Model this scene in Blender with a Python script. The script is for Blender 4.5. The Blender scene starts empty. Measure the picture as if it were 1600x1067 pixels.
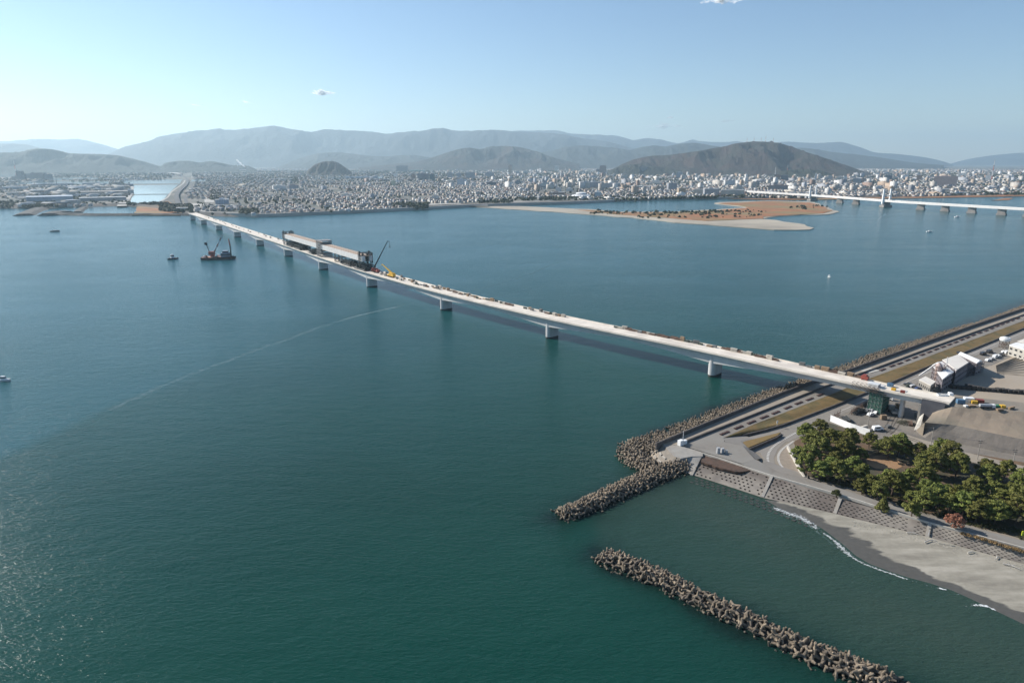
import bpy, math, random
import numpy as np
from mathutils import Vector, Matrix, noise as mnoise
random.seed(11); RNG = np.random.default_rng(11)
sc = bpy.context.scene
# ---------------------------------------------------------------- camera, sky, sun, exposure
CAM_H = 115.0
FPX = 1600 * 24 / 36.0                       # focal length in photo pixels
PITCH = math.atan((533.5 - 252) / FPX)
cam_d = bpy.data.cameras.new('camera'); cam_d.lens = 24; cam_d.sensor_width = 36
cam_d.clip_start = 1; cam_d.clip_end = 120000
cam = bpy.data.objects.new('camera', cam_d); sc.collection.objects.link(cam)
cam.location = (0, 0, CAM_H); cam.rotation_euler = (math.pi / 2 - PITCH, 0, 0)
sc.camera = cam
SUN_AZ = math.radians(-64)                   # measured from +Y towards +X
SUN_EL = math.radians(33)
w = bpy.data.worlds.new('World'); sc.world = w; w.use_nodes = True
nt = w.node_tree; nt.nodes.clear()
sky = nt.nodes.new('ShaderNodeTexSky'); sky.sky_type = 'NISHITA'; sky.sun_disc = False
sky.sun_elevation = SUN_EL; sky.sun_rotation = SUN_AZ
sky.altitude = 100; sky.air_density = 1.0; sky.dust_density = 0.12; sky.ozone_density = 4.0
bg = nt.nodes.new('ShaderNodeBackground'); bg.inputs['Strength'].default_value = 0.081
out = nt.nodes.new('ShaderNodeOutputWorld')
nt.links.new(sky.outputs[0], bg.inputs[0]); nt.links.new(bg.outputs[0], out.inputs[0])
sun_d = bpy.data.lights.new('sun', 'SUN'); sun_d.energy = 4.6; sun_d.angle = math.radians(0.5)
sun_d.color = (1.0, 0.94, 0.86)
sun = bpy.data.objects.new('sun', sun_d); sc.collection.objects.link(sun)
SUN_DIR = Vector((math.sin(SUN_AZ) * math.cos(SUN_EL), math.cos(SUN_AZ) * math.cos(SUN_EL), math.sin(SUN_EL)))
sun.rotation_euler = (-SUN_DIR).to_track_quat('-Z', 'Y').to_euler()
sc.view_settings.view_transform = 'Standard'; sc.view_settings.look = 'None'
sc.view_settings.exposure = 0.65; sc.view_settings.gamma = 1.0
sc.cycles.volume_bounces = 1; sc.cycles.max_bounces = 5; sc.cycles.diffuse_bounces = 2
sc.cycles.glossy_bounces = 2; sc.cycles.transparent_max_bounces = 12
sc.cycles.use_denoising = True
sc.cycles.sample_clamp_direct = 9; sc.cycles.sample_clamp_indirect = 3

# ---------------------------------------------------------------- helpers
CP, SP = math.cos(PITCH), math.sin(PITCH)
def G(x, y, z=0.0):
    """photo pixel -> world point on the level z"""
    dx = (x - 800) / FPX; dy = (533.5 - y) / FPX
    t = (z - CAM_H) / (-SP + dy * CP)
    return (dx * t, (CP + dy * SP) * t, z)
def PX(X, Y, Z):
    """world -> photo pixel (numpy ok)"""
    Z = Z - CAM_H; ww = Y * CP - Z * SP
    return 800 + FPX * X / ww, 533.5 - FPX * (Y * SP + Z * CP) / ww
def at_dist(x, y, D):
    """photo pixel at horizontal distance D -> world point"""
    dx = (x - 800) / FPX; dy = (533.5 - y) / FPX
    v = (dx, CP + dy * SP, -SP + dy * CP); t = D / math.hypot(v[0], v[1])
    return (v[0] * t, v[1] * t, CAM_H + v[2] * t)
def in_poly(px, py, poly):
    px = np.asarray(px, float); py = np.asarray(py, float); r = np.zeros(px.shape, bool)
    n = len(poly)
    for i in range(n):
        x1, y1 = poly[i][:2]; x2, y2 = poly[(i + 1) % n][:2]
        c = ((y1 > py) != (y2 > py)) & (px < (x2 - x1) * (py - y1) / ((y2 - y1) or 1e-9) + x1)
        r ^= c
    return r
def seg_dist(X, Y, pts):
    X = np.asarray(X, float); Y = np.asarray(Y, float); d = np.full(X.shape, 1e9)
    for (ax, ay), (bx, by) in zip(pts[:-1], pts[1:]):
        vx, vy = bx - ax, by - ay; L = vx * vx + vy * vy or 1e-9
        t = np.clip(((X - ax) * vx + (Y - ay) * vy) / L, 0, 1)
        d = np.minimum(d, np.hypot(X - ax - t * vx, Y - ay - t * vy))
    return d
def resample(pts, n=None, step=None):
    P = np.array(pts, float); d = np.r_[0, np.cumsum(np.linalg.norm(np.diff(P, axis=0), axis=1))]
    if n is None: n = max(2, int(d[-1] / step) + 1)
    t = np.linspace(0, d[-1], n)
    return np.stack([np.interp(t, d, P[:, k]) for k in range(P.shape[1])], 1)
def smooth_line(pts, n):
    """Catmull-Rom through the points"""
    P = [Vector(p) for p in pts]; P = [2 * P[0] - P[1]] + P + [2 * P[-1] - P[-2]]
    o = []
    for i in range(1, len(P) - 2):
        a, b, c, d = P[i - 1:i + 3]
        for k in range(n):
            t = k / n
            o.append(0.5 * ((2 * b) + (c - a) * t + (2 * a - 5 * b + 4 * c - d) * t * t + (3 * b - a - 3 * c + d) * t ** 3))
    o.append(P[-2]); return [tuple(v) for v in o]
def vnoise(X, Y, seed=0):
    """smooth value noise, numpy"""
    X = np.asarray(X, float) + seed * 17.3; Y = np.asarray(Y, float) - seed * 9.1
    xi = np.floor(X).astype(np.int64); yi = np.floor(Y).astype(np.int64); fx = X - xi; fy = Y - yi
    fx = fx * fx * (3 - 2 * fx); fy = fy * fy * (3 - 2 * fy)
    def h(a, b):
        v = np.sin(a * 127.1 + b * 311.7 + seed * 7.7) * 43758.5453; return v - np.floor(v)
    return (h(xi, yi) * (1 - fx) + h(xi + 1, yi) * fx) * (1 - fy) + (h(xi, yi + 1) * (1 - fx) + h(xi + 1, yi + 1) * fx) * fy
def fbm(X, Y, seed=0, o=4):
    s = 0; a = 0.5; f = 1
    for k in range(o):
        s = s + a * vnoise(X * f, Y * f, seed + k * 3); a *= 0.5; f *= 2.03
    return s

def tag(o, label=None, cat=None, group=None, kind=None):
    if label: o['label'] = label
    if cat: o['category'] = cat
    if group: o['group'] = group
    if kind: o['kind'] = kind
    return o
def link(o, parent=None):
    sc.collection.objects.link(o)
    if parent: o.parent = parent
    return o
def empty(name, loc=(0, 0, 0), rz=0.0):
    o = bpy.data.objects.new(name, None); o.location = loc; o.rotation_euler = (0, 0, rz); return link(o)
def np_mesh(name, V, Fq, mats, fm=None, parent=None, loc=(0, 0, 0), smooth=False):
    """V (n,3), Fq (m,4) quads"""
    me = bpy.data.meshes.new(name); V = np.asarray(V, np.float32); Fq = np.asarray(Fq, np.int32)
    m, k = Fq.shape
    me.vertices.add(len(V)); me.vertices.foreach_set('co', V.ravel())
    me.loops.add(m * k); me.loops.foreach_set('vertex_index', Fq.ravel())
    me.polygons.add(m); me.polygons.foreach_set('loop_start', np.arange(0, m * k, k, dtype=np.int32))
    me.polygons.foreach_set('loop_total', np.full(m, k, np.int32))
    for mt in (mats if isinstance(mats, (list, tuple)) else [mats]): me.materials.append(mt)
    if fm is not None: me.polygons.foreach_set('material_index', np.asarray(fm, np.int32))
    if smooth: me.polygons.foreach_set('use_smooth', np.ones(m, bool))
    me.update(calc_edges=True)
    o = bpy.data.objects.new(name, me); o.location = loc; return link(o, parent)
class MB:
    def __init__(s): s.v = []; s.f = []; s.m = []
    def quad(s, a, b, c, d, m=0):
        n = len(s.v); s.v += [tuple(a), tuple(b), tuple(c), tuple(d)]; s.f.append((n, n + 1, n + 2, n + 3)); s.m.append(m); return s
    def tri(s, a, b, c, m=0):
        n = len(s.v); s.v += [tuple(a), tuple(b), tuple(c)]; s.f.append((n, n + 1, n + 2)); s.m.append(m); return s
    def box(s, x0, x1, y0, y1, z0, z1, m=0, M=None):
        n = len(s.v)
        P = [(x0, y0, z0), (x1, y0, z0), (x1, y1, z0), (x0, y1, z0), (x0, y0, z1), (x1, y0, z1), (x1, y1, z1), (x0, y1, z1)]
        if M is not None: P = [tuple(M @ Vector(p)) for p in P]
        s.v += P
        for f in ((0, 3, 2, 1), (4, 5, 6, 7), (0, 1, 5, 4), (1, 2, 6, 5), (2, 3, 7, 6), (3, 0, 4, 7)):
            s.f.append(tuple(n + i for i in f)); s.m.append(m)
        return s
    def cbox(s, cx, cy, z0, lx, ly, h, rz=0, m=0):
        return s.box(-lx / 2, lx / 2, -ly / 2, ly / 2, 0, h, m, Matrix.Translation((cx, cy, z0)) @ Matrix.Rotation(rz, 4, 'Z'))
    def frustum(s, poly, z0, z1, sc_=1.0, m=0, off=(0, 0)):
        k = len(poly); n = len(s.v); cx = sum(p[0] for p in poly) / k; cy = sum(p[1] for p in poly) / k
        s.v += [(p[0], p[1], z0) for p in poly]
        s.v += [(cx + (p[0] - cx) * sc_ + off[0], cy + (p[1] - cy) * sc_ + off[1], z1) for p in poly]
        for i in range(k): j = (i + 1) % k; s.f.append((n + i, n + j, n + k + j, n + k + i)); s.m.append(m)
        s.f.append(tuple(range(n + k, n + 2 * k))); s.m.append(m)
        s.f.append(tuple(reversed(range(n, n + k)))); s.m.append(m)
        return s
    def tube(s, a, b, r0, r1=None, k=6, m=0, caps=True):
        r1 = r0 if r1 is None else r1; a = Vector(a); b = Vector(b); d = (b - a)
        if d.length < 1e-6: return s
        q = d.to_track_quat('Z', 'Y'); n = len(s.v)
        for P, r in ((a, r0), (b, r1)):
            for i in range(k):
                t = 2 * math.pi * (i + .5) / k; s.v.append(tuple(P + q @ Vector((r * math.cos(t), r * math.sin(t), 0))))
        for i in range(k): j = (i + 1) % k; s.f.append((n + i, n + j, n + k + j, n + k + i)); s.m.append(m)
        if caps:
            s.f.append(tuple(range(n + k, n + 2 * k))); s.m.append(m)
            s.f.append(tuple(reversed(range(n, n + k)))); s.m.append(m)
        return s
    def lathe(s, prof, k=16, m=0, c=(0, 0, 0)):
        n = len(s.v)
        for r, z in prof:
            for i in range(k): t = 2 * math.pi * i / k; s.v.append((c[0] + r * math.cos(t), c[1] + r * math.sin(t), c[2] + z))
        for a in range(len(prof) - 1):
            for i in range(k): j = (i + 1) % k; s.f.append((n + a * k + i, n + a * k + j, n + (a + 1) * k + j, n + (a + 1) * k + i)); s.m.append(m)
        return s
    def strip(s, A, B, m=0):
        for i in range(len(A) - 1): s.quad(A[i], A[i + 1], B[i + 1], B[i], m)
        return s
    def add(s, other, M=None, m=None):
        n = len(s.v); s.v += [tuple(M @ Vector(p)) for p in other.v] if M is not None else list(other.v)
        s.f += [tuple(n + i for i in f) for f in other.f]; s.m += [m] * len(other.f) if m is not None else other.m; return s
    def build(s, name, mats, parent=None, loc=(0, 0, 0), rz=0, smooth=False, bevel=0):
        me = bpy.data.meshes.new(name); me.from_pydata(s.v, [], s.f)
        for mt in (mats if isinstance(mats, (list, tuple)) else [mats]): me.materials.append(mt)
        me.polygons.foreach_set('material_index', s.m)
        if smooth: me.polygons.foreach_set('use_smooth', [True] * len(s.f))
        me.update(); o = bpy.data.objects.new(name, me); o.location = loc; o.rotation_euler = (0, 0, rz)
        if bevel:
            b = o.modifiers.new('bevel', 'BEVEL'); b.width = bevel; b.segments = 2; b.limit_method = 'ANGLE'
        return link(o, parent)
def copy_thing(o, loc=None, rz=None, scale=None):
    c = o.copy(); sc.collection.objects.link(c)
    if loc is not None: c.location = loc
    if rz is not None: c.rotation_euler = (0, 0, rz)
    if scale is not None: c.scale = scale
    for ch in list(o.children):
        d = ch.copy(); sc.collection.objects.link(d); d.parent = c
        for g in list(ch.children):
            e = g.copy(); sc.collection.objects.link(e); e.parent = d
    return c

# ---------------------------------------------------------------- materials
def new_mat(name):
    m = bpy.data.materials.new(name); m.use_nodes = True; t = m.node_tree; b = t.nodes['Principled BSDF']; return m, t, b
def N(t, kind, **kw):
    n = t.nodes.new(kind)
    for k, v in kw.items(): setattr(n, k, v)
    return n
def ramp(t, fac, stops):
    r = N(t, 'ShaderNodeValToRGB'); e = r.color_ramp.elements
    while len(e) < len(stops): e.new(0.5)
    for i, (p, c) in enumerate(stops): e[i].position = p; e[i].color = (*c, 1) if len(c) == 3 else c
    t.links.new(fac, r.inputs[0]); return r.outputs[0]
def mixc(t, fac, a, b, mode='MIX'):
    n = N(t, 'ShaderNodeMix', data_type='RGBA', blend_type=mode)
    for s_, v in ((0, fac), (6, a), (7, b)):
        if hasattr(v, 'is_linked'): t.links.new(v, n.inputs[s_])
        else: n.inputs[s_].default_value = v if s_ == 0 else (*v, 1)
    return n.outputs[2]
def math_(t, op, a, b=None, clamp=False):
    n = N(t, 'ShaderNodeMath', operation=op, use_clamp=clamp)
    for i, v in enumerate((a, b)):
        if v is None: continue
        if hasattr(v, 'is_linked'): t.links.new(v, n.inputs[i])
        else: n.inputs[i].default_value = v
    return n.outputs[0]
def coords(t, kind='pos', scale=(1, 1, 1), rot=0):
    if kind == 'pos': o = N(t, 'ShaderNodeNewGeometry').outputs['Position']
    else: o = N(t, 'ShaderNodeTexCoord').outputs['Object']
    mp = N(t, 'ShaderNodeMapping'); mp.inputs['Scale'].default_value = scale; mp.inputs['Rotation'].default_value = (0, 0, rot)
    t.links.new(o, mp.inputs[0]); return mp.outputs[0]
def noise_(t, vec, scale, detail=4, rough=0.55):
    n = N(t, 'ShaderNodeTexNoise'); n.inputs['Scale'].default_value = scale; n.inputs['Detail'].default_value = detail
    n.inputs['Roughness'].default_value = rough; t.links.new(vec, n.inputs['Vector']); return n.outputs['Fac']
def bump_(t, b, h, strength=0.5, dist=0.1):
    n = N(t, 'ShaderNodeBump'); n.inputs['Strength'].default_value = strength; n.inputs['Distance'].default_value = dist
    t.links.new(h, n.inputs['Height']); t.links.new(n.outputs[0], b.inputs['Normal']); return n
_MC = {}
def M(name, c1, c2=None, scale=1.0, rough=0.8, bump=0.0, bdist=0.1, detail=4, kind='pos', metallic=0.0, rand=0.0, c3=None, scale2=None, stretch=(1, 1, 1), rot=0):
    """noise-mottled paint/stone/soil; rand varies the value per object"""
    if name in _MC: return _MC[name]
    m, t, b = new_mat(name)
    c2 = c2 or tuple(v * 0.75 for v in c1)
    v = coords(t, kind, stretch, rot); f = noise_(t, v, scale, detail)
    col = ramp(t, f, [(0.34, c2), (0.66, c1)])
    if c3:
        f2 = noise_(t, v, scale2 or scale * 0.2, 3); f2r = ramp(t, f2, [(0.45, (0, 0, 0)), (0.62, (1, 1, 1))])
        col = mixc(t, f2r, col, c3)
    if rand:
        oi = N(t, 'ShaderNodeObjectInfo').outputs['Random']
        k = math_(t, 'MULTIPLY_ADD', oi, rand * 2); t.nodes[-1].inputs[2].default_value = 1 - rand
        cb = N(t, 'ShaderNodeCombineColor'); [t.links.new(k, cb.inputs[i]) for i in range(3)]
        col = mixc(t, 1.0, col, cb.outputs[0], 'MULTIPLY')
    t.links.new(col, b.inputs['Base Color']); b.inputs['Roughness'].default_value = rough; b.inputs['Metallic'].default_value = metallic
    if bump: bump_(t, b, noise_(t, v, scale * 3, 5), bump, bdist)
    _MC[name] = m; return m

def tide_band(mat, z0=.25, z1=1.0, dark=(.035, .033, .022)):
    """algae and wet stain below the high water mark, on every block and wall that stands in the sea"""
    t = mat.node_tree; b = t.nodes['Principled BSDF']; src = b.inputs['Base Color'].links[0].from_socket
    g = N(t, 'ShaderNodeNewGeometry'); sp = N(t, 'ShaderNodeSeparateXYZ'); t.links.new(g.outputs['Position'], sp.inputs[0])
    zz = math_(t, 'ADD', sp.outputs[2], math_(t, 'MULTIPLY', noise_(t, g.outputs['Position'], .8, 3), .5)); mr = N(t, 'ShaderNodeMapRange'); mr.inputs[1].default_value = z0 + .25; mr.inputs[2].default_value = z1 + .25; mr.inputs[3].default_value = 1; mr.inputs[4].default_value = 0
    t.links.new(zz, mr.inputs[0]); t.links.new(mixc(t, math_(t, 'MULTIPLY', mr.outputs[0], .9), src, dark), b.inputs['Base Color'])
# ================================================================ WATER
jetty_px = [(1066, 722), (1020, 745), (960, 772), (905, 798), (878, 807)]
break_px = [(941, 868), (985, 890), (1045, 918), (1100, 944), (1160, 975), (1215, 998), (1270, 1023), (1330, 1047), (1385, 1072), (1420, 1088)]
river_px = [(1000, 700), (1040, 682), (1120, 648), (1245, 600), (1330, 573), (1471, 524), (1600, 478), (1760, 424)]
def gl(pts, z=0): return [G(x, y, z) for x, y in pts]
shore_px = [(1050, 742), (1085, 748), (1140, 766), (1185, 785), (1215, 795), (1250, 806), (1280, 825), (1306, 846), (1330, 868), (1352, 881),
            (1380, 892), (1410, 902), (1445, 911), (1480, 922), (1515, 938), (1550, 955), (1600, 979), (1700, 1030), (1900, 1140)]
def make_water():
    r = np.r_[np.arange(60, 420, 1.7), 420 * 1.033 ** np.arange(0, 132)]; r = r[r < 29500]; r = np.r_[2, 30, r]
    a = np.radians(np.r_[np.arange(-180, -52, 4), np.arange(-52, 52, .32), np.arange(52, 180.1, 4)])
    R, A = np.meshgrid(r, a, indexing='ij'); X = R * np.sin(A); Y = R * np.cos(A)
    V = np.stack([X, Y, 0 * X], -1).reshape(-1, 3); nr, na = R.shape
    i = np.arange(nr - 1)[:, None] * na + np.arange(na - 1)[None]; i = i.ravel()
    F = np.stack([i, i + 1, i + na + 1, i + na], 1)[:, ::-1]
    # what lies in and under the water: silt plumes, shallows and submerged blocks
    jit = (fbm(X / 9, Y / 9, 5) - .5) * 9
    dj = seg_dist(X, Y, [g[:2] for g in gl(jetty_px)]) + jit
    db = seg_dist(X, Y, [g[:2] for g in gl(break_px)]) + jit
    dr = seg_dist(X, Y, [g[:2] for g in gl(river_px)]) + jit
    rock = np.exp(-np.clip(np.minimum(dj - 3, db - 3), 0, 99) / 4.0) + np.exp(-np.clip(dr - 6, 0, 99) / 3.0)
    ds = seg_dist(X, Y, [g[:2] for g in gl(shore_px)])
    shal = np.exp(-ds / 16.0) * 1.0 + 0.45 * np.exp(-ds / 60.0)
    px, py = PX(X, np.maximum(Y, 20), 0 * X)
    bay = in_poly(px, py, [(1075, 740), (1000, 765), (930, 800), (935, 865), (1100, 925), (1400, 1050), (2000, 1300), (2200, 900), (1600, 860), (1200, 780)])
    bay = bay * np.clip(1 - 0 * ds, 0, 1)
    # soften bay edge
    bb = bay.astype(float)
    for _ in range(5):
        bb[1:-1, 1:-1] = (bb[:-2, 1:-1] + bb[2:, 1:-1] + bb[1:-1, :-2] + bb[1:-1, 2:]) / 4
    silt = np.clip(0.8 * bb * (0.35 + .65 * np.exp(-ds / 45)) + shal * .6, 0, 1) * (0.8 + .4 * fbm(X / 25, Y / 25, 9))
    # two water bodies meeting along the tide line: bluer left body, plus painted sky sheen by distance and bearing
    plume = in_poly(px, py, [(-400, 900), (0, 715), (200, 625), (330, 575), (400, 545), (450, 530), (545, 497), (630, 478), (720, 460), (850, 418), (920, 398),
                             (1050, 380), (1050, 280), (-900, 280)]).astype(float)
    sky_sheen = np.clip((np.hypot(X, Y) + 260 * (fbm(X / 300, Y / 300, 13) - .5) - np.interp(np.arctan2(X, Y), [-.5, .1], [130, 240])) / 620, 0, 1); plume = np.maximum(plume * .62, np.where(Y > 0, sky_sheen * sky_sheen * (3 - 2 * sky_sheen), 0)) * np.interp(np.arctan2(X, Y), [-.6, -.2, .1, .7], [1.0, .95, .80, .60])
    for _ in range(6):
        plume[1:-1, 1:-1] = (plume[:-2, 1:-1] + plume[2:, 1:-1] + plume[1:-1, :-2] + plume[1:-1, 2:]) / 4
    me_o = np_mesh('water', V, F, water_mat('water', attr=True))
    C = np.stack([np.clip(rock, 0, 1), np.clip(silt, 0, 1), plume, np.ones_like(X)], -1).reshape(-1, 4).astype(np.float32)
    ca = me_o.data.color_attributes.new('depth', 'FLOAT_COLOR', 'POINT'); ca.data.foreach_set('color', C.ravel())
    tag(me_o, 'green sea water darkening round the block breakwaters and paler blue far out', kind='structure')
    return me_o
def water_mat(name, attr=False):
    m, t, b = new_mat(name)
    p = coords(t, 'pos')
    big = noise_(t, coords(t, 'pos', (1, 2.2, 1), 0.5), 0.0035, 4, .6)
    col = ramp(t, big, [(0.3, (0.002, 0.035, 0.026)), (0.5, (0.004, 0.043, 0.032)), (0.72, (0.010, 0.056, 0.041))])
    str_ = noise_(t, coords(t, 'pos', (0.35, 2.6, 1), -0.35), 0.012, 5, .65)
    if attr:
        a = N(t, 'ShaderNodeVertexColor', layer_name='depth').outputs[0]
        s = N(t, 'ShaderNodeSeparateColor'); t.links.new(a, s.inputs[0])
        col = mixc(t, s.outputs[2], col, (0.014, 0.090, 0.112))  # this blue also carries the sky sheen and haze painted into far water
        col = mixc(t, s.outputs[1], col, (0.030, 0.056, 0.042))
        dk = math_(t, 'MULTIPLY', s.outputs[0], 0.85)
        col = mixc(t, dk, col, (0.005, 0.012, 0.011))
    else:
        col = mixc(t, 0.5, col, (0.06, 0.12, 0.13))
    t.links.new(col, b.inputs['Base Color']); b.inputs['IOR'].default_value = 1.333; b.inputs['Specular IOR Level'].default_value = 0.22
    b.inputs['Roughness'].default_value = 0.16
    rr = ramp(t, str_, [(0.35, (0.11, 0.11, 0.11)), (0.65, (0.16, 0.16, 0.16))]); t.links.new(rr, b.inputs['Roughness'])
    # wind ripples at several lengths, crests running left-right and slightly tilted
    w1 = noise_(t, coords(t, 'pos', (0.55, 1.35, 1), math.radians(28)), 0.75, 3, .6)
    w2 = noise_(t, coords(t, 'pos', (0.6, 1.3, 1), math.radians(12)), 0.16, 2, .5)
    w3 = noise_(t, coords(t, 'pos', (0.5, 1.6, 1), math.radians(40)), 2.6, 2, .5)
    h = math_(t, 'ADD', math_(t, 'MULTIPLY', w1, 0.85), math_(t, 'MULTIPLY', w2, 0.9))
    h = math_(t, 'ADD', h, math_(t, 'MULTIPLY', w3, 0.26))
    patch = ramp(t, noise_(t, coords(t, 'pos', (1, 1.8, 1), .4), .007, 6, .6), [(0.34, (0.62, 0.62, 0.62)), (0.6, (1, 1, 1))])
    h = math_(t, 'MULTIPLY', h, patch)
    bm = bump_(t, b, h, 1.0, 0.46)
    return m
water = make_water()

# ================================================================ FAR LAND
bank_px = [(-900, 318), (-300, 322), (0, 326), (60, 325), (80, 325), (120, 324), (205, 323), (262, 330), (283, 334), (300, 336.5), (350, 338.5), (400, 338.5), (500, 334.5), (625, 328.5), (700, 324.5), (760, 322.5), (800, 321),
           (900, 318), (1025, 312), (1125, 310), (1200, 310.5), (1265, 311), (1350, 309.5), (1462, 307.5), (1600, 304.5), (1900, 299), (2600, 290)]
Z_LAND = 3.5
def far_land():
    Fp = smooth_line([G(x, y, 0) for x, y in bank_px], 8)
    Fp = np.array(Fp); rad = np.hypot(Fp[:, 0], Fp[:, 1]); az = np.arctan2(Fp[:, 0], Fp[:, 1])
    rows = [(Fp[:, 0], Fp[:, 1], 0 * rad - 1.0)]
    r1 = rad + 24
    rows.append((r1 * np.sin(az), r1 * np.cos(az), 0 * rad + Z_LAND + 3.2))
    rows.append(((r1 + 7) * np.sin(az), (r1 + 7) * np.cos(az), 0 * rad + Z_LAND + 3.2))
    rows.append(((r1 + 20) * np.sin(az), (r1 + 20) * np.cos(az), 0 * rad + Z_LAND))
    for k in range(1, 41):
        rr = (r1 + 16) * (28500 / (r1 + 16)) ** (k / 40); rows.append((rr * np.sin(az), rr * np.cos(az), 0 * rad + Z_LAND))
    V = np.array([np.stack(r, 1) for r in rows]); nr, na = V.shape[:2]
    i = (np.arange(nr - 1)[:, None] * na + np.arange(na - 1)[None]).ravel()
    F = np.stack([i, i + 1, i + na + 1, i + na], 1)[:, ::-1]
    fm = np.where(np.arange(len(F)) < 2 * (na - 1), 1, 0)
    o = np_mesh('ground', V.reshape(-1, 3), F, [M('city ground', (.11, .11, .10), (.05, .06, .045), .02, .95, c3=(.19, .17, .14), scale2=.006),
                M('bank stone', (.085, .08, .075), (.045, .045, .04), .1, .95, c3=(.13, .10, .075), scale2=.01)], fm)
    tag(o, 'flat city ground beyond the river with its dark stone bank', kind='structure')
far_land()
def sheet(name, pts, z, mat, label=None, skirt=1.0, kind='structure', cat=None, group=None, parent=None, px=True, jitter=0):
    """flat sheet with a skirt, outline in photo pixels on the level z"""
    P = [G(x, y, z)[:2] for x, y in pts] if px else [p[:2] for p in pts]
    if jitter:
        P3 = resample([(*p, 0) for p in P + [P[0]]], step=jitter * 3)[:-1]
        P = [(p[0] + (mnoise.noise(Vector((p[0] / jitter / 4, p[1] / jitter / 4, 1)))) * jitter, p[1] + (mnoise.noise(Vector((p[0] / jitter / 4, p[1] / jitter / 4, 7)))) * jitter) for p in P3]
    area = sum(P[i][0] * P[(i + 1) % len(P)][1] - P[(i + 1) % len(P)][0] * P[i][1] for i in range(len(P)))
    if area < 0: P = P[::-1]
    b = MB(); n = len(P); b.v = [(x, y, z) for x, y in P]; b.f.append(tuple(range(n))); b.m.append(0)
    if skirt:
        b.v += [(x, y, z - skirt) for x, y in P]
        for i in range(n): j = (i + 1) % n; b.f.append((i, n + i, n + j, j)); b.m.append(0)
    o = b.build(name, mat, parent)
    from mathutils.geometry import tessellate_polygon
    return tag(o, label, cat, group, kind)
m_pond = M('pond water', (.10, .16, .18), (.08, .14, .16), .01, .08)
m_pond.node_tree.nodes['Principled BSDF'].inputs['IOR'].default_value = 1.6
zp = Z_LAND + .25
ponds = [
 ([(202, 319.5), (206, 309), (209, 304.8), (262, 304.2), (256, 312), (240, 318)], 'nearer square pond beside the highway'),
 ([(209, 303.6), (207, 297), (205, 289.6), (279, 288.6), (268, 298), (264, 303.2)], 'middle pond beside the highway'),
 ([(190, 287.6), (196, 282), (285, 280.4), (281, 287.2)], 'far pond beyond the highway dykes'),
 ([(25, 289), (30, 284.5), (172, 283.2), (171, 287.6)], 'long canal behind the industrial district'),
 ([(74, 282.6), (70, 278), (150, 277), (160, 281)], 'far canal left of the ponds'),
 ([(-60, 279), (-60, 272.5), (28, 272), (40, 274), (32, 278.5)], 'far inlet by the left frame edge'),
 ([(298, 284), (300, 281.2), (380, 279.6), (383, 280.8)], 'far canal right of the highway'),
 ([(490, 281), (492, 277.5), (600, 276), (602, 279.6)], 'river strip below the small round hill')]
for p, l in ponds: sheet('pond', p, zp, m_pond, l, skirt=.3)
# lagoon behind the training wall is open sea; dykes between
m_rock = M('dyke rock', (.12, .11, .10), (.045, .045, .04), .25, .95, bump=.6, bdist=1)
m_sand = M('river sand', (.36, .31, .24), (.27, .24, .19), .02, .95, c3=(.42, .37, .29))
m_reed = M('dry reed', (.38, .15, .055), (.20, .10, .042), .035, .95, c3=(.22, .16, .07), scale2=.008, bump=.7, bdist=2)
def dyke(name, line, width, h, mat, label, cat, z0=-1):
    P = [Vector(G(x, y, 0)) for x, y in line]; P = [Vector(p) for p in resample([tuple(p) for p in P], step=14)]
    b = MB(); rows = []
    for i, p in enumerate(P):
        d = (P[min(i + 1, len(P) - 1)] - P[max(i - 1, 0)]).normalized(); n = Vector((-d.y, d.x, 0))
        j = lambda s: 1 + .25 * mnoise.noise(Vector((p.x * .08, p.y * .08, s)))
        rows.append([p + n * width * .5 * j(1) + Vector((0, 0, z0)), p + n * width * .22 + Vector((0, 0, h * j(2))), p - n * width * .22 + Vector((0, 0, h * j(3))), p - n * width * .5 * j(4) + Vector((0, 0, z0))])
    for a, c in zip(rows[:-1], rows[1:]):
        for k in range(3): b.quad(a[k + 1], c[k + 1], c[k], a[k])
    b.quad(*rows[0]); b.quad(*rows[-1][::-1])
    o = b.build(name, mat); return tag(o, label, cat)
dyke('training_wall', [(76, 335.5), (150, 336.8), (215, 336.6), (265, 336.6), (302, 336.4)], 26, 4, m_rock, 'long low dark stone wall enclosing the lagoon at the far bank', 'breakwater')
dyke('breakwater', [(68, 325), (50, 331), (38, 337)], 46, 4, m_rock, 'short slanting rock breakwater at the far left bank', 'breakwater')
dyke('breakwater', [(76, 337), (90, 333.2), (104, 333.6)], 50, 5, m_rock, 'rock mound at the tip of the lagoon wall', 'breakwater')
dyke('breakwater', [(121, 332.5), (126, 328), (131, 325.5)], 26, 3, m_rock, 'small rock groyne inside the lagoon', 'breakwater')
for ln, l in (([(201, 304.2), (262, 303.6)], 'near dyke'), ([(202, 288.8), (281, 287.8)], 'far dyke')):
    pass
dykes = sheet('reed_bed', [(207, 335.6), (213, 328), (214, 322), (232, 321.6), (245, 325), (262, 331), (282, 335.8)], 2.2, m_reed, 'reddish reed bed behind the lagoon wall', skirt=3, jitter=6)
spit = [(740, 323.2), (800, 322), (825, 322.6), (900, 326.5), (930, 327), (960, 331), (1050, 331), (1125, 327), (1167, 324), (1150, 322), (1112, 317.6), (1125, 316), (1200, 313.6), (1270, 315.5),
        (1292, 324), (1310, 331), (1295, 335), (1225, 337), (1200, 339.5), (1192, 342), (1215, 344.5), (1250, 350), (1271, 356.5), (1262, 359.5), (1200, 358.8), (1130, 353), (1070, 348.6), (1000, 341.5), (940, 336.5), (870, 331.5), (800, 327)]
sheet('sandbar', spit, .9, m_sand, 'pale sandbar in the river', skirt=2, jitter=11)
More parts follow.
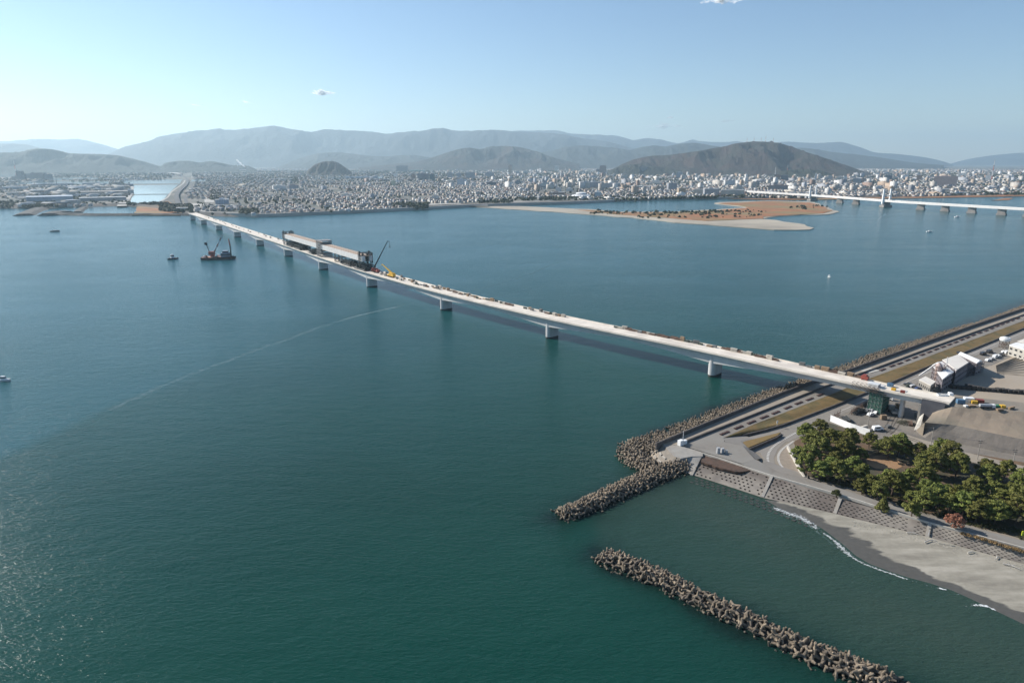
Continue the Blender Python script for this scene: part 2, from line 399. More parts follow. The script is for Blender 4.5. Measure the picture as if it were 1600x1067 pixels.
sheet('reed_bed', [(905, 328.2), (932, 328.2), (962, 332), (1050, 332), (1127, 328), (1175, 324.5), (1155, 321.4), (1120, 317.8), (1200, 314.6), (1268, 316.5), (1289, 324.5), (1304, 331), (1290, 334), (1220, 336), (1195, 338.6),
                   (1190, 342), (1100, 345), (1060, 341), (1000, 338), (960, 335)], 1.6, m_reed, 'rusty brown reeds covering the river island', skirt=1.2, jitter=16)
sheet('river_terrace', [(1090, 309.4), (1200, 309), (1350, 308), (1462, 306), (1600, 303), (1900, 298), (1900, 300.5), (1600, 306.5), (1480, 308.8), (1352, 310.8), (1260, 312.3), (1180, 311.8)], 1.4, m_reed, 'brown river terrace below the far right bank', skirt=2, jitter=8)
sheet('sandbar', [(1550, 313.5), (1570, 309.8), (1583, 309.4), (1576, 312.6)], .9, m_reed, 'small brown shoal near the second bridge', skirt=2, jitter=5)

# ================================================================ HILLS
def hill(name, ridge, D, wf, wb, c1, c2, label, seed, base=0, rough=.34, c3=None, ncol=None):
    if D > 11000: rough = .22
    R = np.array(smooth_line([(*p, 0) for p in ridge], 5))[:, :2]
    x = np.linspace(R[0, 0], R[-1, 0], ncol or int(min(420, abs(R[-1, 0] - R[0, 0]) * .7) + 30)); y = np.interp(x, R[:, 0], R[:, 1])
    pts = np.array([at_dist(a, b_, D) for a, b_ in zip(x, y)])
    Z = np.maximum(pts[:, 2], base + 1); az = np.arctan2(pts[:, 0], pts[:, 1])
    Zs = D * az / (D * .012)
    Z = Z * (1 + .035 * (fbm(x / 9., x * 0, seed, 3) - .45))
    ts = np.r_[np.linspace(-1, 0, 26), np.linspace(0, 1, 9)[1:]]
    rows = []
    taper = np.clip(np.minimum(np.arange(len(x)), np.arange(len(x))[::-1]) / 3., 0, 1)
    for t in ts:
        wd = wf if t < 0 else wb; r = D + t * wd
        X = r * np.sin(az); Y = r * np.cos(az)
        s = (1 - abs(t)) ** 1.15 if t < 0 else (1 - t) ** 1.3
        u = X / (wf * .26); v = Y / (wf * .7)
        n = 1 - np.abs(2 * fbm(u, v, seed + 2, 5) - 1) * 1.9
        n2 = fbm(X / (wf * .08), Y / (wf * .08), seed + 4, 4)
        k = 4 * abs(t) * (1 - abs(t)) if abs(t) < 1 else 0
        h = Z * s * (1 + rough * 2.2 * (n - .45) * (abs(t) > .02) * min(1, k * 1.3)) + Z * .10 * (n2 - .5) * min(1, k * 2)
        if t < 0: h = np.minimum(h, Z * (1 + t * .12))
        rows.append(np.stack([X, Y, Z_LAND - 1 + np.maximum(h, 0)], 1) if abs(t) < 1 else np.stack([X, Y, 0 * X + Z_LAND - 3], 1))
    V = np.array(rows); nr, na = V.shape[:2]
    i = (np.arange(nr - 1)[:, None] * na + np.arange(na - 1)[None]).ravel()
    F = np.stack([i, i + 1, i + na + 1, i + na], 1)[:, ::-1]
    mt = M(name + str(seed), c1, c2, 22 / wf, .95, bump=(1 if D < 11000 else .45), bdist=wf * .02, detail=9, c3=c3, scale2=5 / wf)
    o = np_mesh(name, V.reshape(-1, 3), F, mt, smooth=True)
    return tag(o, label, kind='structure')
HILLS = []
def reg(ridge, D, wf): HILLS.append((ridge, D, wf))
FOR1, FOR2, FOR3 = (.040, .028, .018), (.013, .016, .008), (.046, .025, .018)
bizan = [(962, 262), (975, 256), (990, 250), (1012, 245), (1035, 243.5), (1060, 241), (1085, 237.5), (1105, 234), (1130, 229.5), (1150, 225), (1168, 222.6), (1195, 222), (1215, 224), (1232, 228.5), (1248, 234), (1265, 240), (1290, 248), (1310, 255), (1330, 261.5), (1345, 267), (1360, 271.2)]
reg(bizan, 6600, 900)
hill('mountain', bizan, 6600, 900, 1200, FOR1, FOR2, 'brown wooded mountain standing over the city on the right', 3, c3=FOR3, rough=.36)
b1 = [(950, 268), (962, 263), (975, 259.5), (990, 257.5), (1004, 258), (1020, 260.5), (1040, 262), (1058, 265), (1080, 268.5)]
reg(b1, 6000, 330)
hill('hill', b1, 6000, 330, 500, FOR2, (.02, .022, .012), 'dark front spur at the left foot of the big mountain', 17, rough=.36)
b2 = [(1210, 274), (1226, 268), (1245, 265.5), (1262, 265), (1280, 267), (1296, 271), (1305, 275)]
reg(b2, 5400, 260)
hill('hill', b2, 5400, 260, 300, (.025, .03, .014), (.010, .014, .007), 'low dark green hill at the foot of the big mountain', 4, rough=.36)
h3 = [(478, 269), (484, 264), (492, 258), (503, 253.8), (512, 252.5), (524, 253.2), (533, 258), (541, 263.5), (550, 269.5)]
reg(h3, 5900, 230)
hill('hill', h3, 5900, 230, 300, FOR1, FOR2, 'small round wooded hill rising from the city', 5, c3=FOR3, rough=.36)
b3 = [(940, 262), (965, 254), (985, 250), (1010, 247.5), (1035, 245.5), (1062, 243), (1090, 241)]
h4 = [(-420, 250), (-200, 243), (-60, 240), (0, 239), (30, 238.5), (50, 234.5), (66, 233), (85, 234.5), (110, 240), (150, 241.3), (180, 243), (205, 248), (228, 254), (250, 260), (258, 255.5), (275, 252.5), (295, 252), (312, 254.5), (330, 252.6), (345, 255), (362, 258.5), (385, 259.5), (398, 264), (404, 268)]
reg(h4, 8600, 900)
hill('hills', h4, 8600, 900, 1200, (.022, .027, .018), (.012, .017, .011), 'low grey green hills beyond the ponds on the left', 6, rough=.36)
h5 = [(560, 262), (600, 258), (640, 254), (670, 248), (695, 240), (715, 234), (733, 231.5), (750, 233.5), (772, 229.5), (795, 229), (815, 231), (840, 238), (862, 246), (885, 252), (905, 256)]
hill('hills', h5, 9800, 1500, 1600, (.027, .026, .020), (.013, .017, .012), 'purplish wooded hills in the middle behind the city', 7, c3=(.042, .025, .018))
h6 = [(780, 250), (830, 241), (860, 236), (880, 230.5), (905, 228), (940, 229.5), (965, 232), (985, 235), (1000, 231), (1020, 228), (1040, 229), (1060, 225.5), (1080, 223.6), (1100, 226), (1130, 231), (1180, 240), (1220, 246)]
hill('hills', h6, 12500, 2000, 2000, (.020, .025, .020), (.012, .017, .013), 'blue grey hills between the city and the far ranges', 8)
h5b = [(430, 262), (458, 252), (470, 247), (490, 241.5), (515, 238.5), (545, 240), (570, 243), (600, 245), (640, 242.5), (680, 248), (720, 256)]
hill('hills', h5b, 12000, 1700, 1700, (.020, .025, .020), (.012, .017, .013), 'faint low hills behind the small round hill', 9)
h7 = [(130, 258), (180, 236), (195, 230), (220, 224), (235, 220.5), (250, 214), (275, 209), (300, 206), (325, 203.5), (342, 201), (355, 203.5), (385, 202), (410, 198.5), (425, 197), (440, 199), (465, 203.5), (485, 206.5), (510, 202.5), (545, 204.5), (580, 206), (605, 209), (630, 207), (660, 205),
      (690, 200.5), (710, 204.5), (740, 205), (780, 204), (810, 206), (850, 208), (880, 210), (905, 216), (950, 222), (990, 232), (1040, 240)]
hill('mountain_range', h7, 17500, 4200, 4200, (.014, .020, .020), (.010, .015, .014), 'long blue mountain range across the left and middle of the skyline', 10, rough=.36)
h8 = [(620, 215), (700, 207), (760, 205.5), (800, 205), (845, 204), (875, 205), (900, 210), (940, 211), (965, 213), (990, 219), (1010, 216), (1035, 219), (1060, 224), (1082, 218.5), (1095, 221), (1130, 222.5), (1155, 221.5), (1185, 226), (1230, 222), (1262, 223.5), (1285, 223.5), (1308, 222.2), (1320, 223.5), (1345, 231), (1365, 238), (1390, 240), (1420, 243), (1450, 247), (1475, 253), (1490, 258)]
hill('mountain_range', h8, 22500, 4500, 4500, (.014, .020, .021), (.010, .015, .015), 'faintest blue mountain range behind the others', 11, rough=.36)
h9 = [(-300, 226), (-100, 221), (0, 221), (30, 219.5), (60, 217.5), (90, 218.5), (118, 217.5), (135, 220), (160, 226), (180, 232), (210, 240)]
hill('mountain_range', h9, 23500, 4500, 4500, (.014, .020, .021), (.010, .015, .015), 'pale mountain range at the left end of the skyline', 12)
h9b = [(-300, 232), (-80, 226), (0, 224.8), (40, 226), (60, 231), (90, 238)]
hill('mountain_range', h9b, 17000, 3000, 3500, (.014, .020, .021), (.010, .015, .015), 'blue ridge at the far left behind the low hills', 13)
h10 = [(1200, 240), (1240, 232), (1270, 233), (1300, 238), (1340, 242), (1385, 248), (1430, 255), (1475, 258.5)]
hill('mountain_range', h10, 14500, 3000, 3000, (.022, .026, .020), (.012, .016, .012), 'blue slope running down behind the right side of the city', 14)
h11 = [(1470, 261), (1500, 252), (1530, 246), (1570, 241), (1600, 239), (1700, 236), (1900, 240)]
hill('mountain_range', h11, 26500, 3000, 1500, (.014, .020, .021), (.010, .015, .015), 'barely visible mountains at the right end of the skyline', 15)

# ================================================================ HAZE
def make_haze():
    b = MB(); b.box(-29900, 29900, -29900, 29900, -2.5, 1190)
    m = bpy.data.materials.new('haze'); m.use_nodes = True; t = m.node_tree; t.nodes.clear()
    v = N(t, 'ShaderNodeVolumePrincipled'); v.inputs['Color'].default_value = (.66, .87, 1.0, 1); v.inputs['Density'].default_value = 5.2e-5
    v.inputs['Anisotropy'].default_value = 0.4
    o_ = N(t, 'ShaderNodeOutputMaterial'); t.links.new(v.outputs[0], o_.inputs['Volume'])
    return tag(b.build('haze', m), 'pale blue haze in the air over the whole bay and city', kind='stuff')
make_haze()
# ================================================================ NEAR LAND
ZG = 2.0
m_asph = M('asphalt', (.215, .19, .16), (.17, .153, .13), .9, .9, c3=(.22, .205, .18), scale2=.06, detail=8)
m_asph2 = M('old asphalt', (.24, .215, .18), (.19, .172, .148), .5, .9, c3=(.23, .21, .185), scale2=.04, detail=8)
m_path = M('berm concrete', (.31, .265, .205), (.25, .215, .165), .35, .9, c3=(.29, .25, .20), scale2=.06, detail=8)
m_conc = M('weathered concrete', (.33, .31, .275), (.25, .235, .21), .5, .85, detail=8, c3=(.28, .25, .21), scale2=.1)
m_concw = M('pale kerb concrete', (.48, .45, .39), (.38, .355, .31), .5, .85)
m_grassb = M('dry grass', (.24, .145, .05), (.16, .11, .04), .12, .95, c3=(.13, .10, .037), scale2=.12, bump=.6, bdist=.3, detail=8, stretch=(1, 1, 1))
m_dirt = M('compacted dirt', (.215, .19, .155), (.16, .145, .12), .09, .95, c3=(.24, .205, .16), scale2=.03, bump=.4, bdist=.4, detail=8)
m_dirtd = M('turned grey earth', (.20, .175, .15), (.14, .125, .105), .08, .95, c3=(.19, .17, .14), scale2=.03, bump=.7, bdist=.6, detail=9)
m_sandd = M('beach sand', (.285, .265, .225), (.225, .21, .18), .10, .95, c3=(.33, .305, .25), scale2=.045, bump=.3, bdist=.3, detail=9, stretch=(1, 1.8, 1), rot=.7)
m_litter = M('pine litter', (.16, .10, .055), (.085, .055, .032), .15, .95, c3=(.05, .05, .03), scale2=.09, bump=.4, bdist=.3, detail=8)
m_orange = M('brown dirt clearing', (.34, .20, .10), (.27, .16, .085), .1, .95, bump=.3, bdist=.2)
m_paint = M('road paint', (.62, .60, .55), (.45, .43, .39), 1.5, .7)
m_darkc = M('shade dark concrete', (.12, .105, .095), (.07, .06, .055), .5, .9, detail=8)  # dark tone stands in for the walls' unlit faces and shadow
E_ = [(1600, 0), (1800, 0)]
L1 = [(1025, 692), (1085, 667), (1150, 641), (1225, 611), (1275, 593), (1314, 581), (1397, 551.5), (1440, 535.7), (1519, 508), (1600, 481), (1900, 381)]
L2 = [(1072, 687), (1275, 608), (1332, 587), (1377, 571), (1440, 547.5), (1513, 521.6), (1600, 490.7), (1900, 387)]
L4 = [(1130, 684), (1180, 662), (1300, 615.5), (1359, 591), (1440, 561), (1519, 531), (1600, 501), (1900, 392)]
L5 = [(1160, 679), (1212, 667), (1300, 634), (1392, 597), (1440, 576), (1524, 543), (1600, 512), (1900, 396)]
L6 = [(1233, 690), (1297, 657), (1345, 634), (1400, 612), (1450, 592), (1500, 566), (1560, 541), (1600, 525), (1900, 402)]
def W(line, z): return [Vector(G(x, y, z)) for x, y in line]
def wr(line, z, n=60): return [Vector(p) for p in resample([tuple(v) for v in W(line, z)], n=n)]
def ruled(name, A, B, mat, label, skirt=0, nsub=1, disp=0):
    b = MB(); rows = [[a.lerp(c, k / nsub) for a, c in zip(A, B)] for k in range(nsub + 1)]
    if disp:
        for r_ in rows[1:-1] if nsub > 1 else []:
            for p in r_: p.z += disp * mnoise.noise(Vector((p.x * .12, p.y * .12, 0)))
    for r0, r1 in zip(rows[:-1], rows[1:]): b.strip(r0, r1)
    o = b.build(name, mat); return tag(o, label, kind='structure')
ZB = 4.0
# base sheet of the near land (levels stack upward from here)
near_poly = [(1034, 698), (1045, 708), (1060, 714), (1090, 716), (1150, 731), (1206, 747), (1313, 782), (1380, 801), (1451, 821), (1530, 843), (1600, 864), (1800, 925), (2300, 1080), (2900, 900), (2400, 560), (1900, 400),
             (1600, 512), (1440, 577), (1300, 636), (1212, 668), (1150, 690), (1090, 700)]
sheet('ground', near_poly, ZG, m_dirt, 'bare tan ground of the shore below the embankment', skirt=3.0)
# flood embankment: berm path, crest road, grass slope
A1 = wr(L1, 4.0, 80); A1b = [p + Vector((0, 0, -4.6)) for p in A1]
head = [(1025, 692), (1018, 700), (1024, 716), (1040, 727), (1062, 736), (1092, 722)]
sheet('berm', L1[:] + [(x, y) for x, y in L2[::-1]] + [(1060, 695), (1024, 692.5)], ZB, m_path, 'tan concrete berm path along the river wall', skirt=5)
crest = [(1072, 688)] + L2[1:] + L4[::-1] + [(1132, 690), (1160, 696), (1180, 718), (1160, 724), (1130, 715), (1098, 705), (1062, 694)]
sheet('road', crest, ZB - .004, m_asph, 'grey crest road and turning area on top of the embankment', skirt=5)
GT = wr(L4, ZB - .02, 90); GB = wr(L5, 2.75, 90)
b_gs = ruled('grass_slope', GT, GB, m_grassb, 'long dry grass slope between crest road and lower road', nsub=6, disp=.5)
ruled('ramp', [Vector(G(x, y, 3.98)) for x, y in ((1129, 684), (1133, 690), (1160, 696), (1181, 718))], [Vector(G(x, y, 2.3)) for x, y in ((1162, 680), (1178, 685), (1174, 702), (1190, 716))], m_asph2, 'sloping road down from the crest to the lower road', nsub=2)
ruled('ramp', [Vector(G(x, y, 3.98)) for x, y in ((1158, 725), (1181, 717.5))], [Vector(G(x, y, 3.28)) for x, y in ((1204, 742), (1216, 737))], m_asph, 'short ramp from the turning area to the shore road', nsub=2)
ruled('ramp', [Vector(G(x, y, 3.28)) for x, y in ((1190, 730), (1215, 737), (1262, 747.5))], [Vector(G(x, y, 2.06)) for x, y in ((1193, 717), (1219, 728), (1262, 741))], m_asph2, 'slope joining the road bend and the shore road', nsub=2)
# walls (things)
def wall(name, line, z0, h, th, mat, label, cat='wall', n=80, top=None, group=None):
    P = [p - Vector((0, 0, h)) for p in wr(line, z0 + h, n)]; b = MB()
    for i in range(len(P) - 1):
        a, c = P[i], P[i + 1]; d = (c - a).normalized(); nn = Vector((-d.y, d.x, 0)) * th / 2
        H = Vector((0, 0, h))
        b.quad(a - nn, c - nn, c - nn + H, a - nn + H); b.quad(c + nn, a + nn, a + nn + H, c + nn + H); b.quad(a - nn + H, c - nn + H, c + nn + H, a + nn + H)
        if i == 0: b.quad(a + nn, a - nn, a - nn + H, a + nn + H)
        if i == len(P) - 2: b.quad(c - nn, c + nn, c + nn + H, c - nn + H)
    o = b.build(name, mat)
    return tag(o, label, cat, group)
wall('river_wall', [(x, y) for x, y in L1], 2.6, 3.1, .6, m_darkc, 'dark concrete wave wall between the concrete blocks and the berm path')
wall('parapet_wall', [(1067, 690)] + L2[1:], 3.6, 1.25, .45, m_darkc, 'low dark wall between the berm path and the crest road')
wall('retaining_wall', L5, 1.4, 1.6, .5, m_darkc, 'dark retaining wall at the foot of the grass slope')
# lower road
R1 = [(x, y + 3) for x, y in L5[1:]]
lower = [(1163, 684), (1213, 671)] + R1[1:] + L6[::-1] + [(1228, 690), (1215, 702), (1209, 716), (1212, 728), (1222, 738), (1240, 746), (1212, 735), (1202, 724), (1195, 718), (1188, 707), (1175, 704), (1157, 706)]
sheet('road', lower, ZG + .05, m_asph2, 'lower access road running under the bridge', skirt=.2)
sheet('grass_verge', [(1141, 695), (1220, 675), (1215, 680), (1157, 704)], ZG + .9, m_grassb, 'small grass triangle between the two roads', skirt=1.2)
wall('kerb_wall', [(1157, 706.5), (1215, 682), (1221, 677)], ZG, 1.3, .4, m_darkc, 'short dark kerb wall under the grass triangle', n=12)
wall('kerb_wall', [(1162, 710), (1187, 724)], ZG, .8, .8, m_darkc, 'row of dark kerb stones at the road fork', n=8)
# curved road to the shore road with markings
inner = [(1240, 689), (1222, 702), (1216, 713), (1219, 725), (1232, 737), (1252, 746)]
outer = [(1243, 676), (1215, 692), (1202, 706), (1200, 720), (1208, 732), (1228, 743)]
sheet('plaza', [(1231, 697), (1257, 745), (1240, 741), (1224, 731), (1217, 720), (1218, 708)], ZG + .1, M('tan paving', (.27, .225, .175), (.22, .18, .14), .6, .9), 'triangle of tan paving inside the road bend', skirt=.2)
def marks(line, z, n, L, wd, label, mat=None, name='road_marking'):
    P = [Vector(p) for p in resample([tuple(v) for v in W(smooth_line([(*p, 0) for p in line], 4) if 0 else line, z)], n=n)]; b = MB()
    for i, p in enumerate(P[:-1]):
        d = (P[i + 1] - p).normalized(); nn = Vector((-d.y, d.x, 0)) * wd / 2; e = d * min(L, (P[i + 1] - p).length)
        b.quad(p - nn, p + e - nn, p + e + nn, p + nn)
    o = b.build(name, mat or m_paint); return tag(o, label, kind='structure')
inner_s = [tuple(p[:2]) for p in smooth_line([(*p, 0) for p in inner], 6)]; outer_s = [tuple(p[:2]) for p in smooth_line([(*p, 0) for p in outer], 6)]
marks(inner_s, ZG + .11, 34, .8, .9, 'white dashes round the inside of the road bend')
marks(outer_s, ZG + .11, 34, .8, .9, 'white dashes round the outside of the road bend')
marks([(1300, 648), (1392, 607), (1450, 581), (1600, 519)], ZG + .06, 3, 999, .25, 'thin white line along the lower road')
wall('low_wall', [(1231, 696), (1257, 744.5)], ZG, 1.3, .7, m_concw, 'white wall between the pine trees and the road bend', n=6)
# shore road
SR_in = [(1060, 695.5), (1098, 707.5), (1130, 717), (1160, 727), (1205, 742), (1260, 757), (1316, 773), (1380, 793), (1451, 815), (1530, 836), (1600, 855), (1800, 915), (2100, 1010)]
SR_out = [(1075, 692), (1108, 700), (1150, 715), (1200, 733), (1257, 746), (1330, 768), (1380, 785), (1431, 801), (1500, 818), (1600, 845), (1800, 903), (2100, 990)]
ZS = 3.3
sheet('road', SR_in + SR_out[::-1], ZS, m_asph, 'narrow shore road between the pines and the beach', skirt=1.6)
wall('parapet_wall', SR_in, ZS - .5, .95, .5, m_concw, 'low pale parapet wall along the seaward side of the shore road', n=70)
# ramp and slope round the head of the embankment
m_apron = M('apron concrete', (.33, .27, .20), (.21, .19, .16), .4, .9, detail=8, c3=(.17, .15, .125), scale2=.12)
head_top = [(1028, 693), (1035, 695), (1041, 699), (1046, 706), (1053, 712), (1064, 716)]
head_bot = [(1019, 696), (1016, 703), (1017, 712), (1024, 721), (1037, 729), (1052, 733)]
ruled('apron', [Vector(G(x, y, 3.9)) for x, y in [q[:2] for q in smooth_line([(*p, 0) for p in head_top], 4)]],
      [Vector(G(x, y, .2)) for x, y in [q[:2] for q in smooth_line([(*p, 0) for p in head_bot], 4)]], m_apron, 'curved concrete apron round the head of the embankment', nsub=4)
ruled('apron', [Vector(G(x, y, 3.9)) for x, y in ((1053, 712), (1064, 714), (1080, 712), (1097, 712))], [Vector(G(x, y, .2)) for x, y in ((1050, 727), (1060, 730), (1070, 736), (1082, 742))], m_conc, 'smooth grey concrete slope beside the lattice', nsub=3)
sheet('apron_top', [(1024, 691.5), (1060, 695.5), (1098, 707.5), (1098, 712.5), (1080, 713), (1064, 716), (1053, 712.5), (1046, 706), (1041, 699), (1035, 695), (1028, 693)], 3.9, m_conc, 'flat concrete top at the corner of the embankment', skirt=1)
# curved steps on the apron
bb = MB()
for rr in (0.45, .8):
    tp = [Vector(G(x, y, 3.9)) for x, y in [q[:2] for q in smooth_line([(*p, 0) for p in head_top], 4)]]; bt = [Vector(G(x, y, .4)) for x, y in [q[:2] for q in smooth_line([(*p, 0) for p in head_bot], 4)]]
    for i in range(2, len(tp) - 6, 1):
        if i % 3 == 2: continue
        a = tp[i].lerp(bt[i], rr); c = tp[i + 1].lerp(bt[i + 1], rr); a2 = tp[i].lerp(bt[i], rr + .07); c2 = tp[i + 1].lerp(bt[i + 1], rr + .07); u = Vector((0, 0, .35))
        bb.quad(a + u, c + u, c2 + u, a2 + u); bb.quad(a2 + u, c2 + u, c2 - u, a2 - u); bb.quad(c + u, a + u, a - u, c - u)
tag(bb.build('apron_step', m_conc), 'broken rings of concrete steps on the rounded apron', kind='structure')

# lattice revetment: sloping concrete grid with open cells
REV_T = [(1096, 712), (1150, 727), (1206, 744), (1313, 779), (1380, 798), (1451, 818), (1530, 840), (1600, 861), (1800, 922), (2050, 1005)]
REV_B = [(1080, 741), (1130, 757), (1191, 777), (1303, 803), (1380, 822), (1448, 839), (1520, 860), (1600, 882), (1800, 946), (2050, 1035)]
def revetment():
    T = [Vector(p) for p in resample([tuple(v) for v in W(REV_T, 3.2)], step=.85)]; n = len(T)
    B = [Vector(p) for p in resample([tuple(v) for v in W(REV_B, .12)], n=n)]
    T = T[:n]; rows = 15; b = MB()
    P = [[T[i].lerp(B[i], k / rows) for k in range(rows + 1)] for i in range(n)]
    for i in range(n - 1):
        for k in range(rows):
            a, c, d, e = P[i][k], P[i + 1][k], P[i + 1][k + 1], P[i][k + 1]
            rib = (i % 58) in (27, 28)
            if not rib and k > 0 and (k % 2 == 1) and ((i + (k // 2) % 2) % 2 == 0) and mnoise.noise(Vector((i * .08, k * .2, 3))) < .28:
                ce = (a + c + d + e) / 4; q = [p.lerp(ce, .16) for p in (a, c, d, e)]; z = Vector((0, 0, -.9))
                o4 = [a, c, d, e]
                for j in range(4):
                    jj = (j + 1) % 4; b.quad(o4[j], o4[jj], q[jj], q[j], 0); b.quad(q[j], q[jj], q[jj] + z, q[j] + z, 1)
                b.quad(*[p + z for p in q], 1)
            else: b.quad(a, c, d, e, 0)
    m_lat = M('lattice concrete', (.27, .24, .20), (.17, .15, .13), .22, .9, detail=8, c3=(.12, .10, .085), scale2=.06)
    o = b.build('block_revetment', [m_lat, M('cell dark lining', (.07, .062, .05), (.04, .037, .03), 1, 1)])  # one dark colour on the sides and floors of the cells
    tag(o, 'sloping concrete lattice revetment full of dark square cells above the beach', 'revetment')
    # cross ribs: stair strips down the slope
    for px0, px1, l in (((1096, 712), (1080, 743), 'pale rib at the jetty end of the lattice slope'), ((1206, 744), (1191, 777), 'pale rib down the lattice slope below the road bend'),
                        ((1313, 779), (1304, 803), 'pale rib down the lattice slope behind the sand'), ((1453, 818), (1448, 841), 'rib down the lattice slope beside the red tree')):
        a = Vector(G(*px0, 3.3)); c = Vector(G(*px1, .0)); d = (c - a).normalized(); nn = Vector((-d.y, d.x, 0)).normalized() * .55; u = Vector((0, 0, .35)); z = Vector((0, 0, -.8))
        rb = MB(); rb.quad(a - nn + u, c - nn + u, c + nn + u, a + nn + u); rb.quad(a - nn + z, c - nn + z, c - nn + u, a - nn + u); rb.quad(c + nn + z, a + nn + z, a + nn + u, c + nn + u); rb.quad(c - nn + z, c + nn + z, c + nn + u, c - nn + u)
        tag(rb.build('slope_rib', m_conc), l, 'concrete rib')
revetment()
# weedy strips above the lattice
sheet('weeds', [(1099, 711.5), (1130, 719), (1162, 729), (1172, 735), (1154, 737.5), (1130, 732), (1110, 725.5), (1095, 721)], 3.25, M('brown weeds', (.11, .065, .045), (.06, .04, .028), .5, .95, bump=.6, bdist=.3), 'brown dead weeds at the top of the lattice slope', skirt=.8, jitter=.5)
# submerged footing blocks row off the revetment toe
# beach: dry sand, wet sand as one sheet with steps
def beach():
    top = [(1080, 741), (1130, 757), (1191, 777), (1250, 790), (1303, 802), (1380, 821), (1448, 838), (1520, 859), (1600, 881), (1800, 945), (2100, 1050)]
    bot = [(1080, 748), (1120, 764), (1185, 787), (1215, 797), (1250, 808), (1283, 828), (1309, 849), (1333, 871), (1354, 884), (1383, 895), (1412, 905), (1446, 914), (1480, 925), (1515, 941), (1552, 959), (1600, 983), (1700, 1035), (1900, 1150)]
    n = 150; T = [Vector(p) for p in resample([tuple(v) for v in W(top, .6)], n=n)]; B = [Vector(p) for p in resample([tuple(v) for v in W(bot, -.25)], n=n)]
    rows = 22; b = MB(); V = []; C = []
    for k in range(rows + 1):
        t = k / rows
        for i in range(n):
            p = T[i].lerp(B[i], t); ppx = PX(p.x, p.y, 0.)[0]; p.z = .62 * (1 - (t / .95) ** 1.25) - .9 * float(np.interp(ppx, [1180, 1225], [1, 0])) + .08 * mnoise.noise(Vector((p.x * .09, p.y * .09, 2))) * (1 - abs(2 * t - 1)); V.append(tuple(p))
            dd = seg_dist(p.x, p.y, [g[:2] for g in [G(*q, 0) for q in shore_px]])
            C.append(float(dd))
    i = (np.arange(rows)[:, None] * n + np.arange(n - 1)[None]).ravel(); F = np.stack([i, i + n, i + n + 1, i + 1], 1)
    m, t, bs = new_mat('beach sand wet and dry')
    pv = coords(t, 'pos', (1, 1.0, 1), 0); f1 = noise_(t, pv, .6, 8, .65); f2 = noise_(t, coords(t, 'pos', (.35, 1.6, 1), .62), .16, 5, .6)
    dry = ramp(t, f2, [(.34, (.185, .165, .13)), (.5, (.29, .265, .21)), (.64, (.40, .365, .30))])
    dry = mixc(t, .35, dry, ramp(t, f1, [(.3, (.18, .17, .14)), (.7, (.32, .30, .25))]))
    wet = ramp(t, f1, [(.3, (.075, .070, .058)), (.7, (.105, .097, .08))])
    a = N(t, 'ShaderNodeVertexColor', layer_name='wet').outputs[0]; s = N(t, 'ShaderNodeSeparateColor'); t.links.new(a, s.inputs[0])
    wn = math_(t, 'ADD', s.outputs[0], math_(t, 'MULTIPLY', math_(t, 'SUBTRACT', f2, .5), .9))
    wf = ramp(t, wn, [(.42, (0, 0, 0)), (.52, (1, 1, 1))])
    t.links.new(mixc(t, wf, dry, wet), bs.inputs['Base Color'])
    t.links.new(mixc(t, wf, (.95, .95, .95), (.45, .45, .45)), bs.inputs['Roughness']); bump_(t, bs, f1, .35, .25)
    o = np_mesh('beach', V, F, m, smooth=True)
    C = np.array(C); px, py = PX(np.array(V)[:, 0], np.array(V)[:, 1], 0)
    wd = np.interp(px, [1150, 1230, 1300, 1360, 1420, 1450, 1520, 1600, 1700], [6, 4, 5, 10, 6.5, 4, 4.5, 5.5, 6])
    wv = np.clip(1.0 - C / wd * .5, 0, 1)
    col = np.stack([wv, wv, wv, np.ones_like(wv)], 1).astype(np.float32)
    ca = o.data.color_attributes.new('wet', 'FLOAT_COLOR', 'POINT'); ca.data.foreach_set('color', col.ravel())
    tag(o, 'grey sand beach, wet and dark along the water', kind='structure')
beach()
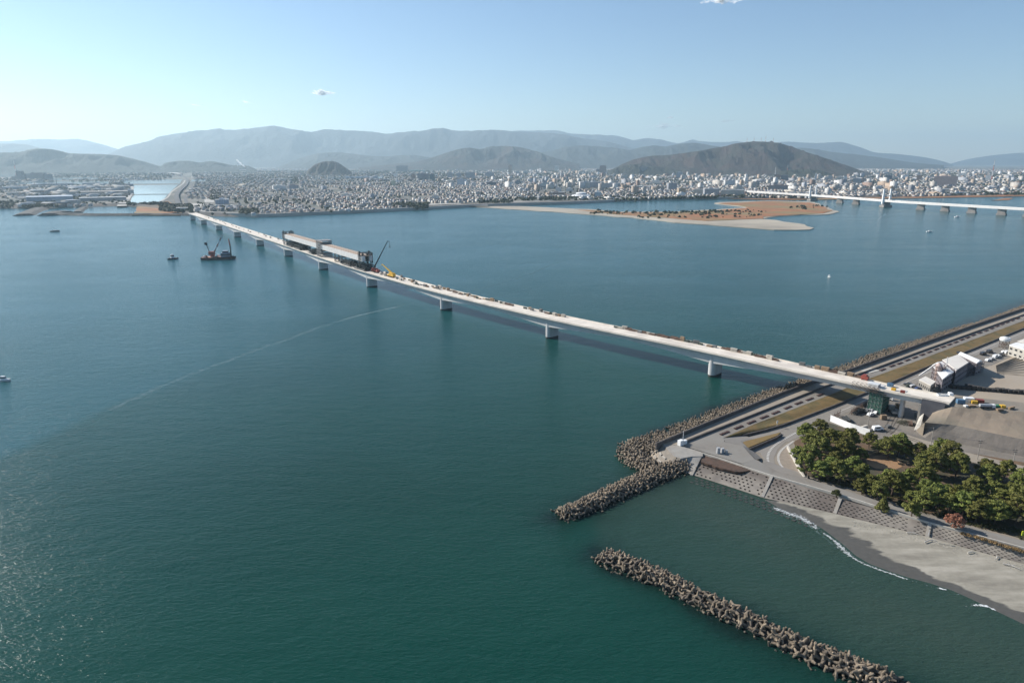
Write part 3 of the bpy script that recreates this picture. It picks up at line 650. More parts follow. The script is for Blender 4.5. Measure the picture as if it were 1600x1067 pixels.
# foam: thin lacy sheets on the water
def foam_mat(name, dens, scale, col=(.8, .82, .82)):
    m, t, b = new_mat(name); b.inputs['Base Color'].default_value = (*col, 1); b.inputs['Roughness'].default_value = .8
    f = noise_(t, coords(t, 'pos'), scale, 6, .7); a = N(t, 'ShaderNodeVertexColor', layer_name='a').outputs[0]; s = N(t, 'ShaderNodeSeparateColor'); t.links.new(a, s.inputs[0])
    v = math_(t, 'MULTIPLY', s.outputs[0], 1.0); k = math_(t, 'ADD', v, math_(t, 'MULTIPLY', math_(t, 'SUBTRACT', f, .5), 2.6))
    al = ramp(t, k, [(.5 - dens * .2, (0, 0, 0)), (.78 - dens * .2, (1, 1, 1))]); t.links.new(math_(t, 'MULTIPLY', al, dens), b.inputs['Alpha']); return m
def foam(name, line, width, mat, label, wfun=None, z=.03, step=1.5, off=0.0):
    P = [Vector(p) for p in resample([tuple(v) for v in W(line, z)], step=step)]; V = []; C = []; n = len(P); K = 6
    for i, p in enumerate(P):
        d = (P[min(i + 1, n - 1)] - P[max(0, i - 1)]).normalized(); nn = Vector((-d.y, d.x, 0)); wv = width * (wfun(i / (n - 1)) if wfun else 1)
        wig = mnoise.noise(Vector((p.x * .15, p.y * .15, 5))) * width * .4
        for k in range(K + 1):
            s = k / K * 2 - 1; q = p + nn * (s * wv + wig + off); V.append(tuple(q)); C.append((1 - abs(s)) * (.7 if min(i, n - 1 - i) > 2 else .1))
    i = (np.arange(n - 1)[:, None] * (K + 1) + np.arange(K)[None]).ravel(); F = np.stack([i, i + 1, i + K + 2, i + K + 1], 1)
    o = np_mesh(name, V, F, mat); C = np.array(C, np.float32); ca = o.data.color_attributes.new('a', 'FLOAT_COLOR', 'POINT')
    ca.data.foreach_set('color', np.stack([C, C, C, np.ones_like(C)], 1).astype(np.float32).ravel()); return tag(o, label, kind='stuff')
fm1 = foam_mat('surf foam', .62, 1.5, (.7, .72, .72)); fm2 = foam_mat('thin foam', .8, .9); fm3 = foam_mat('tide line foam', .13, .3, (.5, .62, .62))
foam('foam', [(1190, 786), (1215, 796), (1250, 808), (1270, 820), (1290, 836)], 1.5, fm1, 'white surf breaking over the sunken blocks by the beach', z=.12, wfun=lambda t: .5 + 1.2 * math.sin(math.pi * t))
foam('foam', [(1275, 822), (1290, 834), (1306, 847), (1318, 858), (1330, 869), (1342, 876), (1352, 881), (1380, 892), (1410, 902), (1442, 911)], 1.3, fm1, 'thin white line of surf along the wet sand', z=.12, wfun=lambda t: .6 + .7 * math.exp(-((t - .35) / .12) ** 2))
foam('foam', [(1320, 862), (1332, 872), (1345, 880), (1358, 884)], 1.1, fm1, 'patch of surf in front of the dark wet sand', z=.10)
foam('foam', [(1498, 944), (1510, 946), (1522, 945), (1540, 945), (1558, 955), (1580, 967)], .8, fm2, 'small foam patch at the right end of the beach', z=.10, wfun=lambda t: 1.8 - 1.5 * t)
foam('tide_line', [(150, 650), (205, 624), (270, 596), (330, 573), (400, 547), (450, 530), (500, 511), (545, 497), (590, 486), (632, 477)], 4.0, fm3, 'curved pale foam line on the open water left of the bridge', step=3)
foam('tide_line', [(520, 505), (545, 497), (590, 486), (632, 477)], 1.0, foam_mat('streak foam', .5, .5, (.6, .68, .68)), 'brighter end of the curved foam line near the bridge', step=2, wfun=lambda t: .4 + .5 * t, z=.05)
foam('tide_line', [(730, 457), (780, 443), (830, 428), (860, 414), (900, 402), (950, 393), (1010, 387), (1100, 383)], 1.5, foam_mat('faint tide foam', .22, .12, (.30, .42, .44)), 'faint streak on the water beyond the bridge', step=4)
foam('wake', [(262, 419), (290, 416), (322, 414)], 4, fm3, 'pale wake patch below the crane barge', step=4)
foam('wake', [(960, 374), (985, 374.5), (1020, 374)], 4, fm3, 'pale ripple streak on the river below the sandbar', step=5)
foam('wake', [(1320, 347), (1370, 344), (1385, 334), (1430, 327)], 3.5, foam_mat('pale wake', .25, .05, (.45, .55, .6)), 'faint wake curling below the white bridge tower', step=8)
foam('foam', [(1205, 797), (1240, 810), (1272, 826), (1296, 846), (1318, 868)], .6, fm3, 'second broken line of surf just off the beach', z=.08, wfun=lambda t: .5 + .8 * abs(math.sin(t * 9)))
foam('foam', [(1442, 911), (1480, 922), (1500, 931)], .6, fm2, 'faint surf line at the right part of the beach', z=.10)
foam('foam', [(1575, 966), (1600, 979), (1700, 1030)], .7, fm2, 'surf line at the right edge of the picture', z=.10)
# earth works right of the pines
sheet('field', [(1440, 640), (1472, 606), (1500, 593), (1545, 572), (1600, 546), (1900, 445), (2300, 520), (1900, 700), (1600, 640), (1500, 628)], ZG + .03, M('sandy field', (.35, .29, .215), (.29, .24, .18), .05, .95, c3=(.33, .28, .22), scale2=.02, detail=8), 'flat sandy field behind the factory', skirt=.1)
bf = MB(); A = W([(1556, 572), (1600, 553), (1700, 520)], ZG + .03); B_ = W([(1558, 584), (1600, 590), (1720, 602)], ZG + .03)
for k in range(9):
    t0 = k / 9; t1 = t0 + .06; a = [p.lerp(q, t0) for p, q in zip(A, B_)]; c = [p.lerp(q, t1) for p, q in zip(A, B_)]; u = Vector((0, 0, .55)); md = [(p + q) / 2 + u for p, q in zip(a, c)]
    bf.strip(a, md); bf.strip(md, c)
tag(bf.build('field_ridge', M('ridge soil', (.30, .25, .19), (.2, .17, .13), .3, .95)), 'parallel ridges of soil across the field', kind='structure')
sheet('parking_lot', [(1512, 569), (1530, 556), (1575, 539), (1600, 531), (1640, 520), (1600, 548), (1548, 571)], ZG + .10, m_asph, 'grey parking lot behind the factory', skirt=.2)
# approach embankment: crest carries the road, slopes fall to the yard
ZT = 13.2
def fill():
    cfar = [(1452, 614), (1485, 617.5), (1530, 622), (1600, 629), (1750, 645), (2000, 672)]
    cnear = [(1458, 637), (1490, 634.5), (1532, 637), (1600, 643.5), (1750, 658), (2000, 686)]
    plat = [(1445, 660), (1492, 664), (1546, 675.5), (1600, 686.5), (1750, 715), (2000, 765)]
    foot = [(1430, 673), (1446, 685), (1490, 691.5), (1546, 703), (1600, 713.5), (1750, 745), (2000, 800)]
    n = 44; cf = wr(cfar, ZT, n); cn = [Vector(p) for p in resample([G(1457, 645, 8.6), G(1470, 640.5, 10.8), G(1491, 635.5, 13.1)] + [tuple(v) for v in W(cnear[2:], ZT)], n=n)]; pl = wr(plat, 8.2, n); ft = wr(foot, ZG, n); ff = [p + Vector((9, 14, -(ZT - ZG))) for p in cf]
    def bump3(p, a): return Vector((0, 0, a * mnoise.noise(Vector((p.x * .07, p.y * .07, 1))) + a * .5 * mnoise.noise(Vector((p.x * .3, p.y * .3, 4)))))
    b = MB(); b.strip(cf, cn); b.strip(ff, cf); secs = [cn]
    for A, B, k, a in ((cn, pl, 8, .7), (pl, ft, 7, .25)):
        for q in range(1, k + 1):
            t = q / k; secs.append([u.lerp(v, t) + bump3(u.lerp(v, t), a * math.sin(math.pi * t)) for u, v in zip(A, B)])
    for q, (r0, r1) in enumerate(zip(secs[:-1], secs[1:])): b.strip(r0, r1, 1 if q < 8 else 2)
    prof = [ff[0], cf[0]] + [r[0] for r in secs]
    for a, c in zip(prof[:-1], prof[1:]): b.quad(a, Vector((a.x, a.y, ZG - .5)), Vector((c.x, c.y, ZG - .5)), c, 1)
    m_top = M('embankment soil', (.26, .205, .15), (.18, .15, .115), .07, .95, c3=(.19, .17, .125), scale2=.03, bump=.6, bdist=.5, detail=9)
    o = b.build('embankment', [m_dirt, m_top, m_dirtd]); tag(o, 'grey earth embankment carrying the unfinished approach road', kind='structure')
fill()
yard = [(1300, 662), (1345, 634), (1400, 612), (1440, 598), (1470, 615), (1440, 660), (1430, 674), (1500, 697), (1600, 712), (1800, 750), (1800, 790), (1600, 740), (1480, 712), (1390, 690), (1330, 676)]
sheet('construction_yard', yard, ZG + .02, m_dirtd, 'dark dirt yard under the bridge with wheel tracks', skirt=.1)
sheet('park_ground', [(1240, 690), (1258, 742), (1300, 754), (1360, 770), (1431, 797), (1500, 815), (1600, 842), (1900, 925), (2100, 900), (1900, 760), (1600, 722), (1500, 705), (1440, 694), (1380, 690), (1330, 672), (1295, 660)], ZG + .06, m_litter, 'brown needle litter ground under the pines', skirt=.2)
sheet('dirt_clearing', [(1352, 716), (1378, 710), (1405, 720), (1412, 728), (1400, 735), (1370, 732), (1355, 726)], ZG + .10, m_orange, 'orange brown clearing in the pine grove', skirt=.1, jitter=1)
sheet('dirt_track', [(1400, 674), (1440, 686), (1500, 704), (1600, 728), (1750, 760), (1750, 775), (1600, 742), (1480, 712), (1430, 697), (1388, 682)], ZG + .09, m_path, 'pale track between the pines and the embankment', skirt=.1)
def lerp_px(line, x): return float(np.interp(x, [p[0] for p in line], [p[1] for p in line]))

# wheel tracks in the yard and ruts on the embankment top
m_rut = M('wheel ruts', (.10, .085, .07), (.07, .06, .05), .6, .95)
for ln, zz, l in (([(1399, 646), (1393, 655), (1386, 668), (1372, 672)], ZG + .04, 'left wheel rut through the dirt yard'), ([(1409, 649), (1404, 658), (1398, 668), (1388, 678)], ZG + .04, 'right wheel rut through the dirt yard'),
                  ([(1345, 664), (1380, 671), (1420, 684), (1440, 692)], ZG + .12, 'wheel rut along the track by the pines')):
    P = [Vector(G(x, y, zz)) for x, y in [q[:2] for q in smooth_line([(*p, 0) for p in ln], 6)]]; b = MB()
    for i in range(len(P) - 1):
        d = (P[i + 1] - P[i]).normalized(); n_ = Vector((-d.y, d.x, 0))
        for o_ in (-1.1, .6): b.quad(P[i] + n_ * o_, P[i + 1] + n_ * o_, P[i + 1] + n_ * (o_ + .5), P[i] + n_ * (o_ + .5))
    tag(b.build('wheel_track', m_rut), l, kind='structure')
# ================================================================ THE LONG BRIDGE
m_deck = M('new concrete deck', (.74, .67, .57), (.64, .58, .49), .18, .8, c3=(.56, .50, .43), scale2=.07, detail=8)
m_gird = M('girder concrete', (.56, .555, .54), (.48, .475, .46), .12, .75, c3=(.50, .49, .47), scale2=.05, detail=6, stretch=(1, 1, .25))
m_pier = M('pier concrete', (.56, .55, .53), (.45, .44, .42), .35, .8, detail=8, stretch=(1, 1, .3))
m_wetc = M('tide stained concrete', (.05, .05, .045), (.03, .03, .028), .5, .6)
PIERS_PX = [(1112, 588), (859, 529), (690, 484), (577, 449), (502, 422), (447, 400), (405, 383), (372, 371), (345, 360), (323, 350)]
PW = [Vector(G(x, y, 0)) for x, y in PIERS_PX]
for i in range(5, 10): PW[i] = PW[4] + (PW[4] - PW[3]).normalized().lerp(Vector((-.555, .832, 0)), .8).normalized() * 134 * (i - 4)
nrm0 = Vector((.70, .71, 0))
PW = [p + Vector((.75, .66, 0)) * 3.5 for p in PW]           # waterline points are on the near noses; move to the centres
LAND = [Vector((186.2, 286.9, 0)), Vector((179.5, 292.9, 0)), Vector((171.3, 300.5, 0))]
FAR_END = PW[9] + (PW[9] - PW[8]).normalized() * 122; 
CL = [LAND[0] + Vector((6.6, -6.1, 0))] + LAND + PW + [FAR_END, FAR_END + (PW[9] - PW[8]).normalized() * 60]
CLs = [Vector(p) for p in resample([tuple(p) for p in smooth_line([tuple(p) for p in CL], 12)], step=5.0)]
CA = np.array([p[:] for p in CLs]); DS = np.r_[0, np.cumsum(np.linalg.norm(np.diff(CA, axis=0), axis=1))]
def s_of(p):
    d = np.hypot(CA[:, 0] - p.x, CA[:, 1] - p.y); return DS[int(np.argmin(d))]
def frame(s):
    s = min(max(s, 0.01), DS[-1] - .01); p = Vector([float(np.interp(s, DS, CA[:, k])) for k in range(3)])
    q = Vector([float(np.interp(min(s + 2, DS[-1]), DS, CA[:, k])) for k in range(3)]) - Vector([float(np.interp(max(s - 2, 0), DS, CA[:, k])) for k in range(3)])
    d = q.normalized(); return p, d, Vector((d.y, -d.x, 0))          # n points to the far/right side
SP_ = [s_of(p) for p in PW]; SL = [s_of(p) for p in LAND]
S0, S1 = 1.0, s_of(FAR_END)
def ztop(s): return 13.9 + 1.2 * math.exp(-((s - 700) / 500) ** 2) - .0
def depth(s):
    sup = [SL[2]] + SP_; e = min(abs(s - x) for x in SP_)
    lo, hi = (2.2, 5.5); t = max(0, 1 - e / 66.0); return lo + (hi - lo) * t ** 1.45
def HW(s): return float(np.interp(s, [SL[2] - 4, SL[2] + 50], [5.4, 7.3]))
HWD = 7.3
bridge = empty('bridge', (LAND[2].x, LAND[2].y, 0)); O = Vector((LAND[2].x, LAND[2].y, 0))
tag(bridge, 'long pale concrete girder bridge under construction across the river mouth', 'bridge')
def bridge_part(name, mb, mat): 
    mb.v = [tuple(Vector(v) - O) for v in mb.v]; return mb.build(name, mat, bridge)
ss = np.arange(S0, S1, 4.0)
def sec(s, pts):
    p, d, n = frame(s); return [p + n * a + Vector((0, 0, z)) for a, z in pts]
b = MB(); prev = None
for s in ss:
    zt = ztop(s); h_ = HW(s); c = sec(s, [(-h_, zt - .5), (-h_, zt), (h_, zt), (h_, zt - .5), (h_ * .6, zt - .8), (-h_ * .6, zt - .8)])
    if prev is not None:
        for k in range(6): b.quad(prev[k], c[k], c[(k + 1) % 6], prev[(k + 1) % 6])
    else: b.f.append(tuple(range(len(b.v), len(b.v) + 6))); b.v += [tuple(v) for v in c]; b.m.append(0)
    prev = c
bridge_part('deck', b, m_deck)
b = MB(); prev = None
for s in ss:
    zt = ztop(s) - .8; dp = depth(s); h_ = HW(s) * .68; c = sec(s, [(-h_, zt), (h_, zt), (h_, zt - dp), (-h_, zt - dp)])
    if prev is not None:
        for k in range(4): b.quad(prev[k], c[k], c[(k + 1) % 4], prev[(k + 1) % 4])
    prev = c
bridge_part('girder', b, m_gird)
for sgn, nm in ((-1, 'parapet'), (1, 'parapet')):
    b = MB(); prev = None
    for s in ss:
        zt = ztop(s); h_ = HW(s); c = sec(s, [(sgn * (h_ - .05), zt), (sgn * (h_ - .40), zt), (sgn * (h_ - .32), zt + .5), (sgn * (h_ - .05), zt + .5)])
        if prev is not None:
            for k in range(4): b.quad(prev[k], c[k], c[(k + 1) % 4], prev[(k + 1) % 4])
        prev = c
    bridge_part(nm, b, m_deck)
b = MB(); prev = None                                        # low kerbs between the lanes
def oval(rx, ry, k=20):
    out = []
    for i in range(k):
        t = 2 * math.pi * i / k; x = rx * math.cos(t); y = math.copysign(max(0, ry - rx), math.sin(t)) + rx * math.sin(t) if abs(math.sin(t)) > 1e-6 else 0
        out.append((x, y))
    return out
def make_pier(s, z0, rx=2.2, ry=5.3):
    p, d, n = frame(s); b = MB(); zt = ztop(s) - .8 - depth(s)
    pts = oval(rx, ry); R_ = lambda x, y: (p.x + d.x * x + n.x * y - O.x, p.y + d.y * x + n.y * y - O.y)
    poly = [R_(x, y) for x, y in pts]
    b.frustum(poly, z0 - 3, 1.1 if z0 < 1 else z0, 1.0, 1 if z0 < 1 else 0); b.frustum(poly, 1.1 if z0 < 1 else z0, zt + 3.2, 1.0, 0)
    o = b.build('pier', [m_pier, m_wetc], bridge); return o
for i, s in enumerate(SP_): make_pier(s, 0)
make_pier(S1 - 8, 0, 1.8, 5)
make_pier(SL[2], ZG, 1.3, 3.0); make_pier(SL[1], ZG, .95, 1.7)
# abutment with dark retaining panels
p, d, n = frame(SL[0] + 1.5); b = MB(); Mx = Matrix(((d.x, n.x, 0, p.x - O.x), (d.y, n.y, 0, p.y - O.y), (0, 0, 1, 0), (0, 0, 0, 1)))
b.box(-2.6, .8, -5.2, 5.2, 2, ztop(0) - 2.9, 0, Mx); b.box(-9, -.2, -6.0, -5.6, 4, ztop(0) - .1, 1, Mx); b.box(-9, -.2, 5.6, 6.0, 4, ztop(0) - .1, 1, Mx)
b.build('abutment', [m_conc, M('dark wing wall', (.10, .10, .11), (.07, .07, .08), .3, .8)], bridge)
# white apron wall in front of the abutment
a0 = Vector(G(1431, 674, ZG)); 
wm = MB(); q = [Vector(G(1428, 672, ZG + .3)), Vector(G(1437, 671, ZG + .9)), Vector(G(1443.5, 646, 7.6)), Vector(G(1438, 647, 6.2))]; u = Vector((.2, .3, -.8))
wm.quad(*q); [wm.quad(q[i], q[i] + u, q[(i + 1) % 4] + u, q[(i + 1) % 4]) for i in range(4)]
tag(wm.build('sloping_wall', m_concw), 'white sloping slab at the cut end of the earth embankment', 'wall')
# deck on the embankment: gravel road continues
pr, dr_, nr_ = frame(6)
# ---------------------------------------------------------------- scaffolding, gantry, cranes on the deck
m_green = M('green scaffold net', (.045, .15, .10), (.025, .085, .06), .6, .9)
m_steel = M('dark steel', (.055, .06, .06), (.03, .033, .033), .8, .6, metallic=.3)
m_rust = M('brown steel', (.13, .075, .05), (.08, .05, .035), .8, .8)
m_white = M('white painted steel', (.72, .70, .66), (.6, .58, .55), .4, .6)
m_whiter = M('bright white paint', (.80, .80, .78), (.74, .74, .72), .4, .5)
m_glass = M('dark glass', (.03, .035, .04), (.02, .022, .025), .5, .15)
m_tyre = M('black rubber', (.02, .02, .02), (.015, .015, .015), 2, .9)
m_yel = M('yellow paint', (.70, .42, .04), (.6, .35, .03), .5, .5)
m_red = M('red paint', (.28, .06, .04), (.22, .05, .035), .5, .5)
m_blue = M('blue sheet', (.10, .20, .30), (.08, .15, .23), .5, .6)
m_grn2 = M('green sheet', (.04, .2, .09), (.03, .14, .07), .5, .7)
def local(s, off=0):
    p, d, n = frame(s); return (p.x + n.x * off, p.y + n.y * off, ztop(s)), math.atan2(d.y, d.x)
def frame_box(b, x0, x1, y0, y1, z0, z1, nx, ny, nz, r, m=0, diag=True):
    X = np.linspace(x0, x1, nx + 1); Y = np.linspace(y0, y1, ny + 1); Z = np.linspace(z0, z1, nz + 1)
    for y in (Y if ny < 4 else (Y[0], Y[-1])):
        for x in X: b.tube((x, y, z0), (x, y, z1), r, k=4, m=m, caps=False)
        for z in Z: b.tube((x0, y, z), (x1, y, z), r, k=4, m=m, caps=False)
        if diag:
            for i in range(nx):
                for k in range(nz): b.tube((X[i], y, Z[k]), (X[i + 1], y, Z[k + 1]), r * .8, k=4, m=m, caps=False)
    for x in X:
        for z in Z: b.tube((x, y0, z), (x, y1, z), r, k=4, m=m, caps=False)
# green-netted scaffold round the land pier
(lx, ly, _), a = local(SL[2]); t_ = empty('scaffold_tower', (lx, ly, ZG), a)
tag(t_, 'green netted scaffold tower wrapped round the pier on the shore', 'scaffolding')
b = MB(); zt = ztop(SL[2]) - 1.4 - ZG
for (x0, x1, y0, y1) in ((-2.9, 2.9, -4.9, -4.8), (-2.9, 2.9, 4.8, 4.9), (-2.9, -2.8, -4.8, 4.8), (2.8, 2.9, -4.8, 4.8)): b.box(x0, x1, y0, y1, .3, zt)
b.build('netting', m_green, t_)
b = MB(); frame_box(b, -3.05, 3.05, -5.05, 5.05, 0, zt + .5, 4, 6, 6, .07); b.build('frame', M('galvanised tube', (.3, .32, .3), (.2, .22, .2), 1, .6, metallic=.3), t_)
b = MB(); b.box(-4.5, 4.5, -5.9, -5.1, zt - .6, zt - .3); b.box(-4.5, 4.5, 5.1, 5.9, zt - .6, zt - .3); b.build('walkway', m_steel, t_)
# launching gantry: twin white girders over the deck on trestles
sA, sB = SP_[3] + 5, SP_[5] + 4
gx, ga = local((sA + sB) / 2); Lg = (sB - sA) * .98; 
pA, _, _ = frame(sA); pB, _, _ = frame(sB); mid_ = (pA + pB) / 2; ga = math.atan2((pB - pA).y, (pB - pA).x); zg = ztop((sA + sB) / 2)
gantry = empty('launching_gantry', (mid_.x, mid_.y, zg), ga)
tag(gantry, 'huge white twin beam launching gantry standing on the unfinished deck', 'gantry')
for y in (-3.6, 3.6):
    b = MB(); b.box(-Lg / 2, Lg / 2, y - 1.5, y + 1.5, 8.2, 13.2)
    for i in range(60):
        x = -Lg / 2 + (i + .5) * Lg / 60
        for yy in (y - 1.56, y + 1.56): b.box(x - .12, x + .12, min(yy, yy * .999), max(yy, yy * .999) + .02, 8.2, 13.2)
    b.build('main_girder', m_white, gantry)
b = MB(); b.box(-Lg / 2, Lg / 2, -4.4, 4.4, 13.25, 13.4)
b.build('walkway', M('tan boards', (.45, .33, .24), (.35, .27, .2), .4, .8), gantry)
b = MB()
for i in range(40):
    x = -Lg / 2 + (i + .5) * Lg / 40
    for y in (-4.9, -2.3, 2.3, 4.9): b.tube((x, y, 13.2), (x, y, 14.4), .06, k=4, caps=False)
for y in (-4.9, 4.9): b.tube((-Lg / 2, y, 14.4), (Lg / 2, y, 14.4), .05, k=4, caps=False)
b.build('railing', m_rust, gantry)
def trestle(name, x, L=7, hz=15.2, mat=None, n=3):
    b = MB(); frame_box(b, x - L / 2, x + L / 2, -6.4, 6.4, 0, hz, n, 4, 6, .22); 
    b.box(x - L / 2, x + L / 2, -6.6, 6.6, hz, hz + .4)
    b.build(name, mat or m_steel, gantry)
m_lst = M('light grey steel', (.28, .27, .26), (.18, .175, .17), .8, .7)
trestle('support_tower', (SP_[4] - (sA + sB) / 2) - 4, 13, 17.0, m_lst, 5)
for xx, nm in ((Lg / 2 - 6, 8), (-Lg / 2 + 5, 9)):
    b = MB(); frame_box(b, xx - 2.5, xx + 2.5, -6.2, 6.2, 8.0, 16.0, 2, 3, 3, .2); [b.box(xx - 3.2, xx - 2.2, y - .6, y + .6, 6.2, 15.6) for y in (-5.8, -1.2, 3.8)]
    [b.box(xx + 1.6, xx + 2.6, y - .6, y + .6, 13.2, 17.2) for y in (-4.8, 4.8)]
    b.build('end_frame', m_steel, gantry)
for xx in (Lg / 2 - 6, -Lg / 2 + 4, Lg * .22, -Lg * .22): b = MB(); frame_box(b, xx - 2, xx + 2, -5.5, 5.5, 0, 8.2, 1, 3, 2, .3); b.build('leg', m_steel, gantry)
# suspended dark form travellers beneath the beams
def traveller(s, L, label, seed):
    rr = random.Random(seed); loc, a = local(s); t = empty('form_traveller', loc, a); tag(t, label, 'form traveller', 'dark formwork travellers under the gantry')
    b = MB(); frame_box(b, -L / 2, L / 2, -5.6, 5.6, .2, 4.6, max(2, int(L / 4)), 3, 2, .2); b.build('frame', m_steel, t)
    b = MB()
    for i in range(int(L / 2.0)):
        x = -L / 2 + 1 + i * 2.0; y_ = rr.uniform(-5, 3); b.box(x, x + 1.2, y_, y_ + rr.uniform(1.5, 4.5), rr.uniform(.5, 2.4), rr.uniform(2.8, 5.4))
    b.build('formwork', M('dark green steel forms', (.03, .055, .05), (.02, .03, .03), .5, .7), t)
    b = MB(); b.box(-L / 2 - 2, L / 2 + 2, -7.4, -6.4, 1.2, 1.5); b.box(-L / 2 - 2, L / 2 + 2, 6.4, 7.4, 1.2, 1.5); b.build('platform', m_lst, t)
for k, (s, L, l) in enumerate(((SP_[3] + 14, 24, 'dark steel form traveller nearest the mobile crane under the gantry'), (SP_[3] + 47, 22, 'second dark form traveller from the mobile crane, under the gantry beams'),
                  (SP_[4] + 22, 14, 'dark form traveller just beyond the lattice support tower'), (SP_[4] + 72, 22, 'dark form traveller half way along the far half of the gantry'),
                  (SP_[4] + 105, 26, 'farthest dark form traveller at the far end of the gantry'))): traveller(s, L, l, k)
# mobile crane with long dark boom
def crane(name, s, off, boom_len, elev, turn, body, boomm, label, cat, L=12, boomr=(.75, .45), hook=True):
    loc, a = local(s, off); t = empty(name, loc, a); tag(t, label, cat)
    b = MB(); b.box(-L / 2, L / 2, -1.5, 1.5, 1.0, 1.9); b.box(-L / 2, -L / 2 + 2.4, -1.5, 1.5, 1.9, 3.4, 0); b.build('chassis', body, t)
    for i in range(5):
        x = -L / 2 + 1.5 + i * (L - 3) / 4
        for y in (-1.65, 1.15): b = MB(); b.tube((x, y, .75), (x, y + .5, .75), .75, k=12); b.build('wheel', m_tyre, t)
    b = MB(); Mt = Matrix.Rotation(turn, 4, 'Z'); b.box(-3.6, 2.0, -1.5, 1.5, 1.95, 4.0, 0, Mt); b.build('superstructure', body, t)
    b = MB(); b.box(.2, 2.4, -2.6, -1.6, 1.95, 4.2, 0, Mt); b.build('cab', m_glass, t)
    d = Mt @ Vector((math.cos(elev), 0, math.sin(elev))); base = Mt @ Vector((-1.5, 0, 3.6)); b = MB()
    l1 = boom_len * .45; b.tube(base, base + d * l1, boomr[0], boomr[0] * .9, k=4); b.tube(base + d * (l1 - .5), base + d * boom_len, boomr[1] * 1.1, boomr[1] * .75, k=4)
    tip = base + d * boom_len; b.tube(tip, tip + Vector((d.x, d.y, -.4)).normalized() * 1.8, .35, .25, k=4); b.build('boom', boomm, t)
    if hook:
        b = MB(); q = tip + Vector((d.x, d.y, 0)).normalized() * 1.6; b.tube(q, q + Vector((0, 0, -5)), .12, k=4); b.box(q.x - .4, q.x + .4, q.y - .4, q.y + .4, q.z - 6.4, q.z - 5); b.build('hook_block', m_steel, t)
    return t
ploc, pa = local(SP_[3] - 14)
# screen direction of the boom: up and to the right => turn towards +X in the world
crane('mobile_crane', SP_[3] - 9, 0, 29, math.radians(61), -pa + math.radians(8), m_red, m_steel, 'mobile crane with a long black boom standing near the front of the gantry', 'crane', 13, (.85, .6))
crane('mobile_crane', SP_[3] - 42, -.5, 16, math.radians(24), math.radians(8), m_yel, m_yel, 'yellow mobile crane with its boom lowered along the deck', 'crane', 11, (.8, .55), False)
# ---------------------------------------------------------------- materials stored on the deck
m_tim = M('stacked timber', (.30, .21, .13), (.2, .14, .09), .7, .85, rand=.2)
m_gry = M('grey bundles', (.22, .22, .21), (.13, .13, .125), .7, .8, rand=.3)
def stack_mesh(seed):
    rr = random.Random(seed); b = MB(); z = 0; L = rr.uniform(2.4, 4.2); Wd = rr.uniform(1.0, 1.8)
    for k in range(rr.randint(2, 4)):
        h = rr.uniform(.2, .35); b.cbox(0, 0, z + .1, L * rr.uniform(.85, 1), Wd * rr.uniform(.8, 1), h, rr.uniform(-.05, .05)); [b.cbox(x, 0, z, .12, Wd, .1) for x in (-L * .3, L * .3)]; z += h + .1
    return b
def pipes_mesh(seed):
    rr = random.Random(seed); b = MB()
    for k in range(9): b.tube((-2.2 + rr.uniform(-.3, .3), (k % 4 - 1.5) * .32, .2 + (k // 4) * .3), (2.2 + rr.uniform(-.3, .3), (k % 4 - 1.5) * .32, .2 + (k // 4) * .3), .15, k=6)
    return b
def bag_mesh(seed):
    rr = random.Random(seed); b = MB()
    for k in range(3): b.lathe([(.01, 0), (.5, .02), (.56, .4), (.5, .85), (.2, .95), (.01, .96)], 8, 0, (k * 1.15 - 1.1, rr.uniform(-.2, .2), 0))
    return b
protos = []
for kind, nm, cat, mats, fn in (('t', 'timber_stack', 'timber stack', [m_tim], stack_mesh), ('g', 'formwork_bundle', 'material bundle', [m_gry], stack_mesh), ('p', 'pipe_bundle', 'pipe bundle', [m_rust], pipes_mesh), ('b', 'bulk_bags', 'bulk bags', [M('dark bags', (.09, .11, .09), (.05, .06, .05), 1, .9)], bag_mesh),
                                ('w', 'plank_stack', 'plank stack', [M('pale planks', (.55, .50, .42), (.4, .36, .3), .7, .85)], stack_mesh)):
    protos.append((nm, cat, mats, fn))
rr = random.Random(5); count = 0
def put_stack(s, off, k=None, where=''):
    global count
    nm, cat, mats, fn = protos[k if k is not None else rr.randrange(len(protos))]
    loc, a = local(s, off); o = fn(rr.randrange(10000)).build(nm, mats, None, loc, a + rr.uniform(-.12, .12)); o.scale = (1.0, 1.0, rr.uniform(1, 1.7))
    colr = {'timber_stack': 'brown', 'formwork_bundle': 'grey', 'pipe_bundle': 'rusty', 'bulk_bags': 'dark', 'plank_stack': 'pale'}[nm]
    tag(o, f'{colr} {cat} stored {where}', cat, 'building materials stored along the bridge deck'); count += 1
for s in np.arange(SL[2] + 12, SL[2] + 42, 4): put_stack(s, 5.6 + rr.uniform(-.4, .4), None, 'along the far parapet near the shore end of the bridge')
for s in np.arange(SP_[0] - 34, SP_[1] - 48, 2.9):
    if rr.random() < .93: put_stack(s, 4.6 + rr.uniform(-.6, .8), None, 'in the long row beyond the nearest water pier')
for s in np.arange(SP_[1] - 6, SP_[2] - 50, 3.6):
    if rr.random() < .8: put_stack(s, 4.2 + rr.uniform(-1.0, 1.0), None, 'in the row above the second water pier')
for s in np.arange(SP_[2] - 48, SP_[2] + 6, 3.0):
    put_stack(s, 3.8 + rr.uniform(-2.5, 1.6), None, 'among the clutter above the third water pier')
for s in np.arange(SP_[2] + 8, SP_[3] - 16, 2.6):
    if rr.random() < .9: put_stack(s, rr.uniform(-2.5, 6.0), None, 'in the busy stretch by the yellow crane')
for s in np.arange(SP_[5] + 12, SP_[9], 24): put_stack(s, rr.uniform(-2, 6.0), None, 'on the far part of the deck beyond the gantry')
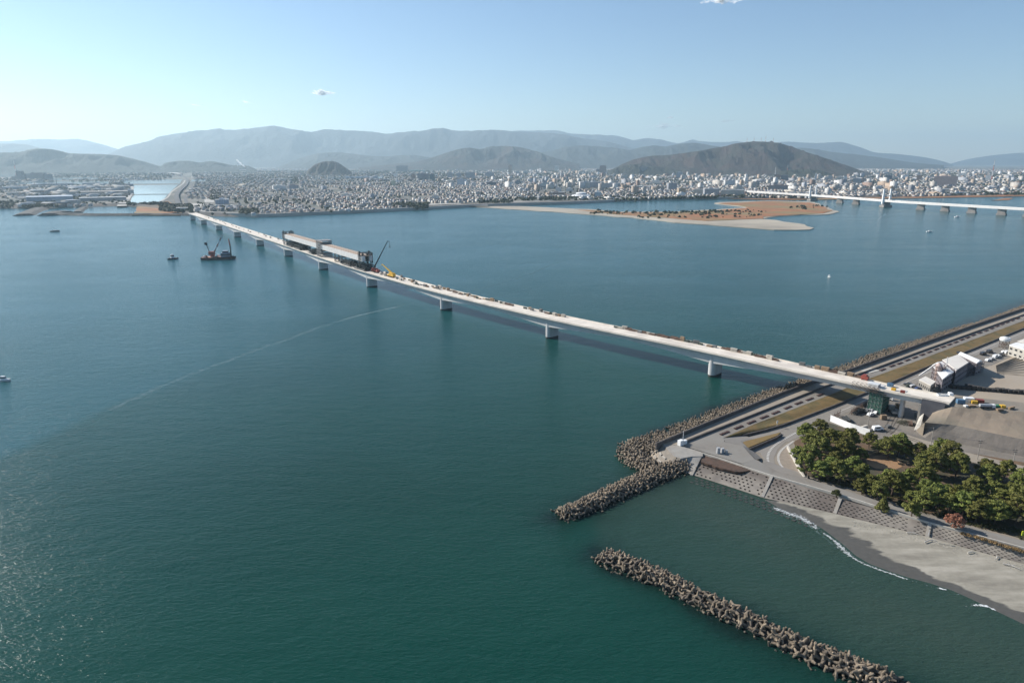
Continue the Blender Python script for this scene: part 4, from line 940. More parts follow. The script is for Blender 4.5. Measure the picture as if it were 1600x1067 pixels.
# ---------------------------------------------------------------- vehicles
def car(name, loc, rz, paint, label, kind='car', cat='car', group=None):
    t = empty(name, loc, rz); tag(t, label, cat, group)
    if kind == 'car': L, Wd, H = 4.4, 1.75, 1.45
    elif kind == 'van': L, Wd, H = 4.8, 1.8, 2.0
    else: L, Wd, H = 7.5, 2.3, 2.9
    def prof(b, P, hw, tuck=0.0):
        n = len(b.v); k = len(P)
        for y, tk in ((-hw, 0), (hw, 0)):
            b.v += [(x, y * (1 - tuck * (z > H * .55)), z) for x, z in P]
        for i in range(k): j = (i + 1) % k; b.f.append((n + i, n + j, n + k + j, n + k + i)); b.m.append(0)
        b.f.append(tuple(range(n, n + k))[::-1]); b.f.append(tuple(range(n + k, n + 2 * k))); b.m += [0, 0]
    if kind == 'truck':
        b = MB(); prof(b, [(1.7, .6), (3.75, .6), (3.75, 1.7), (3.45, 2.7), (1.8, 2.8), (1.7, 2.6)], Wd / 2); b.build('cab', paint, t)
        b = MB(); b.box(-3.75, 1.5, -Wd / 2, Wd / 2, .9, 1.15); b.box(-3.75, 1.5, -Wd / 2, -Wd / 2 + .1, 1.15, 1.8); b.box(-3.75, 1.5, Wd / 2 - .1, Wd / 2, 1.15, 1.8); b.box(-3.75, -3.65, -Wd / 2 + .1, Wd / 2 - .1, 1.15, 1.8); b.build('flatbed', paint, t)
        b = MB(); b.box(3.62, 3.72, -Wd / 2 + .2, Wd / 2 - .2, 1.75, 2.45); b.build('windscreen', m_glass, t)
    else:
        h = H; b = MB()
        if kind == 'car': prof(b, [(-L / 2, .35), (L / 2, .35), (L / 2, .7), (L * .22, .92), (L * .08, h), (-L * .3, h), (-L * .46, .95), (-L / 2, .9)], Wd / 2, .12)
        else: prof(b, [(-L / 2, .35), (L / 2, .35), (L / 2, .95), (L * .34, 1.15), (L * .22, h), (-L * .46, h), (-L / 2, 1.2)], Wd / 2, .08)
        b.build('body', paint, t)
        b = MB(); z0, z1 = (.93, 1.3) if kind == 'car' else (1.2, 1.75)
        b.box(-L * .34, L * .12, -Wd / 2 - .012, Wd / 2 + .012, z0, z1); b.build('windows', m_glass, t)
    for x in (-L * .31, L * .31):
        for y in (-Wd / 2 - .02, Wd / 2 - .2): b = MB(); b.tube((x, y, .33), (x, y + .22, .33), .36 if kind != 'truck' else .5, k=12); b.build('wheel', m_tyre, t)
    return t
m_sil = M('silver paint', (.42, .42, .42), (.38, .38, .38), 1, .35); m_blk = M('black paint', (.03, .03, .035), (.025, .025, .03), 1, .3); m_nvy = M('navy paint', (.03, .05, .12), (.03, .04, .1), 1, .3)
g_ = 'cars parked in the yards'
for (x, y, rz, pt, l, k) in ((1361, 649, .5, m_whiter, 'white car in front of the parked row by the green scaffold', 'car'), (1357, 643, .5, m_sil, 'silver car at the left end of the row by the scaffold', 'car'), (1364, 643.5, .55, m_sil, 'silver van parked in the middle of the row by the scaffold', 'van'),
                         (1370, 645.5, .6, m_whiter, 'small white car at the right end of the scaffold row', 'car'), (1387, 624, 2.4, m_whiter, 'white van half hidden behind the green scaffold', 'van'), (1371, 672, .2, m_whiter, 'white van beside the white fence and pines', 'van'),
                         (1498, 553, .6, m_blk, 'black car parked alone beside the long retaining wall', 'car'), (1536, 554.5, .5, m_blk, 'black car parked in the middle of the factory lot', 'van'), (1546, 551, .5, m_blk, 'dark car nearest the round tank in the lot', 'van'),
                         (1571, 551.5, -.2, m_whiter, 'white car parked alone on the right of the lot', 'car'), (1577, 553, -.2, m_whiter, 'white van at the right edge of the factory lot', 'van'),
                         (1543, 564, .6, m_whiter, 'white car in the row by the factory end', 'car'), (1549, 562, .6, m_sil, 'silver car second in the row by the factory end', 'car'), (1555, 559, .6, m_whiter, 'white van third in the row by the factory', 'van'), (1560, 557.5, .6, m_whiter, 'white car fourth in the row by the factory', 'car'), (1565, 555.5, .6, m_blk, 'black car last in the row by the factory', 'car'),
                         (1419, 602, 2.3, m_blk, 'black car near the road beyond the deck end', 'car'), (1436, 609, .1, m_nvy, 'blue and white car at the foot of the factory', 'car'), (1428, 605, .1, m_sil, 'grey car between the deck and the factory', 'car')):
    car('parked_car' if k == 'car' else 'parked_van', G(x, y, ZG + .12), rz, pt, l, k, 'car' if k == 'car' else 'van', g_)
car('truck', G(1394.5, 645, ZG + .05), 1.35, m_concw, 'pale truck driving through the yard between scaffold and column', 'truck', 'truck')
def on_fill(x, y, dz=0): return G(x, y, ZT + .05 + dz)
car('truck', on_fill(1476, 620.8), math.radians(-8), m_whiter, 'white truck with a long red and white bed at the end of the deck', 'truck', 'truck').scale = (.85, .85, .85)
# tank lorry
t = empty('tank_truck', on_fill(1540, 637.5), math.radians(174)); tag(t, 'white tank truck on the embankment road', 'truck'); t.scale = (.58, .62, .62)
b = MB(); b.box(-6, -4, -1.2, 1.2, .6, 2.9); b.build('cab', m_whiter, t); b = MB(); b.tube((-3.6, 0, 2.0), (4.5, 0, 2.0), 1.15, k=16); b.build('tank', m_sil, t); b = MB(); b.box(-3.8, 4.6, -1.1, 1.1, .6, .95); b.build('chassis', m_steel, t)
for x in (-5, -1, 2.2, 3.5):
    for y in (-1.2, .9): b = MB(); b.tube((x, y, .5), (x, y + .3, .5), .5, k=10); b.build('wheel', m_tyre, t)
def container(x, y, L, wd, h, rz, mat, label, cat='container', z=None):
    t = empty('site_container', on_fill(x, y) if z is None else G(x, y, z), rz); tag(t, label, cat); t.scale = (.62, .8, .7)
    b = MB(); b.box(-L / 2, L / 2, -wd / 2, wd / 2, 0, h); 
    for i in range(int(L / .5)): b.box(-L / 2 + i * .5 + .1, -L / 2 + i * .5 + .35, -wd / 2 - .05, wd / 2 + .05, .1, h - .1)
    b.build('shell', mat, t); b = MB(); b.box(L / 2, L / 2 + .06, -wd * .35, wd * .35, .1, h * .9); b.build('door', m_steel, t); return t
container(1500.5, 630, 5, 2.4, 2.6, -.2, m_blue, 'blue container on the embankment beside white skips')
container(1513, 627.5, 6, 2.6, 2.8, -.2, m_whiter, 'white container between the blue one and the red machine')
container(1522, 630, 3.5, 2.2, 1.8, -.3, m_yel, 'small yellow box by the red machine on the embankment')
container(1529, 628.5, 6, 2.4, 2.0, -.3, m_red, 'red container beside the tank truck')
container(1556, 636, 7, 2.4, 1.4, -.1, m_grn2, 'low green container behind the tank truck')
container(1566, 637, 3, 2.2, 1.8, -.1, m_yel, 'yellow box at the right end of the embankment row')
container(1509, 635, 2.6, 1.6, 1.0, .3, m_white, 'small white box in front of the blue container')
for k, (x, y, l) in enumerate(((1518, 635, 'left'), (1562, 641, 'middle'), (1580, 639, 'right'))):
    o = stack_mesh(40 + k).build('plank_stack', m_tim, None, on_fill(x, y), .2 * k); tag(o, f'timber stack on the embankment road, {l} one of three', 'timber stack')
# deck end site gear near scaffold tower
for k, (ds, of, nm, mt, l, dims) in enumerate(((3, 3, 'tool_box', m_blue, 'blue tool container on the deck above the scaffold', (2.4, 1.8, 1.5)), (-2, -3, 'site_hut', m_whiter, 'white ribbed hut roof on the deck over the scaffold', (4.6, 3.4, 1.8)), (6, -2, 'generator', m_yel, 'yellow generator on the deck above the scaffold', (1.8, 1.2, 1.2)),
                                              (10, -4, 'generator', m_red, 'red generator on the deck left of the scaffold', (1.8, 1.3, 1.5)))):
    loc, a = local(SL[2] - ds, of); b = MB(); L, w_, h = dims; b.box(-L / 2, L / 2, -w_ / 2, w_ / 2, .15, h); [b.box(-L / 2 + i * .4, -L / 2 + i * .4 + .15, -w_ / 2 - .04, w_ / 2 + .04, .2, h + .05) for i in range(int(L / .4))]; b.box(-L / 2 + .1, L / 2 - .1, -w_ / 2 + .1, w_ / 2 - .1, 0, .15)
    tag(b.build(nm, mt, None, loc, a), l, nm.replace('_', ' '))
loc, a = local(SL[2] + 4, -6.6); b = MB(); frame_box(b, -5, 6, -1, 1, -1.2, 1.5, 6, 1, 2, .05); tag(b.build('edge_scaffold', m_rust, None, loc, a), 'brown tube scaffold hung on the deck edge at the shore pier', 'scaffolding')
loc, a = local(SP_[0] - 76, 5); b = MB(); b.box(-1.6, 1.6, -1, 1, 0.4, 1.9); b.box(-.8, .8, -.8, .8, 1.9, 2.6); [b.tube((x, y, .4), (x, y + .3, .4), .4, k=10) for x in (-1, 1) for y in (-1.1, .8)]; tag(b.build('small_loader', m_red, None, loc, a), 'small red loader on the deck by the far parapet near the shore', 'loader')
# ---------------------------------------------------------------- yard things
b = MB(); P = [Vector(p) for p in resample([tuple(v) for v in W([(1297, 658), (1330, 672), (1358, 681)], ZG)], step=2.0)]
for p_, q_ in zip(P[:-1], P[1:]): b.quad(p_, q_, q_ + Vector((0, 0, 3)), p_ + Vector((0, 0, 3)))
for p_ in P: b.tube(p_ + Vector((.05, .12, 0)), p_ + Vector((.05, .12, 3.1)), .07, k=4)
tag(b.build('site_fence', m_whiter), 'white sheet hoarding between the yard and the pines', 'fence')
def rack(pa_, pb_, label, h=3.2):
    P = [Vector(p) for p in resample([tuple(v) for v in W([pa_, pb_], ZG)], step=1.5)]; b = MB()
    for p_ in P: b.tube(p_, p_ + Vector((0, 0, h)), .13, k=4); b.tube(p_ + Vector((-.6, .9, 0)), p_ + Vector((0, 0, h * .7)), .09, k=4)
    b.tube(P[0] + Vector((0, 0, h * .6)), P[-1] + Vector((0, 0, h * .6)), .1, k=4); b.tube(P[0] + Vector((0, 0, h * .2)), P[-1] + Vector((0, 0, h * .2)), .1, k=4)
    tag(b.build('steel_barrier', m_rust), label, 'barrier')
rack((1330, 648), (1360, 631), 'row of upright brown steel beams left of the green scaffold'); rack((1298, 658), (1312, 650), 'short row of dark steel posts at the corner of the white hoarding')
for k, (x, y, l) in enumerate(((1341, 646, 'heap of pipes at the foot of the brown steel beams'), (1322, 657, 'pile of dark steel parts behind the white hoarding'), (1347, 644, 'second heap of pipes beside the parked silver car'))):
    o = pipes_mesh(60 + k).build('pipe_heap', m_steel, None, G(x, y, ZG), .5 + k); o.scale = (1.3, 1.6, 1.8); tag(o, l, 'pipe heap')
b = MB()
rr2 = random.Random(3)
for i in range(140):
    a_ = rr2.uniform(0, 6.28); r_ = 3.4 * rr2.random() ** .6; z = max(0, 1.6 - r_ * .45); x, y = r_ * math.cos(a_), r_ * math.sin(a_); b.tube((x - rr2.uniform(.3, 1), y - .4, z * rr2.random()), (x + rr2.uniform(.3, 1), y + rr2.uniform(-.6, .6), z * rr2.random() + .2), .07, k=4)
tag(b.build('brush_pile', M('cut brush', (.13, .12, .08), (.07, .065, .045), 1, .9), None, G(1414, 661, ZG)), 'heap of cut brush beside the foot of the column', 'brush pile')
# navigation gear on the corner
t = empty('control_cabinets', G(1067, 694, 3.95), .6); tag(t, 'white control cabinets and mast at the corner of the embankment', 'cabinet')
b = MB(); b.box(-2.4, -.4, -.8, .8, 0, 2.2); b.box(.2, 1.8, -.6, .6, 0, 1.6); b.build('cabinet', m_whiter, t); b = MB(); b.tube((-.1, 0, 0), (-.1, 0, 6), .09, k=6); b.build('mast', m_whiter, t)
t = empty('weather_station', G(1122, 708, 4.0), .3); tag(t, 'silver cabinets and pole in the middle of the turning area', 'cabinet')
b = MB(); b.box(-.6, .6, -.5, .5, 0, 2.4); b.box(1.4, 2.6, -.4, .6, 0, 1.8); b.box(2.8, 3.6, -1.2, -.4, 0, 1.2); b.build('cabinet', m_sil, t); b = MB(); b.tube((-1, 0, 0), (-1, 0, 3.6), .08, k=6); b.build('pole', m_sil, t)
def lamp(x, y, z, h, label):
    t = empty('lamp_post', G(x, y, z)); tag(t, label, 'lamp post'); b = MB(); b.tube((0, 0, 0), (0, 0, h), .12, .07, k=8); b.build('pole', m_sil, t); b = MB(); b.box(-.2, .9, -.15, .15, h, h + .15); b.build('lamp_head', m_steel, t)
lamp(1263, 738, ZG, 5.2, 'thin grey lamp post between the road bend and the pines'); lamp(1451, 836, 2.6, 2.2, 'short grey post on the lattice slope near the red tree')
lamp(1598, 741, ZG, 6, 'grey lamp post at the right edge beside the track')
b = MB(); b.tube((0, 0, 0), (0, 0, 1.6), .06, k=6); b.box(-.35, .35, -.06, .06, 1.2, 2.3); tag(b.build('road_sign', M('sign board', (.75, .75, .72), (.7, .7, .68), 1, .5), None, G(1214, 665, 3.0), .4), 'small white sign above the grass slope', 'sign')
for x, y, l in ((1347.5, 767, 'yellow green marker board on the edge of the pines by the road'), (1597, 838, 'yellow marker board beside the shore road at the right edge')):
    b = MB(); b.box(-.3, .3, -.1, .1, .3, 1.9); b.tube((0, 0, 0), (0, 0, .4), .05, k=6); tag(b.build('marker_board', M('lime paint', (.55, .62, .04), (.5, .55, .04), 1, .6), None, G(x, y, ZG + .1)), l, 'sign')
# ---------------------------------------------------------------- factory beside the lower road
def slab_building(name, quad, z0, h, roofm, wallm, label, cat='building', pitch=0, rows=2, nwin=10):
    """quad: roof corners in photo pixels at height z0+h: near-left order around"""
    R = [Vector(G(x, y, z0 + h)) for x, y in quad]; c = sum(R, Vector()) / 4; base = Vector((c.x, c.y, z0)); t = empty(name, base); tag(t, label, cat)
    R = [r - base for r in R]
    ar = sum(R[i].x * R[(i + 1) % 4].y - R[(i + 1) % 4].x * R[i].y for i in range(4))
    if ar < 0: R = R[::-1]
    F = [Vector((r.x, r.y, 0)) for r in R]
    b = MB(); [b.quad(F[i], F[(i + 1) % 4], R[(i + 1) % 4], R[i]) for i in range(4)]; b.build('wall', wallm, t)
    b = MB(); cc = Vector((0, 0, h)); E2 = [cc + (r - cc) * 1.02 + Vector((0, 0, .05)) for r in R]; U = [e + Vector((0, 0, .35)) for e in E2]
    if pitch:
        L01 = (R[0] - R[1]).length; L12 = (R[1] - R[2]).length
        i0 = 0 if L01 < L12 else 1; A = (U[i0] + U[(i0 + 1) % 4]) / 2 + Vector((0, 0, pitch)); B = (U[(i0 + 2) % 4] + U[(i0 + 3) % 4]) / 2 + Vector((0, 0, pitch))
        b.quad(U[(i0 + 1) % 4], U[(i0 + 2) % 4], B, A); b.quad(U[(i0 + 3) % 4], U[i0], A, B); b.tri(U[i0], U[(i0 + 1) % 4], A); b.tri(U[(i0 + 2) % 4], U[(i0 + 3) % 4], B)
    else: b.quad(*U)
    [b.quad(E2[i], E2[(i + 1) % 4], U[(i + 1) % 4], U[i]) for i in range(4)]; b.build('roof', roofm, t)
    if nwin:
        for i in range(4):
            a, c2 = F[i], F[(i + 1) % 4]; d = c2 - a; L = d.length; d.normalize(); nn = Vector((d.y, -d.x, 0)) * .04; k = max(2, int(nwin * L / 30)); 
            b = MB()
            for r_ in range(rows):
                zc = h * (r_ + .35) / rows
                for j in range(k):
                    x = L * (j + .25) / k; p = a + d * x + nn + Vector((0, 0, zc)); q = p + d * (L / k * .5); b.quad(p, q, q + Vector((0, 0, h * .35 / rows)), p + Vector((0, 0, h * .35 / rows)))
            b.build('window_row', m_glass, t)
    return t
m_roofw = M('white sheet roof', (.78, .77, .74), (.68, .67, .65), .15, .6); m_roofc = M('cream roof', (.66, .62, .55), (.58, .54, .48), .12, .7); m_wallp = M('grey plant wall', (.19, .17, .18), (.14, .125, .135), .3, .8)
slab_building('factory', [(1472.6, 563), (1497, 555), (1513, 567), (1494, 579)], ZG, 8.4, m_roofc, m_wallp, 'long factory with a big cream roof beside the lower road', 'factory', rows=3, nwin=14)
slab_building('factory_wing', [(1497.5, 554), (1504, 552), (1534, 564.5), (1526, 568)], ZG, 7.0, m_roofw, m_wallp, 'narrow white roofed wing at the right end of the factory', 'factory', pitch=.8, rows=3)
slab_building('factory_wing', [(1457, 571.5), (1471.5, 566), (1490, 582), (1473, 593)], ZG, 7.2, m_roofw, m_wallp, 'white roofed shed at the left end of the factory', 'factory', pitch=.6, rows=3)
slab_building('shed', [(1436, 594), (1446, 589), (1462, 597), (1454, 603)], ZG, 4.5, m_roofc, m_conc, 'low open concrete shed in front of the factory silo', 'shed', rows=1, nwin=20)
slab_building('warehouse', [(1577, 540), (1588, 536), (1625, 544), (1616, 552)], ZG, 6, m_roofw, m_concw, 'white roofed warehouse cut by the right edge', 'warehouse', pitch=.5)
slab_building('warehouse', [(1590, 534), (1604, 529), (1640, 536), (1628, 543)], ZG, 5, m_roofc, m_concw, 'pale roofed shed behind the warehouse at the right edge', 'warehouse', pitch=.5)
t = empty('silo_tower', G(1466, 600, ZG), .5); tag(t, 'tall pinkish silo tower with ladders at the end of the factory', 'silo')
b = MB(); b.lathe([(1.6, 0), (1.6, 10.5), (.3, 12)], 14, 0, (-2, 0, 0)); b.box(-.2, 2.2, -1.2, 1.2, 0, 9); b.build('silo', M('pink grey steel', (.48, .36, .32), (.38, .29, .26), .4, .7), t)
b = MB(); b.tube((2.8, -1.0, 0), (2.8, -1.0, 14.5), .3, k=6); b.tube((-2, 1.6, 11), (-8, 6, 4), .4, k=4); b.build('conveyor', m_white, t); b = MB(); frame_box(b, -4, 3.2, -1.8, 1.8, 0, 10, 3, 2, 5, .09); b.build('frame', m_rust, t)
t = empty('lattice_stair', G(1500, 591, ZG), math.radians(32)); tag(t, 'dark lattice of pipes and stairs along the shaded side of the factory', 'pipe rack')
b = MB(); frame_box(b, -22, 22, -1.2, 1.2, 0, 6.6, 20, 1, 4, .09); b.build('frame', M('purple grey steel', (.16, .14, .16), (.1, .09, .1), .5, .8), t); b = MB(); [b.box(-22, 22, -1.1, 1.1, z, z + .1) for z in (1.65, 3.3, 4.95)]; b.build('walkway', m_steel, t)
t = empty('round_tank', G(1568, 543.5, ZG), 0); tag(t, 'round white topped tank on legs by the parking lot', 'tank')
b = MB(); b.lathe([(2.6, 4.6), (2.9, 5), (2.9, 6.2), (2.6, 6.6), (.01, 6.9)], 20); b.lathe([(.8, 6.75), (1.6, 7.0), (.01, 7.3)], 12); b.build('tank', m_whiter, t); b = MB(); frame_box(b, -1.8, 1.8, -1.8, 1.8, 0, 4.8, 2, 1, 2, .12); b.build('frame', m_rust, t)
b = MB(); P = [Vector(p) for p in resample([tuple(v) for v in W([(1492, 620), (1530, 623), (1600, 629), (1750, 642)], ZG + 1)], step=2.2)]
rr3 = random.Random(8)
for p_ in P:
    p_ = p_ + Vector((9, 16, 0)); b.cbox(p_.x, p_.y, ZG, 2.1, 2.4, 1.6 + rr3.random() * 1.2, rr3.uniform(-.2, .2))
tag(b.build('sandbag_row', M('black bags', (.06, .055, .05), (.03, .03, .028), .6, .95), None), 'long row of black sandbags behind the embankment', 'sandbags')
# low hedges on the crest road
hm = M('hedge', (.07, .03, .028), (.04, .022, .02), 1.2, .95, bump=.8, bdist=.2, rand=.15)
def hedge_mesh():
    rr_ = random.Random(2); b = MB(); 
    for i in range(14):
        x = -2.6 + i * .4; b.cbox(x, 0, 0, .55, 1.0 + rr_.uniform(-.15, .15), .34 + rr_.uniform(-.08, .1), rr_.uniform(-.2, .2))
    return b
hx = [(1132, 677), (1154, 668), (1174, 660), (1194, 652), (1212, 645), (1231, 637), (1248, 630), (1265, 624), (1282, 617), (1379, 578), (1394, 572), (1406, 568), (1418, 563), (1429.5, 559), (1441, 554.5), (1452, 550.3), (1463, 546), (1473.5, 542.3), (1483.5, 538.6), (1493.5, 535), (1503, 531), (1512, 527.6), (1521, 524), (1531, 520.4), (1541, 517), (1550, 513.4), (1558, 510), (1566, 507), (1574, 504), (1582, 501), (1590, 498), (1598, 495)]
hp = hedge_mesh().build('low_hedge', hm)
for i, (x, y) in enumerate(hx):
    o = hp if i == 0 else copy_thing(hp)
    a = Vector(G(*hx[max(0, i - 1)], ZB)); c = Vector(G(*hx[min(len(hx) - 1, i + 1)], ZB)); dd = c - a
    o.location = G(x, y, ZB); o.rotation_euler = (0, 0, math.atan2(dd.y, dd.x)); tag(o, 'short dark red clipped hedge in the line along the crest road', 'hedge', 'hedges in a dashed line on the crest road')
for x, y, l in ((1360, 579, 'pale concrete ramp slab crossing the crest road by the bridge'), (1597, 494.5, 'pale concrete slab crossing the crest road at the right edge')):
    p_ = Vector(G(x, y, ZB)); b = MB(); b.cbox(0, 0, 0, 9, 5.5, .18); tag(b.build('ramp_slab', m_concw, None, p_, .55), l, 'ramp')
# ================================================================ TETRAPODS
def tetrapod():
    b = MB(); dirs = [Vector((0, 0, 1))] + [Vector((math.cos(a) * .943, math.sin(a) * .943, -.333)) for a in (0, 2.094, 4.189)]
    for d in dirs: b.tube(d * .05, d * 1.5, .44, .24, k=8, caps=True)
    return b
m_tet = M('block concrete', (.285, .225, .155), (.12, .096, .07), 1.1, .9, detail=6, kind='pos', rand=.28, bump=.3, bdist=.1, c3=(.11, .09, .07), scale2=.5)
tide_band(m_tet, -.1, .9)
tp = tetrapod(); TV = np.array(tp.v, float); 
me_t = tp.build('tetrapod', m_tet).data; bpy.data.objects.remove(bpy.data.objects['tetrapod'])
def rnd_rot(r): return Matrix.Rotation(r.uniform(0, 6.28), 3, 'Z') @ Matrix.Rotation(r.uniform(-.9, .9) + (3.14 if r.random() < .4 else 0), 3, 'X') @ Matrix.Rotation(r.uniform(0, 6.28), 3, 'Z')
blocks = []                                                     # (x,y,z,scale,R,where)
def mound(line_px, half, hgt, sp, where, seed, scl=1.15, base=-.7):
    r = random.Random(seed); P = [Vector(p) for p in resample([tuple(v) for v in W(line_px, 0)], step=sp)]
    for i, p in enumerate(P):
        d = (P[min(i + 1, len(P) - 1)] - P[max(0, i - 1)]).normalized(); nn = Vector((-d.y, d.x, 0))
        hw = half(i / (len(P) - 1)) if callable(half) else half; k = int(2 * hw / sp) + 1; endt = min(1, min(i, len(P) - 1 - i) * .45 + .45)
        for j in range(k + 1):
            o = -hw + 2 * hw * j / k; q = p + nn * (o + r.uniform(-.35, .35) * sp) + d * r.uniform(-.35, .35) * sp
            z = base + hgt * endt * (1 - (abs(o) / hw) ** 1.8) + r.uniform(-.3, .35); blocks.append((q.x, q.y, z, scl * r.uniform(.88, 1.12), rnd_rot(r), where))
break_mid = [(941, 868), (985, 886), (1045, 913), (1105, 943), (1155, 965), (1215, 996), (1270, 1023), (1330, 1045), (1384, 1068), (1400, 1078)]
mound(break_mid, lambda t: 4.0 + 1.2 * math.sin(t * 9) * .4, 2.5, 1.55, 'off', 1, .98)
mound([(1082, 727), (1060, 731), (1040, 738), (1018, 746), (975, 765), (925, 789), (885, 804), (877, 807)], lambda t: 5.8 - 1.6 * t, 2.9, 1.6, 'jetty', 2, .98)
mound([(1014, 692), (990, 699), (987, 712), (1000, 724), (1024, 736)], 6.4, 2.6, 1.7, 'head', 3, 1.0)
# river revetment in ordered rows
def rows_of_blocks():
    r = random.Random(9); A = wr([(975, 701), (1000, 683), (1050, 664), (1115, 641), (1165, 622), (1237, 597), (1293, 580), (1359, 552.5), (1471, 518), (1534, 500), (1600, 476), (1900, 376)], 0, 2); 
    A = [Vector(p) for p in resample([tuple(v) for v in W([(975, 701), (1000, 683), (1050, 664), (1115, 641), (1165, 622), (1237, 597), (1293, 580), (1359, 553.5), (1471, 519), (1534, 501), (1600, 477), (1900, 377)], 0)], step=1.9)]
    B_ = [Vector(p) for p in resample([tuple(v) for v in W([(x, y + .5) for x, y in L1], 5.3)], n=len(A))]
    for i, (a, c) in enumerate(zip(A, B_)):
        for k in range(7):
            if r.random() < .2: continue
            t = (k + .3) / 7.2; p = a.lerp(c, t); p.z = -.6 + 3.9 * t; q = p + Vector((r.uniform(-.3, .3), r.uniform(-.3, .3), r.uniform(-.2, .2)))
            blocks.append((q.x, q.y, q.z + .3 + r.uniform(-.3, .3), .86 * r.uniform(.85, 1.1), rnd_rot(r) if r.random() < .5 else Matrix.Rotation(.7 + r.uniform(-.35, .35), 3, 'Z'), 'river'))
rows_of_blocks()
B = np.array([(b_[0], b_[1], b_[2]) for b_ in blocks]); bx, by = PX(B[:, 0], B[:, 1], B[:, 2]); dist = np.linalg.norm(B - np.array([0, 0, CAM_H]), axis=1)
vis = (bx < 1610) & (by < 1075); order = [i for i in np.argsort(dist) if vis[i]]; indiv = set(order[:300]); rest = []
desc = {'off': ('tan concrete tetrapod of the detached breakwater in the foreground water', 'tetrapods heaped on the detached breakwater'),
        'jetty': ('concrete tetrapod on the jetty running out from the embankment corner', 'tetrapods heaped on the jetty'),
        'head': ('concrete tetrapod in the mass round the head of the embankment', 'tetrapods round the embankment head'), 'river': ('concrete block of the river wall rows', 'blocks along the river wall')}
thr = {w_: np.percentile([bx[i] for i in indiv if blocks[i][5] == w_] or [0], [12, 35, 60, 85]) for w_ in desc}
for i, (x, y, z, s_, R_, wh) in enumerate(blocks):
    if i in indiv:
        o = bpy.data.objects.new('tetrapod', me_t); o.matrix_world = Matrix.Translation((x, y, z)) @ R_.to_4x4() @ Matrix.Scale(s_, 4); link(o)
        k_ = int(np.digitize(bx[i], thr[wh])); pos = ('at the left tip', 'in the left third', 'in the middle', 'in the right third', 'at the right end')[k_]; hgt = 'on the crest' if z > .9 else ('half in the water' if z < -.1 else 'on the flank')
        tag(o, f"tan tetrapod {hgt} {pos} of the {dict(off='detached breakwater', jetty='jetty', head='block head', river='river wall')[wh]}", 'tetrapod', desc[wh][1])
    else: rest.append(i)
nv = len(TV); RV = np.concatenate([(np.array(blocks[i][4]) @ (TV * blocks[i][3]).T).T + np.array(blocks[i][:3]) for i in rest]); b = MB(); 
nf = len(tp.f); quads = [f for f in tp.f if len(f) == 4]; octs = [f for f in tp.f if len(f) == 8]; Q = np.array(quads + [(f[0], f[1], f[2], f[3]) for f in octs] + [(f[0], f[3], f[4], f[7]) for f in octs] + [(f[4], f[5], f[6], f[7]) for f in octs])
FQ = (Q[None] + (np.arange(len(rest)) * nv)[:, None, None]).reshape(-1, 4)
tag(np_mesh('tetrapods', RV, FQ, m_tet), 'concrete tetrapods banked along the river wall and the corner', kind='stuff')
# core rock under the mounds
m_core = M('wet rock gap shade', (.05, .045, .038), (.025, .024, .02), .6, .9)  # wet rock, darkened so the gaps between blocks read as deep shade
def core(line_px, hw, h, label):
    P = [Vector(p) for p in resample([tuple(v) for v in W(line_px, 0)], step=3)]; b = MB(); rows = []
    for i, p in enumerate(P):
        d = (P[min(i + 1, len(P) - 1)] - P[max(0, i - 1)]).normalized(); nn = Vector((-d.y, d.x, 0)); rows.append([p + nn * hw + Vector((0, 0, -1.2)), p + nn * hw * .3 + Vector((0, 0, h)), p - nn * hw * .3 + Vector((0, 0, h)), p - nn * hw + Vector((0, 0, -1.2))])
    for a, c in zip(rows[:-1], rows[1:]):
        for k in range(3): b.quad(a[k + 1], c[k + 1], c[k], a[k])
    tag(b.build('rubble', m_core), label, kind='stuff')
core(break_mid[:-1], 4.5, .9, 'dark wet rubble under the detached breakwater'); core([(1066, 724), (1020, 745), (925, 789), (888, 803)], 5, 1.0, 'dark wet rubble under the jetty')
core([(1013, 699), (990, 708), (990, 716), (1005, 726), (1026, 736)], 7, .9, 'dark rubble under the block head')
bq = MB(); bq.strip(W([(1000, 686), (1050, 667), (1165, 624), (1293, 582), (1471, 521), (1600, 479), (1900, 379)], -.8), W([(x, y + 3) for x, y in ((1020, 694), (1085, 667), (1225, 611), (1314, 581), (1440, 535.7), (1600, 481), (1900, 381))], 2.4))
tag(bq.build('rubble', m_core), 'dark rubble under the block rows of the river wall', kind='stuff')
# sunken blocks off the lattice toe
mound([(1060, 742), (1100, 757), (1150, 775), (1200, 793), (1225, 800)], 1, 0, 9, 'x', 4) if 0 else None
sb = MB(); r = random.Random(4); P = [Vector(p) for p in resample([tuple(v) for v in W([(1085, 750), (1110, 758), (1150, 773), (1190, 788), (1225, 801), (1265, 818)], 0)], step=2.1)]
for i, p in enumerate(P):
    d = (P[min(i + 1, len(P) - 1)] - P[max(0, i - 1)]).normalized(); nn = Vector((-d.y, d.x, 0))
    for k in range(3): q = p + nn * (k * 1.9 - 2.2) + d * (k % 2); sb.cbox(q.x, q.y, -.6, 1.2, 1.0, .66 + r.uniform(-.03, .10), math.atan2(d.y, d.x))
tag(sb.build('toe_blocks', M('slimy block', (.06, .058, .045), (.03, .03, .025), .8, .5)), 'rows of dark half sunken blocks at the foot of the lattice slope', 'toe blocks')
